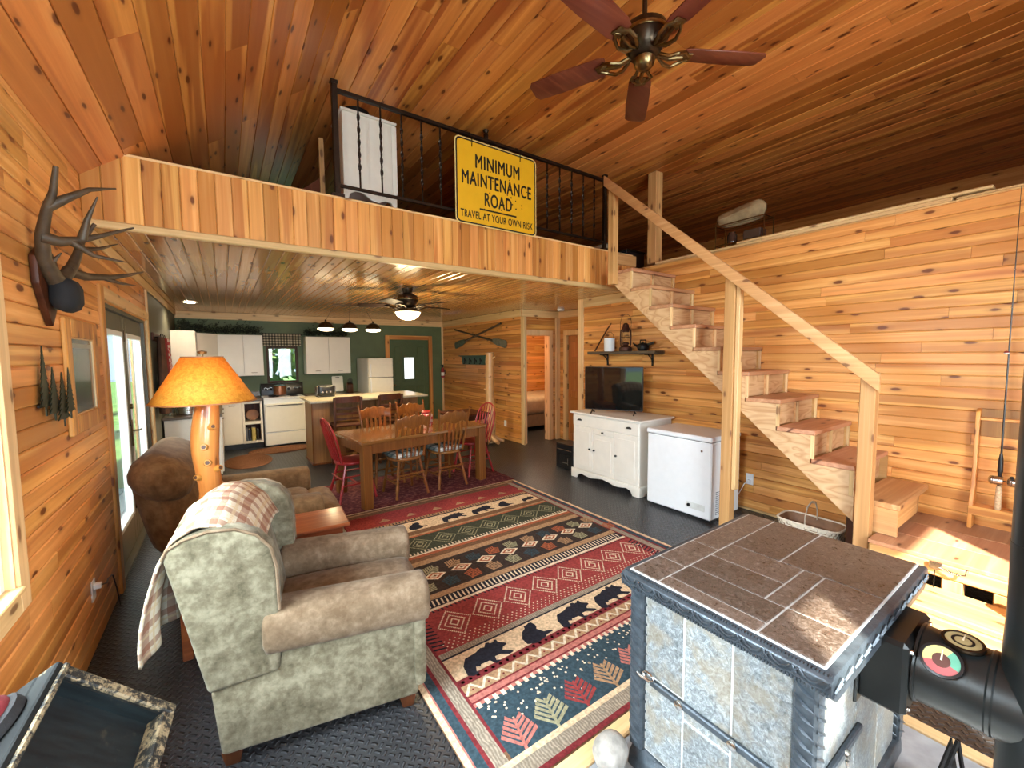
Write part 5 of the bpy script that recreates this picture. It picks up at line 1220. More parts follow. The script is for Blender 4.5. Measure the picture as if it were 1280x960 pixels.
obj('cord', G().tube([(.036, 0, .02), (.05, .06, .0), (.02, .25, -.05), (.015, .4, -.09), (.02, .45, -.2), (.03, .46, -.33)], .004, 6), M['dark_plastic'], ol)
tg = tag(obj('cord_tassel', G().tube([(XL + .05, 2.70, .055), (XL + .08, 2.68, .03), (XL + .07, 2.63, .012)], .005, 6).soft(XL + .045, XL + .09, 2.56, 2.63, .001, .025, .01, 4), plain('cream cord', (.70, .52, .22), .6)), 'cream lamp cord end lying on the floor by the left wall', 'cord')

# ------------------------------------------------------------------ loft
rl = thing('loft_railing', 'black wrought iron railing with twisted balusters along the loft edge', 'railing', (0, 3.66, 0))
M_i = M['rail_iron']
LX0, LX1, LB = .83, 3.97, 2.946
for x in (LX0, LX1): obj('end_post', G().box(x - .022, x + .022, -.022, .022, LB, 3.835, .004).box(x - .028, x + .028, -.028, .028, 3.835, 3.86, .004).box(x - .05, x + .05, -.03, .03, LB, LB + .03, .003), M_i, rl)
obj('middle_post', G().box(2.255 - .018, 2.255 + .018, -.018, .018, LB, 3.84, .004).lathe([(.0, 3.84), (.026, 3.842), (.018, 3.862), (.026, 3.875), (.03, 3.89), (0, 3.892)], 14, (2.255, 0, 0)), M_i, rl)
obj('top_rail', G().box(LX0, LX1, -.02, .02, 3.775, 3.805, .004), M_i, rl); obj('bottom_rail', G().box(LX0, LX1, -.012, .012, 3.035, 3.06, .003), M_i, rl)
g = G(); N = 40; v = []; f = []                          # one twisted baluster, shared by all
for i in range(N + 1):
    z = 3.06 + (3.775 - 3.06) * i / N; a = 0 if i < 6 or i > N - 6 else (i - 6) / (N - 12) * PI * 5
    for k in range(4):
        b_ = a + PI / 4 + k * PI / 2; rx = .012 if k % 2 == 0 else .0075; v.append((.0112 * math.cos(b_) * (1.25 if k % 2 == 0 else .8), .0112 * math.sin(b_) * (1.25 if k % 2 == 0 else .8), z))
for i in range(N):
    for k in range(4): f.append((i * 4 + k, i * 4 + (k + 1) % 4, i * 4 + 4 + (k + 1) % 4, i * 4 + 4 + k))
g.add(v, f); bmesh_ = g.mesh('baluster', smooth=0); bmesh_.materials.append(M_i)
for k in range(16):
    x = LX0 + (k + 1) * (LX1 - LX0) / 17
    if abs(x - 2.255) < .03: continue
    o = bpy.data.objects.new('baluster', bmesh_); COL.objects.link(o); o.parent = rl; o.location = (x, 0, 0)

sg = thing('road_sign', 'yellow minimum maintenance road sign hanging on the loft railing', 'sign', (2.345, 3.585, 3.315))
def rounded(hw, hh, r, n=6):
    pts = []
    for cx, cz, a0 in ((hw - r, hh - r, 0), (-hw + r, hh - r, 90), (-hw + r, -hh + r, 180), (hw - r, -hh + r, 270)):
        for i in range(n + 1):
            a = R(a0 + 90 * i / n); pts.append((cx + r * math.cos(a), cz + r * math.sin(a)))
    return pts
SW, SHh = .482, .40
M['sign_yellow'] = plain('sign yellow', (.78, .43, .012), .45, var=.04, scale=6); M['sign_edge'] = plain('pale yellow edge', (.80, .60, .22), .5); M['sign_black'] = plain('sign black', (.008, .007, .006), .5)
def ring(o, i): 
    n = len(o); return [(a[0], a[1]) for a in o], [(a[0], a[1]) for a in i]
obj('plate', G().prism(rounded(SW, SHh, .05), -.003, .0, 'y'), M['sign_edge'], sg, smooth=0)
obj('border', G().prism(rounded(SW - .010, SHh - .010, .045), -.0042, -.003, 'y'), M['sign_black'], sg, smooth=0)
obj('field', G().prism(rounded(SW - .024, SHh - .024, .035), -.0054, -.0042, 'y'), M['sign_yellow'], sg, smooth=0)
def text(s, x, z, h, wid, parent, mt, y=-.0066, bold=.0):
    cu = bpy.data.curves.new('letter', 'FONT'); cu.body = s; cu.size = 1.0; cu.align_x = 'CENTER'; cu.extrude = .0; cu.offset = bold; cu.space_character = 1.12
    tmp = bpy.data.objects.new('letter', cu); COL.objects.link(tmp); dg = bpy.context.evaluated_depsgraph_get()
    me = bpy.data.meshes.new_from_object(tmp.evaluated_get(dg)); bpy.data.objects.remove(tmp)
    xs = [v.co.x for v in me.vertices]; ys = [v.co.y for v in me.vertices]
    kx, ky = wid / (max(xs) - min(xs)), h / (max(ys) - min(ys)); mx, my = (max(xs) + min(xs)) / 2, min(ys)
    for v in me.vertices: v.co = ((v.co.x - mx) * kx + x, y, (v.co.y - my) * ky + z)
    g = G(); w_ = h * .028
    for dx, dz, dy in ((0, 0, 0), (w_, 0, -.0001), (-w_, 0, -.0002), (0, w_, -.0003), (0, -w_, -.0004)):
        g.add([(v.co.x + dx, v.co.y + dy, v.co.z + dz) for v in me.vertices], [tuple(p.vertices) for p in me.polygons])
    return obj('lettering', g, mt, parent, kind='stuff', smooth=0)
text('MINIMUM', 0, .145, .125, .52, sg, M['sign_black']); text('MAINTENANCE', 0, -.025, .125, .82, sg, M['sign_black']); text('ROAD', .0, -.195, .125, .32, sg, M['sign_black']); text('TRAVEL AT YOUR OWN RISK', 0, -.335, .068, .86, sg, M['sign_black'], bold=.0)
obj('rule', G().box(-.22, .22, -.0064, -.0054, -.242, -.226), M['sign_black'], sg)
rs = random.Random(5)
for k in range(22):
    x, z = rs.gauss(0, .14), rs.gauss(-.08, .13); obj('bullet_dent', G().tube([(x, -.0054, z), (x, -.007, z)], rs.uniform(.005, .009), 7), M['sign_black'], sg)
for x in (-.30, .27): obj('hook', G().tube([(x, -.008, .33), (x, -.012, .385), (x, .03, .475), (x, .075, .50), (x, .10, .47)], .004, 6), M['rail_iron'], sg)

lc = thing('white_stand', 'white painted washstand back behind the left end of the loft railing', 'washstand', (0, 3.98, ZL))
obj('panel', G().box(.96, 1.435, 0, .35, .39, 1.03, .006), M['white_paint'], lc); obj('side_strip', G().box(1.40, 1.45, -.008, .0, .39, 1.02, .004), M['white_paint'], lc); obj('top', G().box(.945, 1.45, -.02, .36, 1.03, 1.05, .004), M['white_paint'], lc)
apn = [(.955, .0), (.985, .0), (.99, .24), (1.01, .32), (1.06, .35), (1.13, .345), (1.20, .30), (1.27, .285), (1.33, .315), (1.385, .31), (1.41, .25), (1.415, 0), (1.445, 0), (1.445, .40), (.955, .40)]
obj('scalloped_apron', G().prism(apn, 0, .03, 'y'), M['white_paint'], lc, bevel=.004)
lb = thing('black_bowl', 'black round bowl on top of the white loft stand', 'bowl', (1.13, 4.14, ZL + 1.0505))
obj('bowl', G().lathe([(0, 0), (.06, 0), (.12, .04), (.125, .07), (.11, .075), (.05, .11), (0, .12)], 24), M['black_metal'], lb)
wd = thing('loft_cupboard', 'dark red brown cupboard with a pale corner strip at the left of the loft', 'cupboard', (0, 4.5, ZL))
obj('side_panel', G().prism([(.56, 0), (.86, 0), (.86, .60), (.70, .46), (.56, .36)], 0, .02, 'y'), pine('red brown board', 'z', (.20, .05, .018), (.15, .036, .012), (.09, .02, .008), .5), wd); obj('corner_strip', G().box(.86, .905, -.01, .03, 0, .98, .004), M['lumber_z'], wd); obj('back', G().prism([(.56, 0), (.86, 0), (.86, .60), (.70, .46), (.56, .36)], .5, .52, 'y'), M['dark_wood'], wd); obj('top', G().prism([(.56, .36), (.56, .345), (.70, .44), (.86, .58), (.86, .60), (.70, .46)], .02, .5, 'y'), M['dark_wood'], wd)
bd = thing('loft_bed', 'low dark covered bed on the loft behind the railing', 'bed', (0, 5.3, ZL))
obj('mattress', G().soft(1.6, 3.0, 0, 1.9, .15, .40, .08, 8), plain('dark green blanket', (.025, .028, .02), .9), bd, smooth=60); obj('bed_frame', G().box(1.58, 3.02, .0, 1.9, .0, .16, .01), M['dark_wood'], bd); obj('pillow', G().soft(1.9, 2.6, 1.35, 1.8, .38, .52, .07, 8), plain('grey pillow', (.10, .10, .09), .9), bd, smooth=60)
bxx = thing('dark_storage_box', 'dark storage box on the loft floor behind the stair newel', 'box', (4.62, 3.86, ZL)); obj('box', G().box(-.14, .24, -.12, .12, 0, .24, .01), M['dark_plastic'], bxx); obj('lid', G().box(-.15, .25, -.13, .13, .24, .26, .006), M['rail_iron'], bxx)
obj('label_patch', G().box(-.08, .02, -.1215, -.12, .08, .19), plain('brown label', (.20, .11, .05), .6), bxx)
for k, (x, w_, h_, tilt, col, lb_) in enumerate(((4.06, .030, .26, 0, (.55, .50, .42), 'pale upright book at the left of the loft row near the newel'), (4.10, .035, .28, 0, (.05, .05, .055), 'dark upright book beside the pale one in the loft row'), (4.145, .03, .24, 0, (.35, .30, .2), 'tan upright book in the middle of the loft row'), (4.19, .03, .27, 0, (.06, .05, .06), 'black upright book at the right of the loft row'), (4.275, .035, .25, -14, (.48, .42, .30), 'cream book leaning against the loft row behind the newel'))):
    bkk = thing('book', lb_, 'book', (x, 3.82, ZL + (.010 if tilt else 0)), 0, 'books on the loft edge'); bkk.rotation_euler = (0, R(tilt), 0)
    obj('cover', G().box(0, w_, -.10, .10, 0, h_, .002), plain('book cloth', col, .6), bkk); obj('pages', G().box(.004, w_ - .004, -.097, .097, h_ - .001, h_ + .0015), M['white_paint'], bkk)
# wire tray with a bag on the ledge
tr = thing('wire_rack', 'brass wire rack standing on the ledge of the right wall', 'rack', (4.58, 2.26, 2.80))
for z in (.03, .24): obj('hoop', G().tube([(-.06, -.22, z), (.14, -.22, z), (.14, .28, z), (-.06, .28, z), (-.06, -.22, z)], .006, 6, cap=False), M['brass'], tr)
for x, y in ((-.06, -.22), (.14, -.22), (.14, .28), (-.06, .28)): obj('leg', G().tube([(x, y, .0), (x, y, .245), (x, y - .02, .285)], .006, 6), M['brass'], tr)
obj('shelf_wires', G().tube([(.0, -.22, .03), (.0, .28, .03)], .003, 5).tube([(.07, -.22, .03), (.07, .28, .03)], .003, 5).tube([(.0, -.22, .24), (.0, .28, .24)], .003, 5).tube([(.07, -.22, .24), (.07, .28, .24)], .003, 5), M['brass'], tr, kind='stuff')
bg_ = G().soft(-.05, .13, -.17, .30, .0, .14, .065, 10, .02)
for i, p in enumerate(bg_.v): bg_.v[i] = (p[0], p[1], p[2] + max(0, .03 - p[1] * .16) * (1 if p[2] > .07 else 0))
o = obj('canvas_bag', bg_, plain('tan canvas', (.30, .22, .12), .85, var=.3, scale=10, bump=.4), smooth=60); o.location = (4.58, 2.26, 2.80 + .2465); tag(o, 'rolled tan canvas bag on the top of the brass wire rack', 'bag')
o = obj('glass_jar', G().lathe([(0, 0), (.045, 0), (.05, .01), (.05, .09), (.035, .11), (.035, .125), (0, .126)], 20), plain('dark brown glass', (.04, .02, .015), .12), smooth=40); o.location = (4.60, 2.40, 2.80 + .0365); tag(o, 'dark glass jar on the lower shelf of the wire rack', 'jar')
o = obj('tin_box', G().box(-.06, .06, -.09, .09, 0, .10, .012), plain('dark tin', (.05, .03, .022), .4)); o.location = (4.60, 2.17, 2.80 + .0365); tag(o, 'dark tin box on the lower shelf of the wire rack', 'box')

# ------------------------------------------------------------------ ceiling fans and detectors
def fan(loc, label, r, a0, zdrop, blade_m, lit=False):
    f_ = thing('ceiling_fan', label, 'ceiling fan', loc)
    B_ = M['bronze']
    obj('downrod', G().tube([(0, 0, .10), (0, 0, zdrop)], .014, 12), B_, f_); obj('canopy', G().lathe([(.03, zdrop - .08), (.06, zdrop - .05), (.07, zdrop - .001), (0, zdrop)], 24), B_, f_)
    obj('motor_housing', G().lathe([(0, -.055), (.05, -.05), (.085, -.03), (.10, .0), (.125, .035), (.13, .07), (.12, .10), (.07, .125), (.03, .14), (0, .14)], 32), B_, f_)
    obj('motor_band', G().lathe([(.131, .045), (.134, .05), (.134, .062), (.131, .067)], 32, cap=False), M['brass'], f_)
    if not lit: obj('switch_cap', G().lathe([(0, -.115), (.03, -.11), (.052, -.09), (.06, -.06), (.05, -.052)], 24), M['brass'], f_)
    for k in range(5):
        a = a0 + k * 2 * PI / 5; Mr = Matrix.Rotation(a, 4, 'Z')
        bl_ = [(.215, -.055), (.26, -.068), (.5, -.075), (r - .02, -.07), (r, -.045), (r, .045), (r - .02, .07), (.5, .075), (.26, .068), (.215, .055)]
        g = G().prism(bl_, -.004, .004, 'z'); g.xf(Mr @ Matrix.Translation((0, 0, -.018)) @ Matrix.Rotation(R(11), 4, 'X'))
        bo_ = obj('blade', g, blade_m, f_, bevel=.002)
        g = G()
        for s in (-1, 1): g.tube([(.085, s * .012, -.03), (.13, s * .035, -.055), (.175, s * .055, -.05), (.22, s * .045, -.034), (.255, s * .012, -.030), (.235, 0, -.030)], [.010, .011, .010, .010, .009, .006], 8)
        g.soft(.205, .275, -.032, .032, -.036, -.026, .005, 4).tube([(.07, 0, -.02), (.14, 0, -.045), (.22, 0, -.034)], [.016, .012, .012], 8)
        g.xf(Mr); obj('blade_iron', g, M['brass'] if not lit else B_, f_, kind=None)
    return f_
fan((2.02, 1.575, 3.36), 'large ceiling fan with cherry blades under the cathedral ceiling', .70, R(43), ZC - 3.36, M['fan_blade'])
f2 = fan((1.92, 5.02, 2.30), 'smaller dark ceiling fan with a lit bowl over the dining table', .60, R(8), ZK - 2.30, plain('dark fan blade', (.018, .008, .005), .75, spec=.2), True)
obj('light_fitter', G().lathe([(.05, -.055), (.12, -.06), (.125, -.085), (.10, -.095), (.05, -.095)], 24), M['bronze'], f2)
obj('glass_bowl', G().lathe([(.155, -.095), (.15, -.12), (.125, -.155), (.08, -.185), (.03, -.197), (0, -.198)], 32), M['bulb'], f2); obj('bowl_rim', G().lathe([(.150, -.088), (.165, -.092), (.165, -.102), (.152, -.104)], 32, cap=False), M['brass'], f2)
light('fan_light', 'POINT', (1.92, 5.02, 2.02), 58, (1.0, .77, .42), radius=.12)
def disc(nm, loc, lab, r, cat):
    t_ = thing(nm, lab, cat, loc); obj('cover', G().lathe([(r, 0), (r, -.02), (r * .85, -.034), (r * .4, -.040), (0, -.040)], 28), M['white_enamel'], t_); obj('vent_ring', G().lathe([(r * .82, -.0355), (r * .70, -.0385)], 28, cap=False), M['white_paint'], t_); return t_
disc('smoke_detector', (2.19, 2.05, ZC - .001), 'white smoke detector on the cathedral ceiling beside the big fan', .068, 'smoke detector')
disc('smoke_detector', (5.1, 5.75, ZK - .001), 'white smoke detector on the hall ceiling', .065, 'smoke detector')
# ------------------------------------------------------------------ dining table and chairs
ROT = R(7.5)
dt = thing('dining_table', 'oak farm dining table with thick square legs and a shiny top', 'table', (1.93, 4.965, .0), ROT)
TL, TW = .84, .44
obj('table_top', G().box(-TL, TL, -TW, TW, .715, .75, .006), M['oak_x'], dt)
for y in (-TW + .05, TW - .07): obj('apron', G().box(-TL + .06, TL - .06, y, y + .02, .60, .715, .003), M['oak'], dt)
for x in (-TL + .05, TL - .07): obj('apron', G().box(x, x + .02, -TW + .06, TW - .06, .60, .715, .003), M['oak'], dt)
for x in (-TL + .065, TL - .065):
    for y in (-TW + .065, TW - .065): obj('leg', G().box(x - .052, x + .052, y - .052, y + .052, .0105, .715, .008), M['oak'], dt)
t = NT('plaid cushion'); c = t.coord(); sx = t.new('ShaderNodeSeparateXYZ'); t.link(c, sx.inputs[0])
def stp(sock, f, lo, hi):
    q = t.math('FRACT', t.math('MULTIPLY', sock, f)); return t.math('MULTIPLY', t.math('GREATER_THAN', q, lo), t.math('LESS_THAN', q, hi))
cc = t.mix(t.math('MULTIPLY', stp(sx.outputs[0], 9.0, .1, .42), .75), (.78, .75, .68), (.045, .075, .065)); cc = t.mix(t.math('MULTIPLY', stp(sx.outputs[1], 9.0, .1, .42), .75), cc, (.035, .06, .06))
M['cushion_plaid'] = t.out(cc, .9, 0, .1)
turn = lambda L, r: [(r * .75, 0), (r * .9, L * .04), (r * .62, L * .10), (r * .78, L * .16), (r * 1.05, L * .30), (r * .66, L * .40), (r * .95, L * .44), (r * .66, L * .48), (r * .85, L * .62), (r * .72, L)]
def turned(g, p, q, r, n=10):
    p, q = Vector(p), Vector(q); d = q - p; L = d.length
    s = len(g.v); g.lathe(turn(L, r), n); g.xf(Matrix.Translation(p) @ d.to_track_quat('Z', 'Y').to_matrix().to_4x4(), s); return g
def oak_chair(label, loc, rz, cushion):
    c = thing('dining_chair', label, 'chair', loc, rz, 'oak chairs at the dining table'); m = M['oak']     # faces +y; z0 on the rug
    g = G().prism([(.20 * math.copysign(abs(math.cos(a)) ** .8, math.cos(a)) * (1 + .06 * math.sin(a)), .20 * math.copysign(abs(math.sin(a)) ** .8, math.sin(a))) for a in [k * PI / 14 for k in range(28)]], .425, .46, 'z')
    obj('seat', g, M['oak_x'], c, bevel=.012, seg=3)
    for x, y, xt, yt in ((-.20, -.21, -.13, -.13), (.20, -.21, .13, -.13), (-.19, .20, -.14, .13), (.19, .20, .14, .13)): obj('leg', turned(G(), (x, y, 0), (xt, yt, .43), .021), m, c)
    g = G()
    for s in (-1, 1): g.tube([(s * .178, -.18, .17), (s * .172, .0, .17), (s * .172, .17, .17)], [.009, .013, .009], 8)
    g.tube([(-.17, .0, .17), (0, .0, .17), (.17, .0, .17)], [.009, .013, .009], 8).tube([(-.165, .175, .22), (0, .175, .22), (.165, .175, .22)], [.009, .014, .009], 8).tube([(-.175, -.175, .26), (0, -.175, .26), (.175, -.175, .26)], [.009, .012, .009], 8)
    obj('stretcher', g, m, c)
    for s in (-1, 1):
        obj('back_post', turned(G(), (s * .165, -.165, .455), (s * .215, -.275, .98), .017).lathe([(0, 0), (.012, .002), (.016, .015), (.008, .03), (0, .036)], 8, (s * .216, -.277, .975)), m, c)
    g = G(); n = 16
    pts_t = [(u, .925 + .040 * (1 - abs(u) ** 2.2) + .012 * math.cos(u * PI * 4)) for u in [-1 + 2 * i / n for i in range(n + 1)]]
    pts_b = [(u, .825 - .018 * math.cos(u * PI * 2)) for u in [-1 + 2 * i / n for i in range(n + 1)]]
    for th in (0, .018):
        pass
    v = []
    for lst in (pts_t, pts_b):
        for u, z in lst:
            y = -.165 - (z - .455) * .21 - .03 * (1 - u * u); v += [(u * .205, y, z), (u * .205, y + .018, z)]
    K = 2 * (n + 1); f = []
    for i in range(n):
        a = 2 * i; f += [(a, a + 2, K + a + 2, K + a), (a + 1, K + a + 1, K + a + 3, a + 3), (a, a + 1, a + 3, a + 2), (K + a, K + a + 2, K + a + 3, K + a + 1)]
    f += [(0, K, K + 1, 1), (2 * n, 2 * n + 1, K + 2 * n + 1, K + 2 * n)]
    g.add(v, f); obj('crest_rail', g, m, c, bevel=.003)
    for k in range(5):
        u = -1 + 2 * (k + 1) / 6; x0, x1 = u * .15, u * .185
        y0, y1 = -.172 - .012 * (1 - u * u), -.165 - (.83 - .455) * .21 - .03 * (1 - u * u) + .008
        pr = [(-.007, 0), (-.009, .12), (-.021, .27), (-.016, .335), (-.008, .38), (.008, .38), (.016, .335), (.021, .27), (.009, .12), (.007, 0)]
        g = G()
        for dy in (0, .010): g.add([(x0 + (x1 - x0) * b / .38 + a, y0 + (y1 - y0) * b / .38 + dy, .457 + b) for a, b in pr], [tuple(range(10))] if dy == 0 else [tuple(range(9, -1, -1))])
        g.f += [(i, 10 + i, 10 + (i + 1) % 10, (i + 1) % 10) for i in range(10)]; g.m += [0] * 10
        obj('spindle', g, m, c, smooth=0)
    if cushion:
        cu = obj('seat_cushion', G().soft(-.195, .195, -.17, .20, .455, .505, .025, 8, .012), M['cushion_plaid'], c, smooth=60)
    return c
RH = .0128
oc = oak_chair('oak spindle chair with plaid cushion at the near side of the table, left one', (1.735, 4.775, RH), R(5), True)
dup(oc, (2.275, 4.80, RH), R(4), 'oak spindle chair with plaid cushion at the near side of the table, right one')
oc2 = dup(oc, (1.66, 5.32, RH), R(184), 'oak chair on the far side of the table in front of the first bar stool')
dup(oc, (2.20, 5.38, RH), R(189), 'oak chair on the far side of the table behind the red plaid jar')
def red_chair(label, loc, rz):
    c = thing('windsor_chair', label, 'chair', loc, rz, 'red windsor chairs at the table ends'); m = M['red_paint']
    g = G().prism([(.205 * math.copysign(abs(math.cos(a)) ** .85, math.cos(a)), .20 * math.copysign(abs(math.sin(a)) ** .85, math.sin(a))) for a in [k * PI / 14 for k in range(28)]], .42, .455, 'z'); obj('seat', g, m, c, bevel=.012, seg=3)
    for x, y, xt, yt in ((-.19, -.22, -.12, -.12), (.19, -.22, .12, -.12), (-.18, .20, -.13, .12), (.18, .20, .13, .12)): obj('leg', turned(G(), (x, y, 0), (xt, yt, .43), .018), m, c)
    g = G()
    for s in (-1, 1): g.tube([(s * .165, -.175, .19), (s * .165, .165, .19)], .010, 8).tube([(s * .155, -.16, .28), (s * .15, .15, .28)], .009, 8)
    g.tube([(-.16, 0, .19), (.16, 0, .19)], .011, 8).tube([(-.165, -.18, .27), (.165, -.18, .27)], .009, 8); obj('stretcher', g, m, c)
    hp = [(s_ * .185 * (1 if q < .5 else 1), z) for s_, q, z in ()]
    hoop = [(.165, .45), (.185, .58), (.195, .70), (.18, .82), (.13, .905), (.06, .945), (0, .955), (-.06, .945), (-.13, .905), (-.18, .82), (-.195, .70), (-.185, .58), (-.165, .45)]
    yb = lambda z, x: -.165 - (z - .45) * .26 - .02 * (1 - (x / .2) ** 2)
    obj('back_hoop', G().tube([(x, yb(z, x), z) for x, z in hoop], .012, 8), m, c)
    for k in range(6):
        u = -1 + 2 * (k + .5) / 6; x1 = u * .17; z1 = .945 - .13 * u * u
        obj('spindle', G().tube([(u * .13, yb(.45, u * .13), .45), (u * .145, yb(.62, u * .145), .62), (x1, yb(z1, x1), z1)], [.007, .010, .006], 7), m, c)
    return c
w1 = red_chair('red windsor chair at the left end of the dining table', (1.19, 4.985, RH), R(-90 + 6))
dup(w1, (2.83, 5.06, RH), R(90 + 8), 'red windsor chair at the right end of the dining table')
jr = thing('plaid_jar', 'red and white checked jar standing on the dining table', 'jar', (2.17, 5.10, .7505))
t = NT('red check'); c = t.coord(); ck = t.new('ShaderNodeTexChecker'); ck.inputs['Scale'].default_value = 28; t.link(c, ck.inputs[0]); ck.inputs[1].default_value = (.50, .02, .03, 1); ck.inputs[2].default_value = (.75, .62, .58, 1); M['red_check'] = t.out(ck.outputs[0], .5)
obj('body', G().lathe([(0, 0), (.07, 0), (.078, .02), (.078, .13), (.062, .15)], 24), M['red_check'], jr); obj('lid', G().lathe([(.066, .15), (.066, .17), (.04, .19), (0, .195)], 24), M['red_paint'], jr)
bt = thing('brown_side_table', 'low dark wood table behind the right end of the dining table', 'table', (3.22, 6.02, 0), R(0))
obj('table_top', G().box(-.30, .30, -.34, .34, .70, .73, .006), M['dark_wood'], bt); obj('apron', G().box(-.26, .26, -.30, .30, .62, .70, .003), M['dark_wood'], bt)
for x in (-.25, .25):
    for y in (-.29, .29): obj('leg', G().box(x - .02, x + .02, y - .02, y + .02, .001, .70, .004), M['dark_wood'], bt)

# ------------------------------------------------------------------ kitchen
pn = thing('peninsula', 'wood panelled kitchen peninsula with a laminate top', 'kitchen island', (0, 0, 0))
obj('counter_top', G().box(1.02, 2.86, 6.64, 7.62, .965, 1.0, .006), plain('speckled laminate', (.42, .36, .26), .25, var=.15, scale=70), pn)
obj('edge_band', G().box(1.015, 1.022, 6.64, 7.62, .966, .999, .002), plain('pale edge', (.62, .55, .40), .4), pn)
obj('end_panel', G().box(1.06, 1.085, 6.84, 7.44, .002, .965, .003), M['brown_wood'], pn)
obj('front_panel', G().box(1.06, 1.315, 6.82, 6.84, .002, .965, .003), M['brown_wood'], pn)
obj('end_post', G().box(1.055, 1.075, 6.815, 6.835, .002, .965, .004), M['oak'], pn)
for k, (a, b_) in enumerate(((1.315, 1.70), (1.70, 2.08), (2.08, 2.48))): obj('back_panel', G().box(a + .002, b_ - .002, 7.05, 7.07, .002, .965, .003), M['brown_wood'], pn)
obj('right_panel', G().box(2.48, 2.76, 6.86, 6.88, .002, .965, .003), M['brown_wood'], pn); obj('right_end', G().box(2.735, 2.76, 6.88, 7.44, .002, .965, .003), M['brown_wood'], pn)
obj('cabinet_back', G().box(1.09, 2.73, 7.40, 7.44, .002, .965), M['cab_white'], pn)
obj('base_trim', G().box(1.05, 1.32, 6.81, 6.822, .002, .03, .002).box(1.048, 1.06, 6.822, 7.44, .002, .03, .002), M['oak'], pn)
def stool(label, loc, rz):
    c = thing('bar_stool', label, 'bar stool', loc, rz, 'bar stools at the peninsula'); m = M['dark_wood']    # faces +y
    obj('seat', G().box(-.20, .20, -.19, .19, .62, .655, .012), m, c)
    for x in (-.185, .185):
        obj('leg', G().prism([(-.20, 0), (-.165, 0), (-.16, .62), (-.205, 1.06), (-.24, 1.06), (-.195, .62)], x - .018, x + .018, 'x'), m, c, bevel=.004)
        obj('leg', G().box(x - .018, x + .018, .15, .185, 0, .62, .004), m, c)
    for z, h in ((.98, .09), (.875, .035), (.80, .035), (.725, .035)):
        y = -.18 - (z - .62) * .09; g = G(); n = 8
        g.add([(-.17 + .34 * i / n, y - .022 * math.sin(PI * i / n) + d, zz) for i in range(n + 1) for d, zz in ((0, z), (.018, z), (.018, z + h), (0, z + h))],
              [(i * 4 + k, i * 4 + (k + 1) % 4, i * 4 + 4 + (k + 1) % 4, i * 4 + 4 + k) for i in range(n) for k in range(4)])
        obj('back_slat', g, m, c)
    g = G()
    for z in (.16, .32): g.box(-.17, .17, -.19, -.165, z, z + .03, .003).box(-.17, .17, .155, .18, z, z + .03, .003)
    for x in (-.185, .185): g.box(x - .012, x + .012, -.17, .155, .24, .27, .003)
    obj('foot_rail', g, m, c); return c
s1 = stool('dark ladder back bar stool at the peninsula, nearer the range', (1.49, 6.54, .001), R(-4)); s2 = dup(s1, (2.09, 6.56, .001), R(6), 'dark ladder back bar stool at the peninsula, nearer the green door')

def handle(par, x, y, z, ax='x', m=None):
    g = G()
    if ax == 'x': g.tube([(x - .045, y, z), (x - .045, y - .022, z), (x + .045, y - .022, z), (x + .045, y, z)], .005, 6)
    else: g.tube([(x, y - .045, z), (x + .022, y - .045, z), (x + .022, y + .045, z), (x, y + .045, z)], .005, 6)
    return obj('handle', g, m or M['steel'], par)
def upper(label, x0, x1, y1, dep, z0, z1, doors):
    c = thing('wall_cabinet', label, 'kitchen cabinet', (0, 0, 0)); obj('carcass', G().box(x0, x1, y1 - dep + .02, y1, z0, z1, .003), M['cab_white'], c)
    for a, b in doors:
        d = obj('door', G().box(a + .002, b - .002, y1 - dep, y1 - dep + .018, z0 + .003, z1 - .003, .004), M['cab_white'], c); handle(d, (a + b) / 2, y1 - dep, z0 + .06)
    return c
YW = YB - .001
upper('white two door wall cabinet right of the kitchen window', 1.36, 2.21, YW, .32, 1.31, 2.06, ((1.36, 1.785), (1.785, 2.21)))
upper('white two door wall cabinet left of the kitchen window', -.07, .63, YW, .32, 1.31, 2.07, ((-.07, .315), (.315, .63)))
cc_ = thing('corner_cabinet', 'white diagonal corner wall cabinet between the two cabinet runs', 'kitchen cabinet', (0, 0, 0))
obj('carcass', G().prism([(XL + .002, YW), (-.075, YW), (-.075, 9.15), (-.365, 8.86), (XL + .002, 8.86)], 1.31, 2.08, 'z'), M['cab_white'], cc_)
obj('door', G().prism([(-.078, 9.142), (-.362, 8.858), (-.349, 8.846), (-.065, 9.13)], 1.315, 2.075, 'z'), M['cab_white'], cc_)
lc_ = thing('end_cabinet', 'white wall cabinet on the left wall with its side facing the room', 'kitchen cabinet', (0, 0, 0))
obj('carcass', G().box(XL + .002, -.365, 8.42, 8.858, 1.31, 2.09, .003), M['cab_white'], lc_); obj('door', G().box(-.366, -.348, 8.425, 8.842, 1.315, 2.085, .004), M['cab_white'], lc_)
handle(lc_.children[-1], -.348, 8.63, 1.38, 'y')
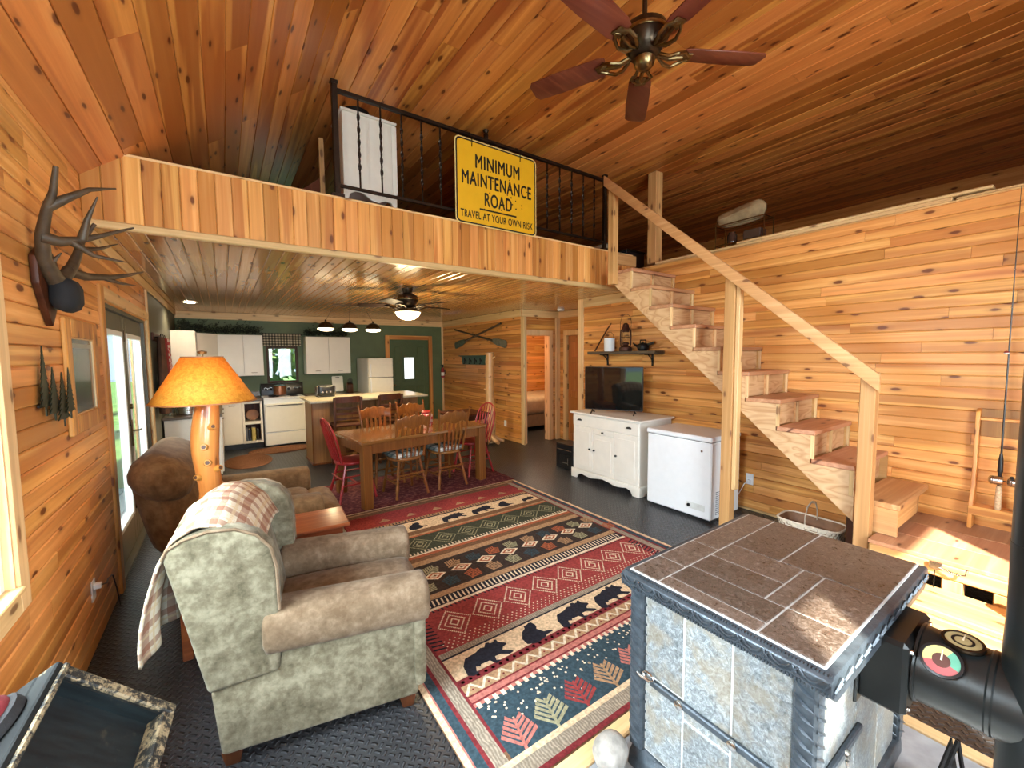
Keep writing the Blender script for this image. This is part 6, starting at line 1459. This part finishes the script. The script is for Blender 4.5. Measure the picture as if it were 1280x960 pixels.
# base run on the back wall
bc = thing('base_cabinet', 'white base cabinet with an open shelf beside the range', 'kitchen cabinet', (0, 0, 0))
obj('carcass', G().box(-.07, .24, 8.82, YW, .10, .86, .003).box(.24, .26, 8.82, YW, .10, .86).box(.53, .55, 8.82, YW, .10, .86).box(.26, .53, 9.2, YW, .10, .86).box(.26, .53, 8.82, 9.2, .10, .12).box(.26, .53, 8.82, 9.2, .84, .86), M['cab_white'], bc)
obj('shelf', G().box(.261, .529, 8.825, 9.2, .46, .49, .002), M['cab_white'], bc); obj('toe_kick', G().box(-.07, .55, 8.88, 8.9, .001, .10), M['dark_plastic'], bc)
obj('face_frame', G().box(.24, .275, 8.80, 8.82, .10, .86, .002).box(.515, .55, 8.80, 8.82, .10, .86, .002).box(.275, .515, 8.80, 8.82, .10, .145, .002).box(.275, .515, 8.80, 8.82, .445, .495, .002).box(.275, .515, 8.80, 8.82, .82, .86, .002), M['cab_white'], bc)
obj('inside_back', G().box(.262, .528, 9.19, 9.198, .122, .838), M['dark_wood'], bc)
d = obj('door', G().box(-.05, .235, 8.80, 8.82, .105, .855, .004), M['cab_white'], bc); handle(d, .09, 8.80, .80)
o = obj('wooden_plate', G().lathe([(0, 0), (.08, 0), (.10, .012), (.10, .02), (.08, .012), (0, .010)], 24), plain('brown plate', (.22, .09, .04), .5)); o.matrix_world = Matrix.Translation((.40, 8.95, .60)) @ Matrix.Rotation(R(80), 4, 'X'); tag(o, 'round brown wooden plate standing in the open upper shelf', 'plate')
for k, (x, h, col, lb_, w_) in enumerate(((.285, .24, (.10, .11, .13), 'dark cookbook at the left of the low open shelf', .03), (.325, .22, (.03, .04, .07), 'navy cookbook second in the low open shelf', .028), (.375, .25, (.50, .40, .10), 'yellow cookbook in the low open shelf', .06), (.455, .21, (.06, .05, .04), 'short black cookbook at the right of the low open shelf', .03))):
    b_ = thing('cookbook', lb_, 'book', (x, 8.88, .1205), 0, 'cookbooks in the low shelf'); obj('cover', G().box(0, w_, 0, .16, 0, h, .002), plain('cookbook cover', col, .5), b_); obj('pages', G().box(.003, w_ - .003, .004, .157, h - .001, h + .001), M['white_paint'], b_)
lt = plain('dark laminate top', (.13, .10, .07), .3, var=.2, scale=60)
ct = obj('countertop', G().box(-.66, .56, 8.76, YW, .865, .90, .005).box(-.66, -.04, 6.72, 8.76, .865, .90, .005).box(-.05, .56, YW - .02, YW, .90, 1.0, .003), lt); tag(ct, 'dark laminate countertop running round the left kitchen corner', 'countertop')
lb_ = thing('left_base_cabinets', 'white base units along the left wall ending in a plain white panel', 'kitchen cabinet', (0, 0, 0))
obj('end_panel', G().box(XL + .02, -.07, 6.75, 6.77, .09, .864, .003), M['cream_enamel'], lb_); obj('carcass', G().box(XL + .02, -.07, 6.77, 8.75, .10, .864), M['cab_white'], lb_); obj('toe_kick', G().box(XL + .02, -.12, 6.80, 8.75, .001, .10), M['dark_plastic'], lb_)
for k in range(3): d = obj('door', G().box(-.07, -.052, 6.79 + k * .65, 7.43 + k * .65, .11, .855, .004), M['white_enamel'] if k == 0 else M['cab_white'], lb_); handle(d, -.052, 7.11 + k * .65, .80, 'y')
rg = thing('kitchen_range', 'white electric range with a black control panel under the kitchen window', 'stove', (0, 0, 0))
a, b_ = .575, 1.255
obj('body', G().box(a, b_, 8.78, 9.42, .02, .885, .005), M['white_enamel'], rg); obj('cooktop', G().box(a - .005, b_ + .005, 8.74, 9.36, .885, .91, .006), M['white_enamel'], rg)
od = obj('oven_door', G().box(a + .01, b_ - .01, 8.745, 8.78, .27, .80, .008), M['cream_enamel'], rg); obj('oven_handle', G().tube([(a + .05, 8.745, .765), (a + .05, 8.715, .765), (b_ - .05, 8.715, .765), (b_ - .05, 8.745, .765)], .009, 8), M['dark_plastic'], od)
dw = obj('storage_drawer', G().box(a + .01, b_ - .01, 8.75, 8.78, .03, .255, .006), M['cream_enamel'], rg)
bk_ = obj('control_panel', G().prism([(9.33, .91), (9.42, .91), (9.42, 1.14), (9.37, 1.14)], a, b_ + .06, 'x'), M['dark_plastic'], rg, bevel=.004)
for k, x in enumerate((.66, .745, .97, 1.055, 1.175, 1.245)): obj('knob', G().tube([(x, 9.36, 1.03), (x, 9.335, 1.025)], [.026, .022], 16), M['white_enamel'] if k < 0 else M['dark_plastic'], bk_); obj('knob_ring', G().tube([(x + .033 * math.cos(q), 9.353 - 0, 1.03 + .033 * math.sin(q)) for q in [i * PI / 8 for i in range(17)]], .003, 5), M['steel'], bk_)
for x, y, r_ in ((.75, 8.92, .085), (1.09, 8.92, .065), (.75, 9.18, .065), (1.09, 9.18, .085)):
    g = G()
    for q in (1, .7, .4): g.tube([(x + r_ * q * math.cos(i * PI / 10), y + r_ * q * math.sin(i * PI / 10), .918) for i in range(21)], .006, 5)
    obj('burner', g, M['black_metal'], rg, kind='stuff')
pt = thing('stock_pot', 'copper brown pot on the back burner in front of the kitchen window', 'pot', (.88, 9.18, .926)); obj('body', G().lathe([(0, 0), (.10, 0), (.11, .01), (.11, .17), (.10, .17), (.10, .02), (0, .015)], 26), plain('pot copper', (.30, .12, .06), .3, .6), pt); obj('lid', G().lathe([(.112, .17), (.10, .185), (.03, .20), (.015, .20), (.018, .22), (0, .222)], 24), M['dark_plastic'], pt)
pot = thing('steel_pot', 'steel stock pot on the left counter under the lamp shade', 'pot', (-.42, 7.02, .901)); obj('body', G().lathe([(0, 0), (.12, 0), (.128, .01), (.128, .17), (.134, .176), (.12, .176), (.12, .02), (0, .016)], 30), M['steel'], pot)
for s in (-1, 1): obj('loop_handle', G().tube([(s * .128, -.04, .135), (s * .16, -.03, .14), (s * .16, .03, .14), (s * .128, .04, .135)], .006, 6), M['steel'], pot)
for nm, x, y, h, r_, lab in (('glass_jar', -.60, 7.0, .16, .05, 'clear glass jar on the counter left of the steel pot'), ('glass_jar', -.58, 7.30, .24, .045, 'tall clear glass jar behind the steel pot'), ('drinking_glass', -.22, 7.02, .14, .035, 'clear drinking glass on the counter right of the steel pot'), ('drinking_glass', -.18, 7.2, .13, .035, 'clear drinking glass at the far right of the pot')):
    o = obj(nm, G().lathe([(0, 0), (r_, 0), (r_, h), (r_ * .92, h), (r_ * .92, .01), (0, .008)], 20), M['clear_glass']); o.location = (x, y, .9005); tag(o, lab, 'glass')
dr_ = thing('dish_rack', 'chrome dish rack on the left counter behind the lamp', 'dish rack', (-.34, 7.75, .9005)); g = G()
for k in range(9): g.tube([(-.2 + k * .05, -.14, .02), (-.2 + k * .05, -.14, .12)], .0025, 5).tube([(-.2 + k * .05, .14, .02), (-.2 + k * .05, .14, .12)], .0025, 5)
obj('wires', g, M['steel'], dr_, kind='stuff')
for z in (.02, .12): obj('frame_hoop', G().tube([(-.21, -.14, z), (.21, -.14, z), (.21, .14, z), (-.21, .14, z), (-.21, -.14, z)], .004, 6, cap=False), M['steel'], dr_)
for x in (-.2, .2): obj('foot', G().tube([(x, 0, 0), (x, 0, .025)], .006, 6).tube([(x, -.14, .02), (x, .14, .02)], .004, 6), M['steel'], dr_)
tb = thing('toaster', 'black toaster with chrome ends on the peninsula', 'toaster', (1.36, 7.35, 1.0005), R(3)); obj('body', G().soft(-.13, .13, -.09, .09, .015, .19, .03, 6), M['dark_plastic'], tb, smooth=60); obj('chrome_end', G().box(-.145, -.125, -.08, .08, .02, .18, .01), M['steel'], tb); obj('chrome_end', G().box(.125, .145, -.08, .08, .02, .18, .01), M['steel'], tb); obj('base', G().box(-.13, .13, -.085, .085, 0, .02, .003), M['dark_plastic'], tb)
for x in (-.06, .0, .06): obj('dial', G().tube([(x, -.09, .08), (x, -.098, .08)], .015, 12), M['steel'], tb)
fr = thing('refrigerator', 'cream top freezer refrigerator beside the green door', 'refrigerator', (0, 0, 0)); a, b_ = 2.40, 2.905
obj('body', G().box(a, b_, 8.58, 9.40, .03, 1.615, .01), M['white_enamel'], fr); d1_ = obj('freezer_door', G().box(a, b_, 8.515, 8.575, 1.225, 1.62, .014), M['cream_enamel'], fr); d2_ = obj('fridge_door', G().box(a, b_, 8.515, 8.575, .08, 1.215, .014), M['cream_enamel'], fr)
obj('handle', G().box(a + .03, a + .055, 8.49, 8.517, 1.24, 1.50, .006), M['white_enamel'], d1_); obj('handle', G().box(a + .03, a + .055, 8.49, 8.517, .85, 1.20, .006), M['white_enamel'], d2_); obj('hinge_gap', G().box(a + .005, b_ - .005, 8.53, 8.58, 1.213, 1.227), M['dark_plastic'], fr); obj('kick_plate', G().box(a + .02, b_ - .02, 8.56, 8.6, .002, .08), M['dark_plastic'], fr)
cb = thing('right_base_cabinet', 'white base cabinet with dark top between the range and the refrigerator', 'kitchen cabinet', (0, 0, 0)); obj('carcass', G().box(1.33, 2.36, 8.82, YW, .10, .864, .003), M['cab_white'], cb); obj('top', G().box(1.325, 2.37, 8.76, YW, .865, .90, .005), lt, cb); obj('toe_kick', G().box(1.33, 2.36, 8.88, 8.9, .001, .10), M['dark_plastic'], cb)
for k in range(2): d = obj('door', G().box(1.335 + k * .51, 1.835 + k * .51, 8.80, 8.82, .11, .855, .004), M['cab_white'], cb); handle(d, 1.58 + k * .51, 8.80, .80)
bd_ = tag(obj('cutting_board', G().prism(rounded(.11, .165, .02), -.008, .008, 'y'), M['cream_enamel'], bevel=.002), 'white cutting board leaning on the wall left of the knife block', 'cutting board'); bd_.location = (1.99, 9.39, 1.078); bd_.rotation_euler = (R(-10), 0, 0)
obj('board_slot', G().box(-.04, .04, -.0085, -.008, .12, .14), M['dark_plastic'], bd_)
kb = thing('knife_block', 'dark knife block with black handles left of the refrigerator', 'knife block', (2.16, 9.10, .9005)); obj('block', G().prism([(-.09, 0), (.07, 0), (.07, .10), (-.02, .22), (-.09, .17)], -.055, .055, 'x'), M['dark_wood'], kb, bevel=.004)
for k in range(5): obj('knife_handle', G().box(-.045 + k * .02, -.033 + k * .02, -.035, -.015, .17, .29 + .02 * (k % 2), .003).xf(Matrix.Rotation(R(8), 4, 'X')), M['dark_plastic'], kb)
# valance and garland
def vfn(u, v):
    x = .64 + u * .67; return (x, 9.385 + .012 * math.sin(u * 44) * (1 - .3 * v) - .012, 2.125 - v * .25)
t = NT('check curtain'); uvn = t.new('ShaderNodeUVMap'); sx = t.new('ShaderNodeSeparateXYZ'); t.link(uvn.outputs[0], sx.inputs[0])
q1 = t.math('LESS_THAN', t.math('FRACT', t.math('MULTIPLY', sx.outputs[0], 13.0)), .5); q2 = t.math('LESS_THAN', t.math('FRACT', t.math('MULTIPLY', sx.outputs[1], 5.0)), .5)
M['check'] = t.out(t.ramp(t.math('MULTIPLY', t.math('ADD', q1, q2), .5), [(0, (.52, .46, .34)), (.25, (.52, .46, .34)), (.5, (.16, .14, .10)), (.9, (.03, .03, .025))]), .9)
va = thing('window_valance', 'black and cream checked valance over the kitchen window', 'curtain', (0, 0, 0)); cloth('curtain', vfn, 60, 6, M['check'], va, .003); obj('curtain_rod', G().tube([(.62, 9.39, 2.10), (1.33, 9.39, 2.10)], .008, 8), M['black_metal'], va); obj('rod_bracket', G().box(.615, .63, 9.39, YW, 2.09, 2.11), M['black_metal'], va); obj('rod_bracket', G().box(1.32, 1.335, 9.39, YW, 2.09, 2.11), M['black_metal'], va)
M['needle'] = plain('dark green needles', (.012, .020, .010), .8, var=.5, scale=30)
def garland(nm, pts, lab, seed):
    r_ = random.Random(seed); g = G()
    for i in range(len(pts) - 1):
        p, q = Vector(pts[i]), Vector(pts[i + 1])
        for k in range(int((q - p).length * 700)):
            c = p.lerp(q, r_.random()) + Vector((r_.gauss(0, .03), r_.gauss(0, .04), abs(r_.gauss(.05, .05))-.01)); d_ = Vector((r_.gauss(0, 1), r_.gauss(0, 1), r_.gauss(.3, .8))).normalized() * r_.uniform(.03, .075); n_ = d_.orthogonal().normalized() * .010
            g.add([c - n_, c + n_, c + d_], [(0, 1, 2)])
    o = obj(nm, g, M['needle'], smooth=0); o['kind'] = 'stuff'; tag(o, lab, 'garland'); return o
garland('pine_garland', [(-.52, 8.5, 2.125), (-.47, 9.0, 2.125), (-.1, 9.25, 2.12), (.60, 9.27, 2.11)], 'dark pine garland lying along the tops of the left cabinets', 1)
garland('pine_garland', [(1.38, 9.27, 2.10), (2.2, 9.27, 2.10)], 'dark pine garland lying on top of the right cabinet', 2)
# pendant lamp with three shades
pl_ = thing('pendant_lamp', 'three shade bronze pendant lamp hanging over the peninsula', 'lamp', (1.70, 7.0, 0))
obj('ceiling_plate', G().box(-.24, .24, -.045, .045, 2.465, ZK - .0015, .005), M['bronze'], pl_)
pass
for x in (-.36, .0, .37):
    obj('cord', G().tube([(x, 0, 2.22), (x * .6, 0, 2.47)], .0028, 6), M['bronze'], pl_)
    s_ = obj('shade', G().lathe([(.006, 2.235), (.014, 2.225), (.016, 2.205), (.03, 2.20), (.065, 2.188), (.098, 2.160), (.116, 2.122), (.120, 2.098), (.117, 2.098), (.112, 2.122), (.094, 2.155), (.06, 2.18), (.02, 2.19)], 26, (x, 0, 0), cap=False), M['bronze'], pl_)
    obj('diffuser', G().lathe([(.117, 2.100), (.120, 2.085), (.10, 2.068), (.04, 2.055), (0, 2.052)], 26, (x, 0, 0)), M['bulb'], s_)
for x in (1.34, 1.70, 2.07): light('pendant_light', 'SPOT', (x, 7.0, 2.045), 60, (1.0, .79, .44), radius=.06)
rc_ = thing('recessed_light', 'lit recessed ceiling light above the left kitchen counter', 'light', (-.37, 7.9, ZK - .0015)); obj('trim_ring', G().lathe([(.095, -.001), (.10, -.006), (.075, -.010), (.07, -.002)], 28, cap=False), M['white_enamel'], rc_); obj('lens', G().lathe([(.072, -.004), (.05, -.012), (0, -.014)], 24), M['bulb_hot'], rc_)
light('recessed_spot', 'SPOT', (-.37, 7.9, 2.465), 36, (1.0, .84, .60), radius=.05)
# coat rack with coats on the left kitchen wall
cr_ = thing('coat_rack', 'row of coat hooks on the left wall past the french doors', 'coat rack', (0, 0, 0)); obj('board', G().box(XL + .001, XL + .022, 6.30, 7.05, 1.86, 1.95, .004), M['dark_wood'], cr_)
for y in (6.40, 6.58, 6.76, 6.94): obj('hook', G().tube([(XL + .02, y, 1.90), (XL + .07, y, 1.90), (XL + .08, y, 1.94)], .006, 6), M['black_metal'], cr_)
def coat(nm, lab, y, w, z0, z1, col, dep=.05, mt=None):
    g = G()
    def fn(u, v):
        a = u * 2 * PI; ww = w * (.55 + .45 * min(1, v * 2.2)); return (XL + .075 + dep * (.6 + .4 * v) * math.sin(a) + .006 * math.sin(u * 40), y + ww * .5 * math.cos(a) + .008 * math.sin(v * 9 + u * 20), z1 - (z1 - z0) * v)
    g.grid(fn, 28, 12); o = obj(nm, g, mt or plain(nm + ' cloth', col, .9, var=.3, scale=9), weld=True, smooth=60); return tag(o, lab, 'coat')
coat('brown_coat', 'long dark brown coat hanging nearest the french doors', 6.42, .26, 1.00, 1.90, (.10, .045, .025)); coat('plaid_shirt', 'red and white plaid apron hanging on the coat rack', 6.93, .24, 1.42, 1.90, (0, 0, 0), mt=M['red_check']); coat('red_strap_coat', 'dark red coat hanging between the brown coat and the plaid apron', 6.68, .24, 1.05, 1.90, (.22, .02, .025))
# ------------------------------------------------------------------ hall and right kitchen wall
lt_ = thing('log_coat_tree', 'peeled log coat tree on a root base by the hall corner', 'coat tree', (4.10, 6.62, 0))
pts = [(0.04 * math.sin(z * 5) * .4, .02 * math.cos(z * 4), z) for z in [i * .09 for i in range(20)]]
obj('log', G().tube(pts, [.098 - .018 * min(1, i / 10) + .006 * math.sin(i * 2.3) for i in range(20)], 14), M['log'], lt_, smooth=60)
for k, (a, z) in enumerate(((2.6, 1.0), (-2.0, 1.25), (-1.4, .7), (.3, 1.45), (-2.6, .5), (-.9, 1.6))): obj('peg', G().tube([(.06 * math.cos(a), .06 * math.sin(a), z), (.11 * math.cos(a), .11 * math.sin(a), z + .03)], [.022, .014], 8), M['log'], lt_)
for k in range(7):
    a = k * 2 * PI / 7 + .3; obj('root', G().tube([(.02 * math.cos(a), .02 * math.sin(a), .14), (.13 * math.cos(a), .13 * math.sin(a), .07), (.26 * math.cos(a), .26 * math.sin(a), .03)], [.055, .05, .03], 9), M['log'], lt_, smooth=60)
def oar(lab, p, q, ux, col):
    o = thing('oar', lab, 'oar', (0, 0, 0)); p, q = Vector(p), Vector(q); d = (q - p).normalized(); nrm = Vector((1, 0, 0)); sd_ = d.cross(nrm).normalized(); b0 = p + d * .55
    obj('shaft', G().tube([b0 - d * .05, q - d * .06, q], [.022, .019, .017], 8), M['weathered'], o)
    pr = [(0, .02), (.08, .045), (.25, .07), (.50, .075), (.55, .06), (.56, 0), (.55, -.06), (.50, -.075), (.25, -.07), (.08, -.045), (0, -.02)]
    g = G(); n = len(pr); v = [b0 - d * a + sd_ * b + nrm * dx for dx in (-.008, .008) for a, b in pr]; g.add(v, [tuple(range(n)), tuple(range(2 * n - 1, n - 1, -1))] + [(i, n + i, n + (i + 1) % n, (i + 1) % n) for i in range(n)])
    obj('blade', g, plain('oar blade paint', col, .5, var=.3), o, bevel=.003)
oar('green bladed oar rising to the right, crossed on the hall wall', (4.425, 8.65, 1.88), (4.425, 6.72, 2.27), 0, (.07, .10, .06)); oar('grey bladed oar crossing behind the green one on the hall wall', (4.470, 6.60, 1.86), (4.470, 8.75, 2.26), 0, (.15, .14, .09))
gr_ = thing('green_peg_rack', 'green painted rack with black animal hooks on the hall wall', 'coat rack', (0, 0, 0)); obj('board', G().prism([(7.42, 1.46), (7.36, 1.64), (8.46, 1.64), (8.40, 1.46)], XR - .022, XR - .001, 'x'), plain('rack green', (.055, .11, .075), .5), gr_, bevel=.003); obj('top_ledge', G().box(XR - .08, XR - .001, 7.34, 8.48, 1.64, 1.66, .003), plain('rack green ledge', (.06, .12, .085), .5), gr_)
for k in range(4):
    y = 7.58 + k * .23; obj('moose_hook', G().prism([(y - .06, 1.50), (y - .05, 1.56), (y + .0, 1.57), (y + .03, 1.60), (y + .06, 1.58), (y + .04, 1.54), (y + .05, 1.50), (y + .03, 1.50), (y + .02, 1.53), (y - .03, 1.53), (y - .04, 1.50)], XR - .028, XR - .022, 'x').tube([(XR - .025, y, 1.50), (XR - .06, y, 1.47), (XR - .065, y, 1.49)], .005, 6), M['black_metal'], gr_)
fe = thing('fire_extinguisher', 'small red and black fire extinguisher mounted in the kitchen corner', 'fire extinguisher', (4.435, 9.36, 1.12)); obj('cylinder', G().lathe([(0, 0), (.04, .0), (.042, .02), (.042, .20), (.02, .24), (.015, .25)], 20), M['red_paint'], fe); obj('valve', G().box(-.02, .02, -.02, .02, .25, .32, .005).box(-.06, .01, -.008, .008, .30, .315, .003), M['dark_plastic'], fe); obj('label_band', G().lathe([(.0425, .05), (.0425, .13)], 20, cap=False), M['white_paint'], fe); obj('bracket', G().box(.02, .064, -.02, .02, .08, .2, .003), M['dark_plastic'], fe)
ol = thing('outlet', 'white wall outlet low on the hall wall by the coat tree', 'outlet', (XR - .001, 6.70, .32)); obj('plate', G().box(-.007, 0, -.037, .037, -.058, .058, .002), M['white_enamel'], ol); obj('socket', G().box(-.009, -.007, -.017, .017, -.04, -.008).box(-.009, -.007, -.017, .017, .008, .04), M['white_paint'], ol)
be = thing('bedroom_bed', 'bed with a tan quilt seen through the bedroom doorway', 'bed', (0, 0, 0)); obj('mattress', G().soft(5.0, 6.9, 7.05, 8.5, .35, .74, .10, 10), plain('tan quilt', (.36, .27, .17), .9, var=.2, scale=7), be, smooth=60); obj('bed_base', G().box(5.02, 6.88, 7.08, 8.48, .10, .36, .01), plain('bed skirt', (.22, .16, .10), .9), be); obj('bed_leg', G().box(5.08, 5.14, 7.12, 7.18, .001, .11, .004), M['dark_wood'], be); obj('bed_leg', G().box(5.08, 5.14, 8.38, 8.44, .001, .11, .004), M['dark_wood'], be)
bl_ = thing('bedroom_light', 'white lit ceiling light with pull chain inside the bedroom', 'light', (5.0, 7.1, ZK - .001)); obj('base', G().lathe([(.0, 0), (.09, 0), (.085, -.03), (0, -.03)], 24), M['white_enamel'], bl_); obj('globe', G().lathe([(.10, -.03), (.10, -.06), (.06, -.10), (0, -.11)], 24), M['bulb'], bl_); obj('pull_chain', G().tube([(.0, 0, -.10), (0, 0, -.30)], .004, 5), M['brass'], bl_)
struct('ceiling_bedroom', G().box(HX + .1, 7.5, 4.52, 8.7, ZK, ZK + .018).box(XR + .12, HX + .1, 6.26, 8.7, ZK - .004, ZK - .0008), M['kceil_y'])
light('bedroom_lamp', 'POINT', (5.3, 7.0, 2.2), 60, (1.0, .86, .62), radius=.08)
light('hall_lamp', 'POINT', (6.2, 5.4, 2.1), 14, (1.0, .82, .55), radius=.08)
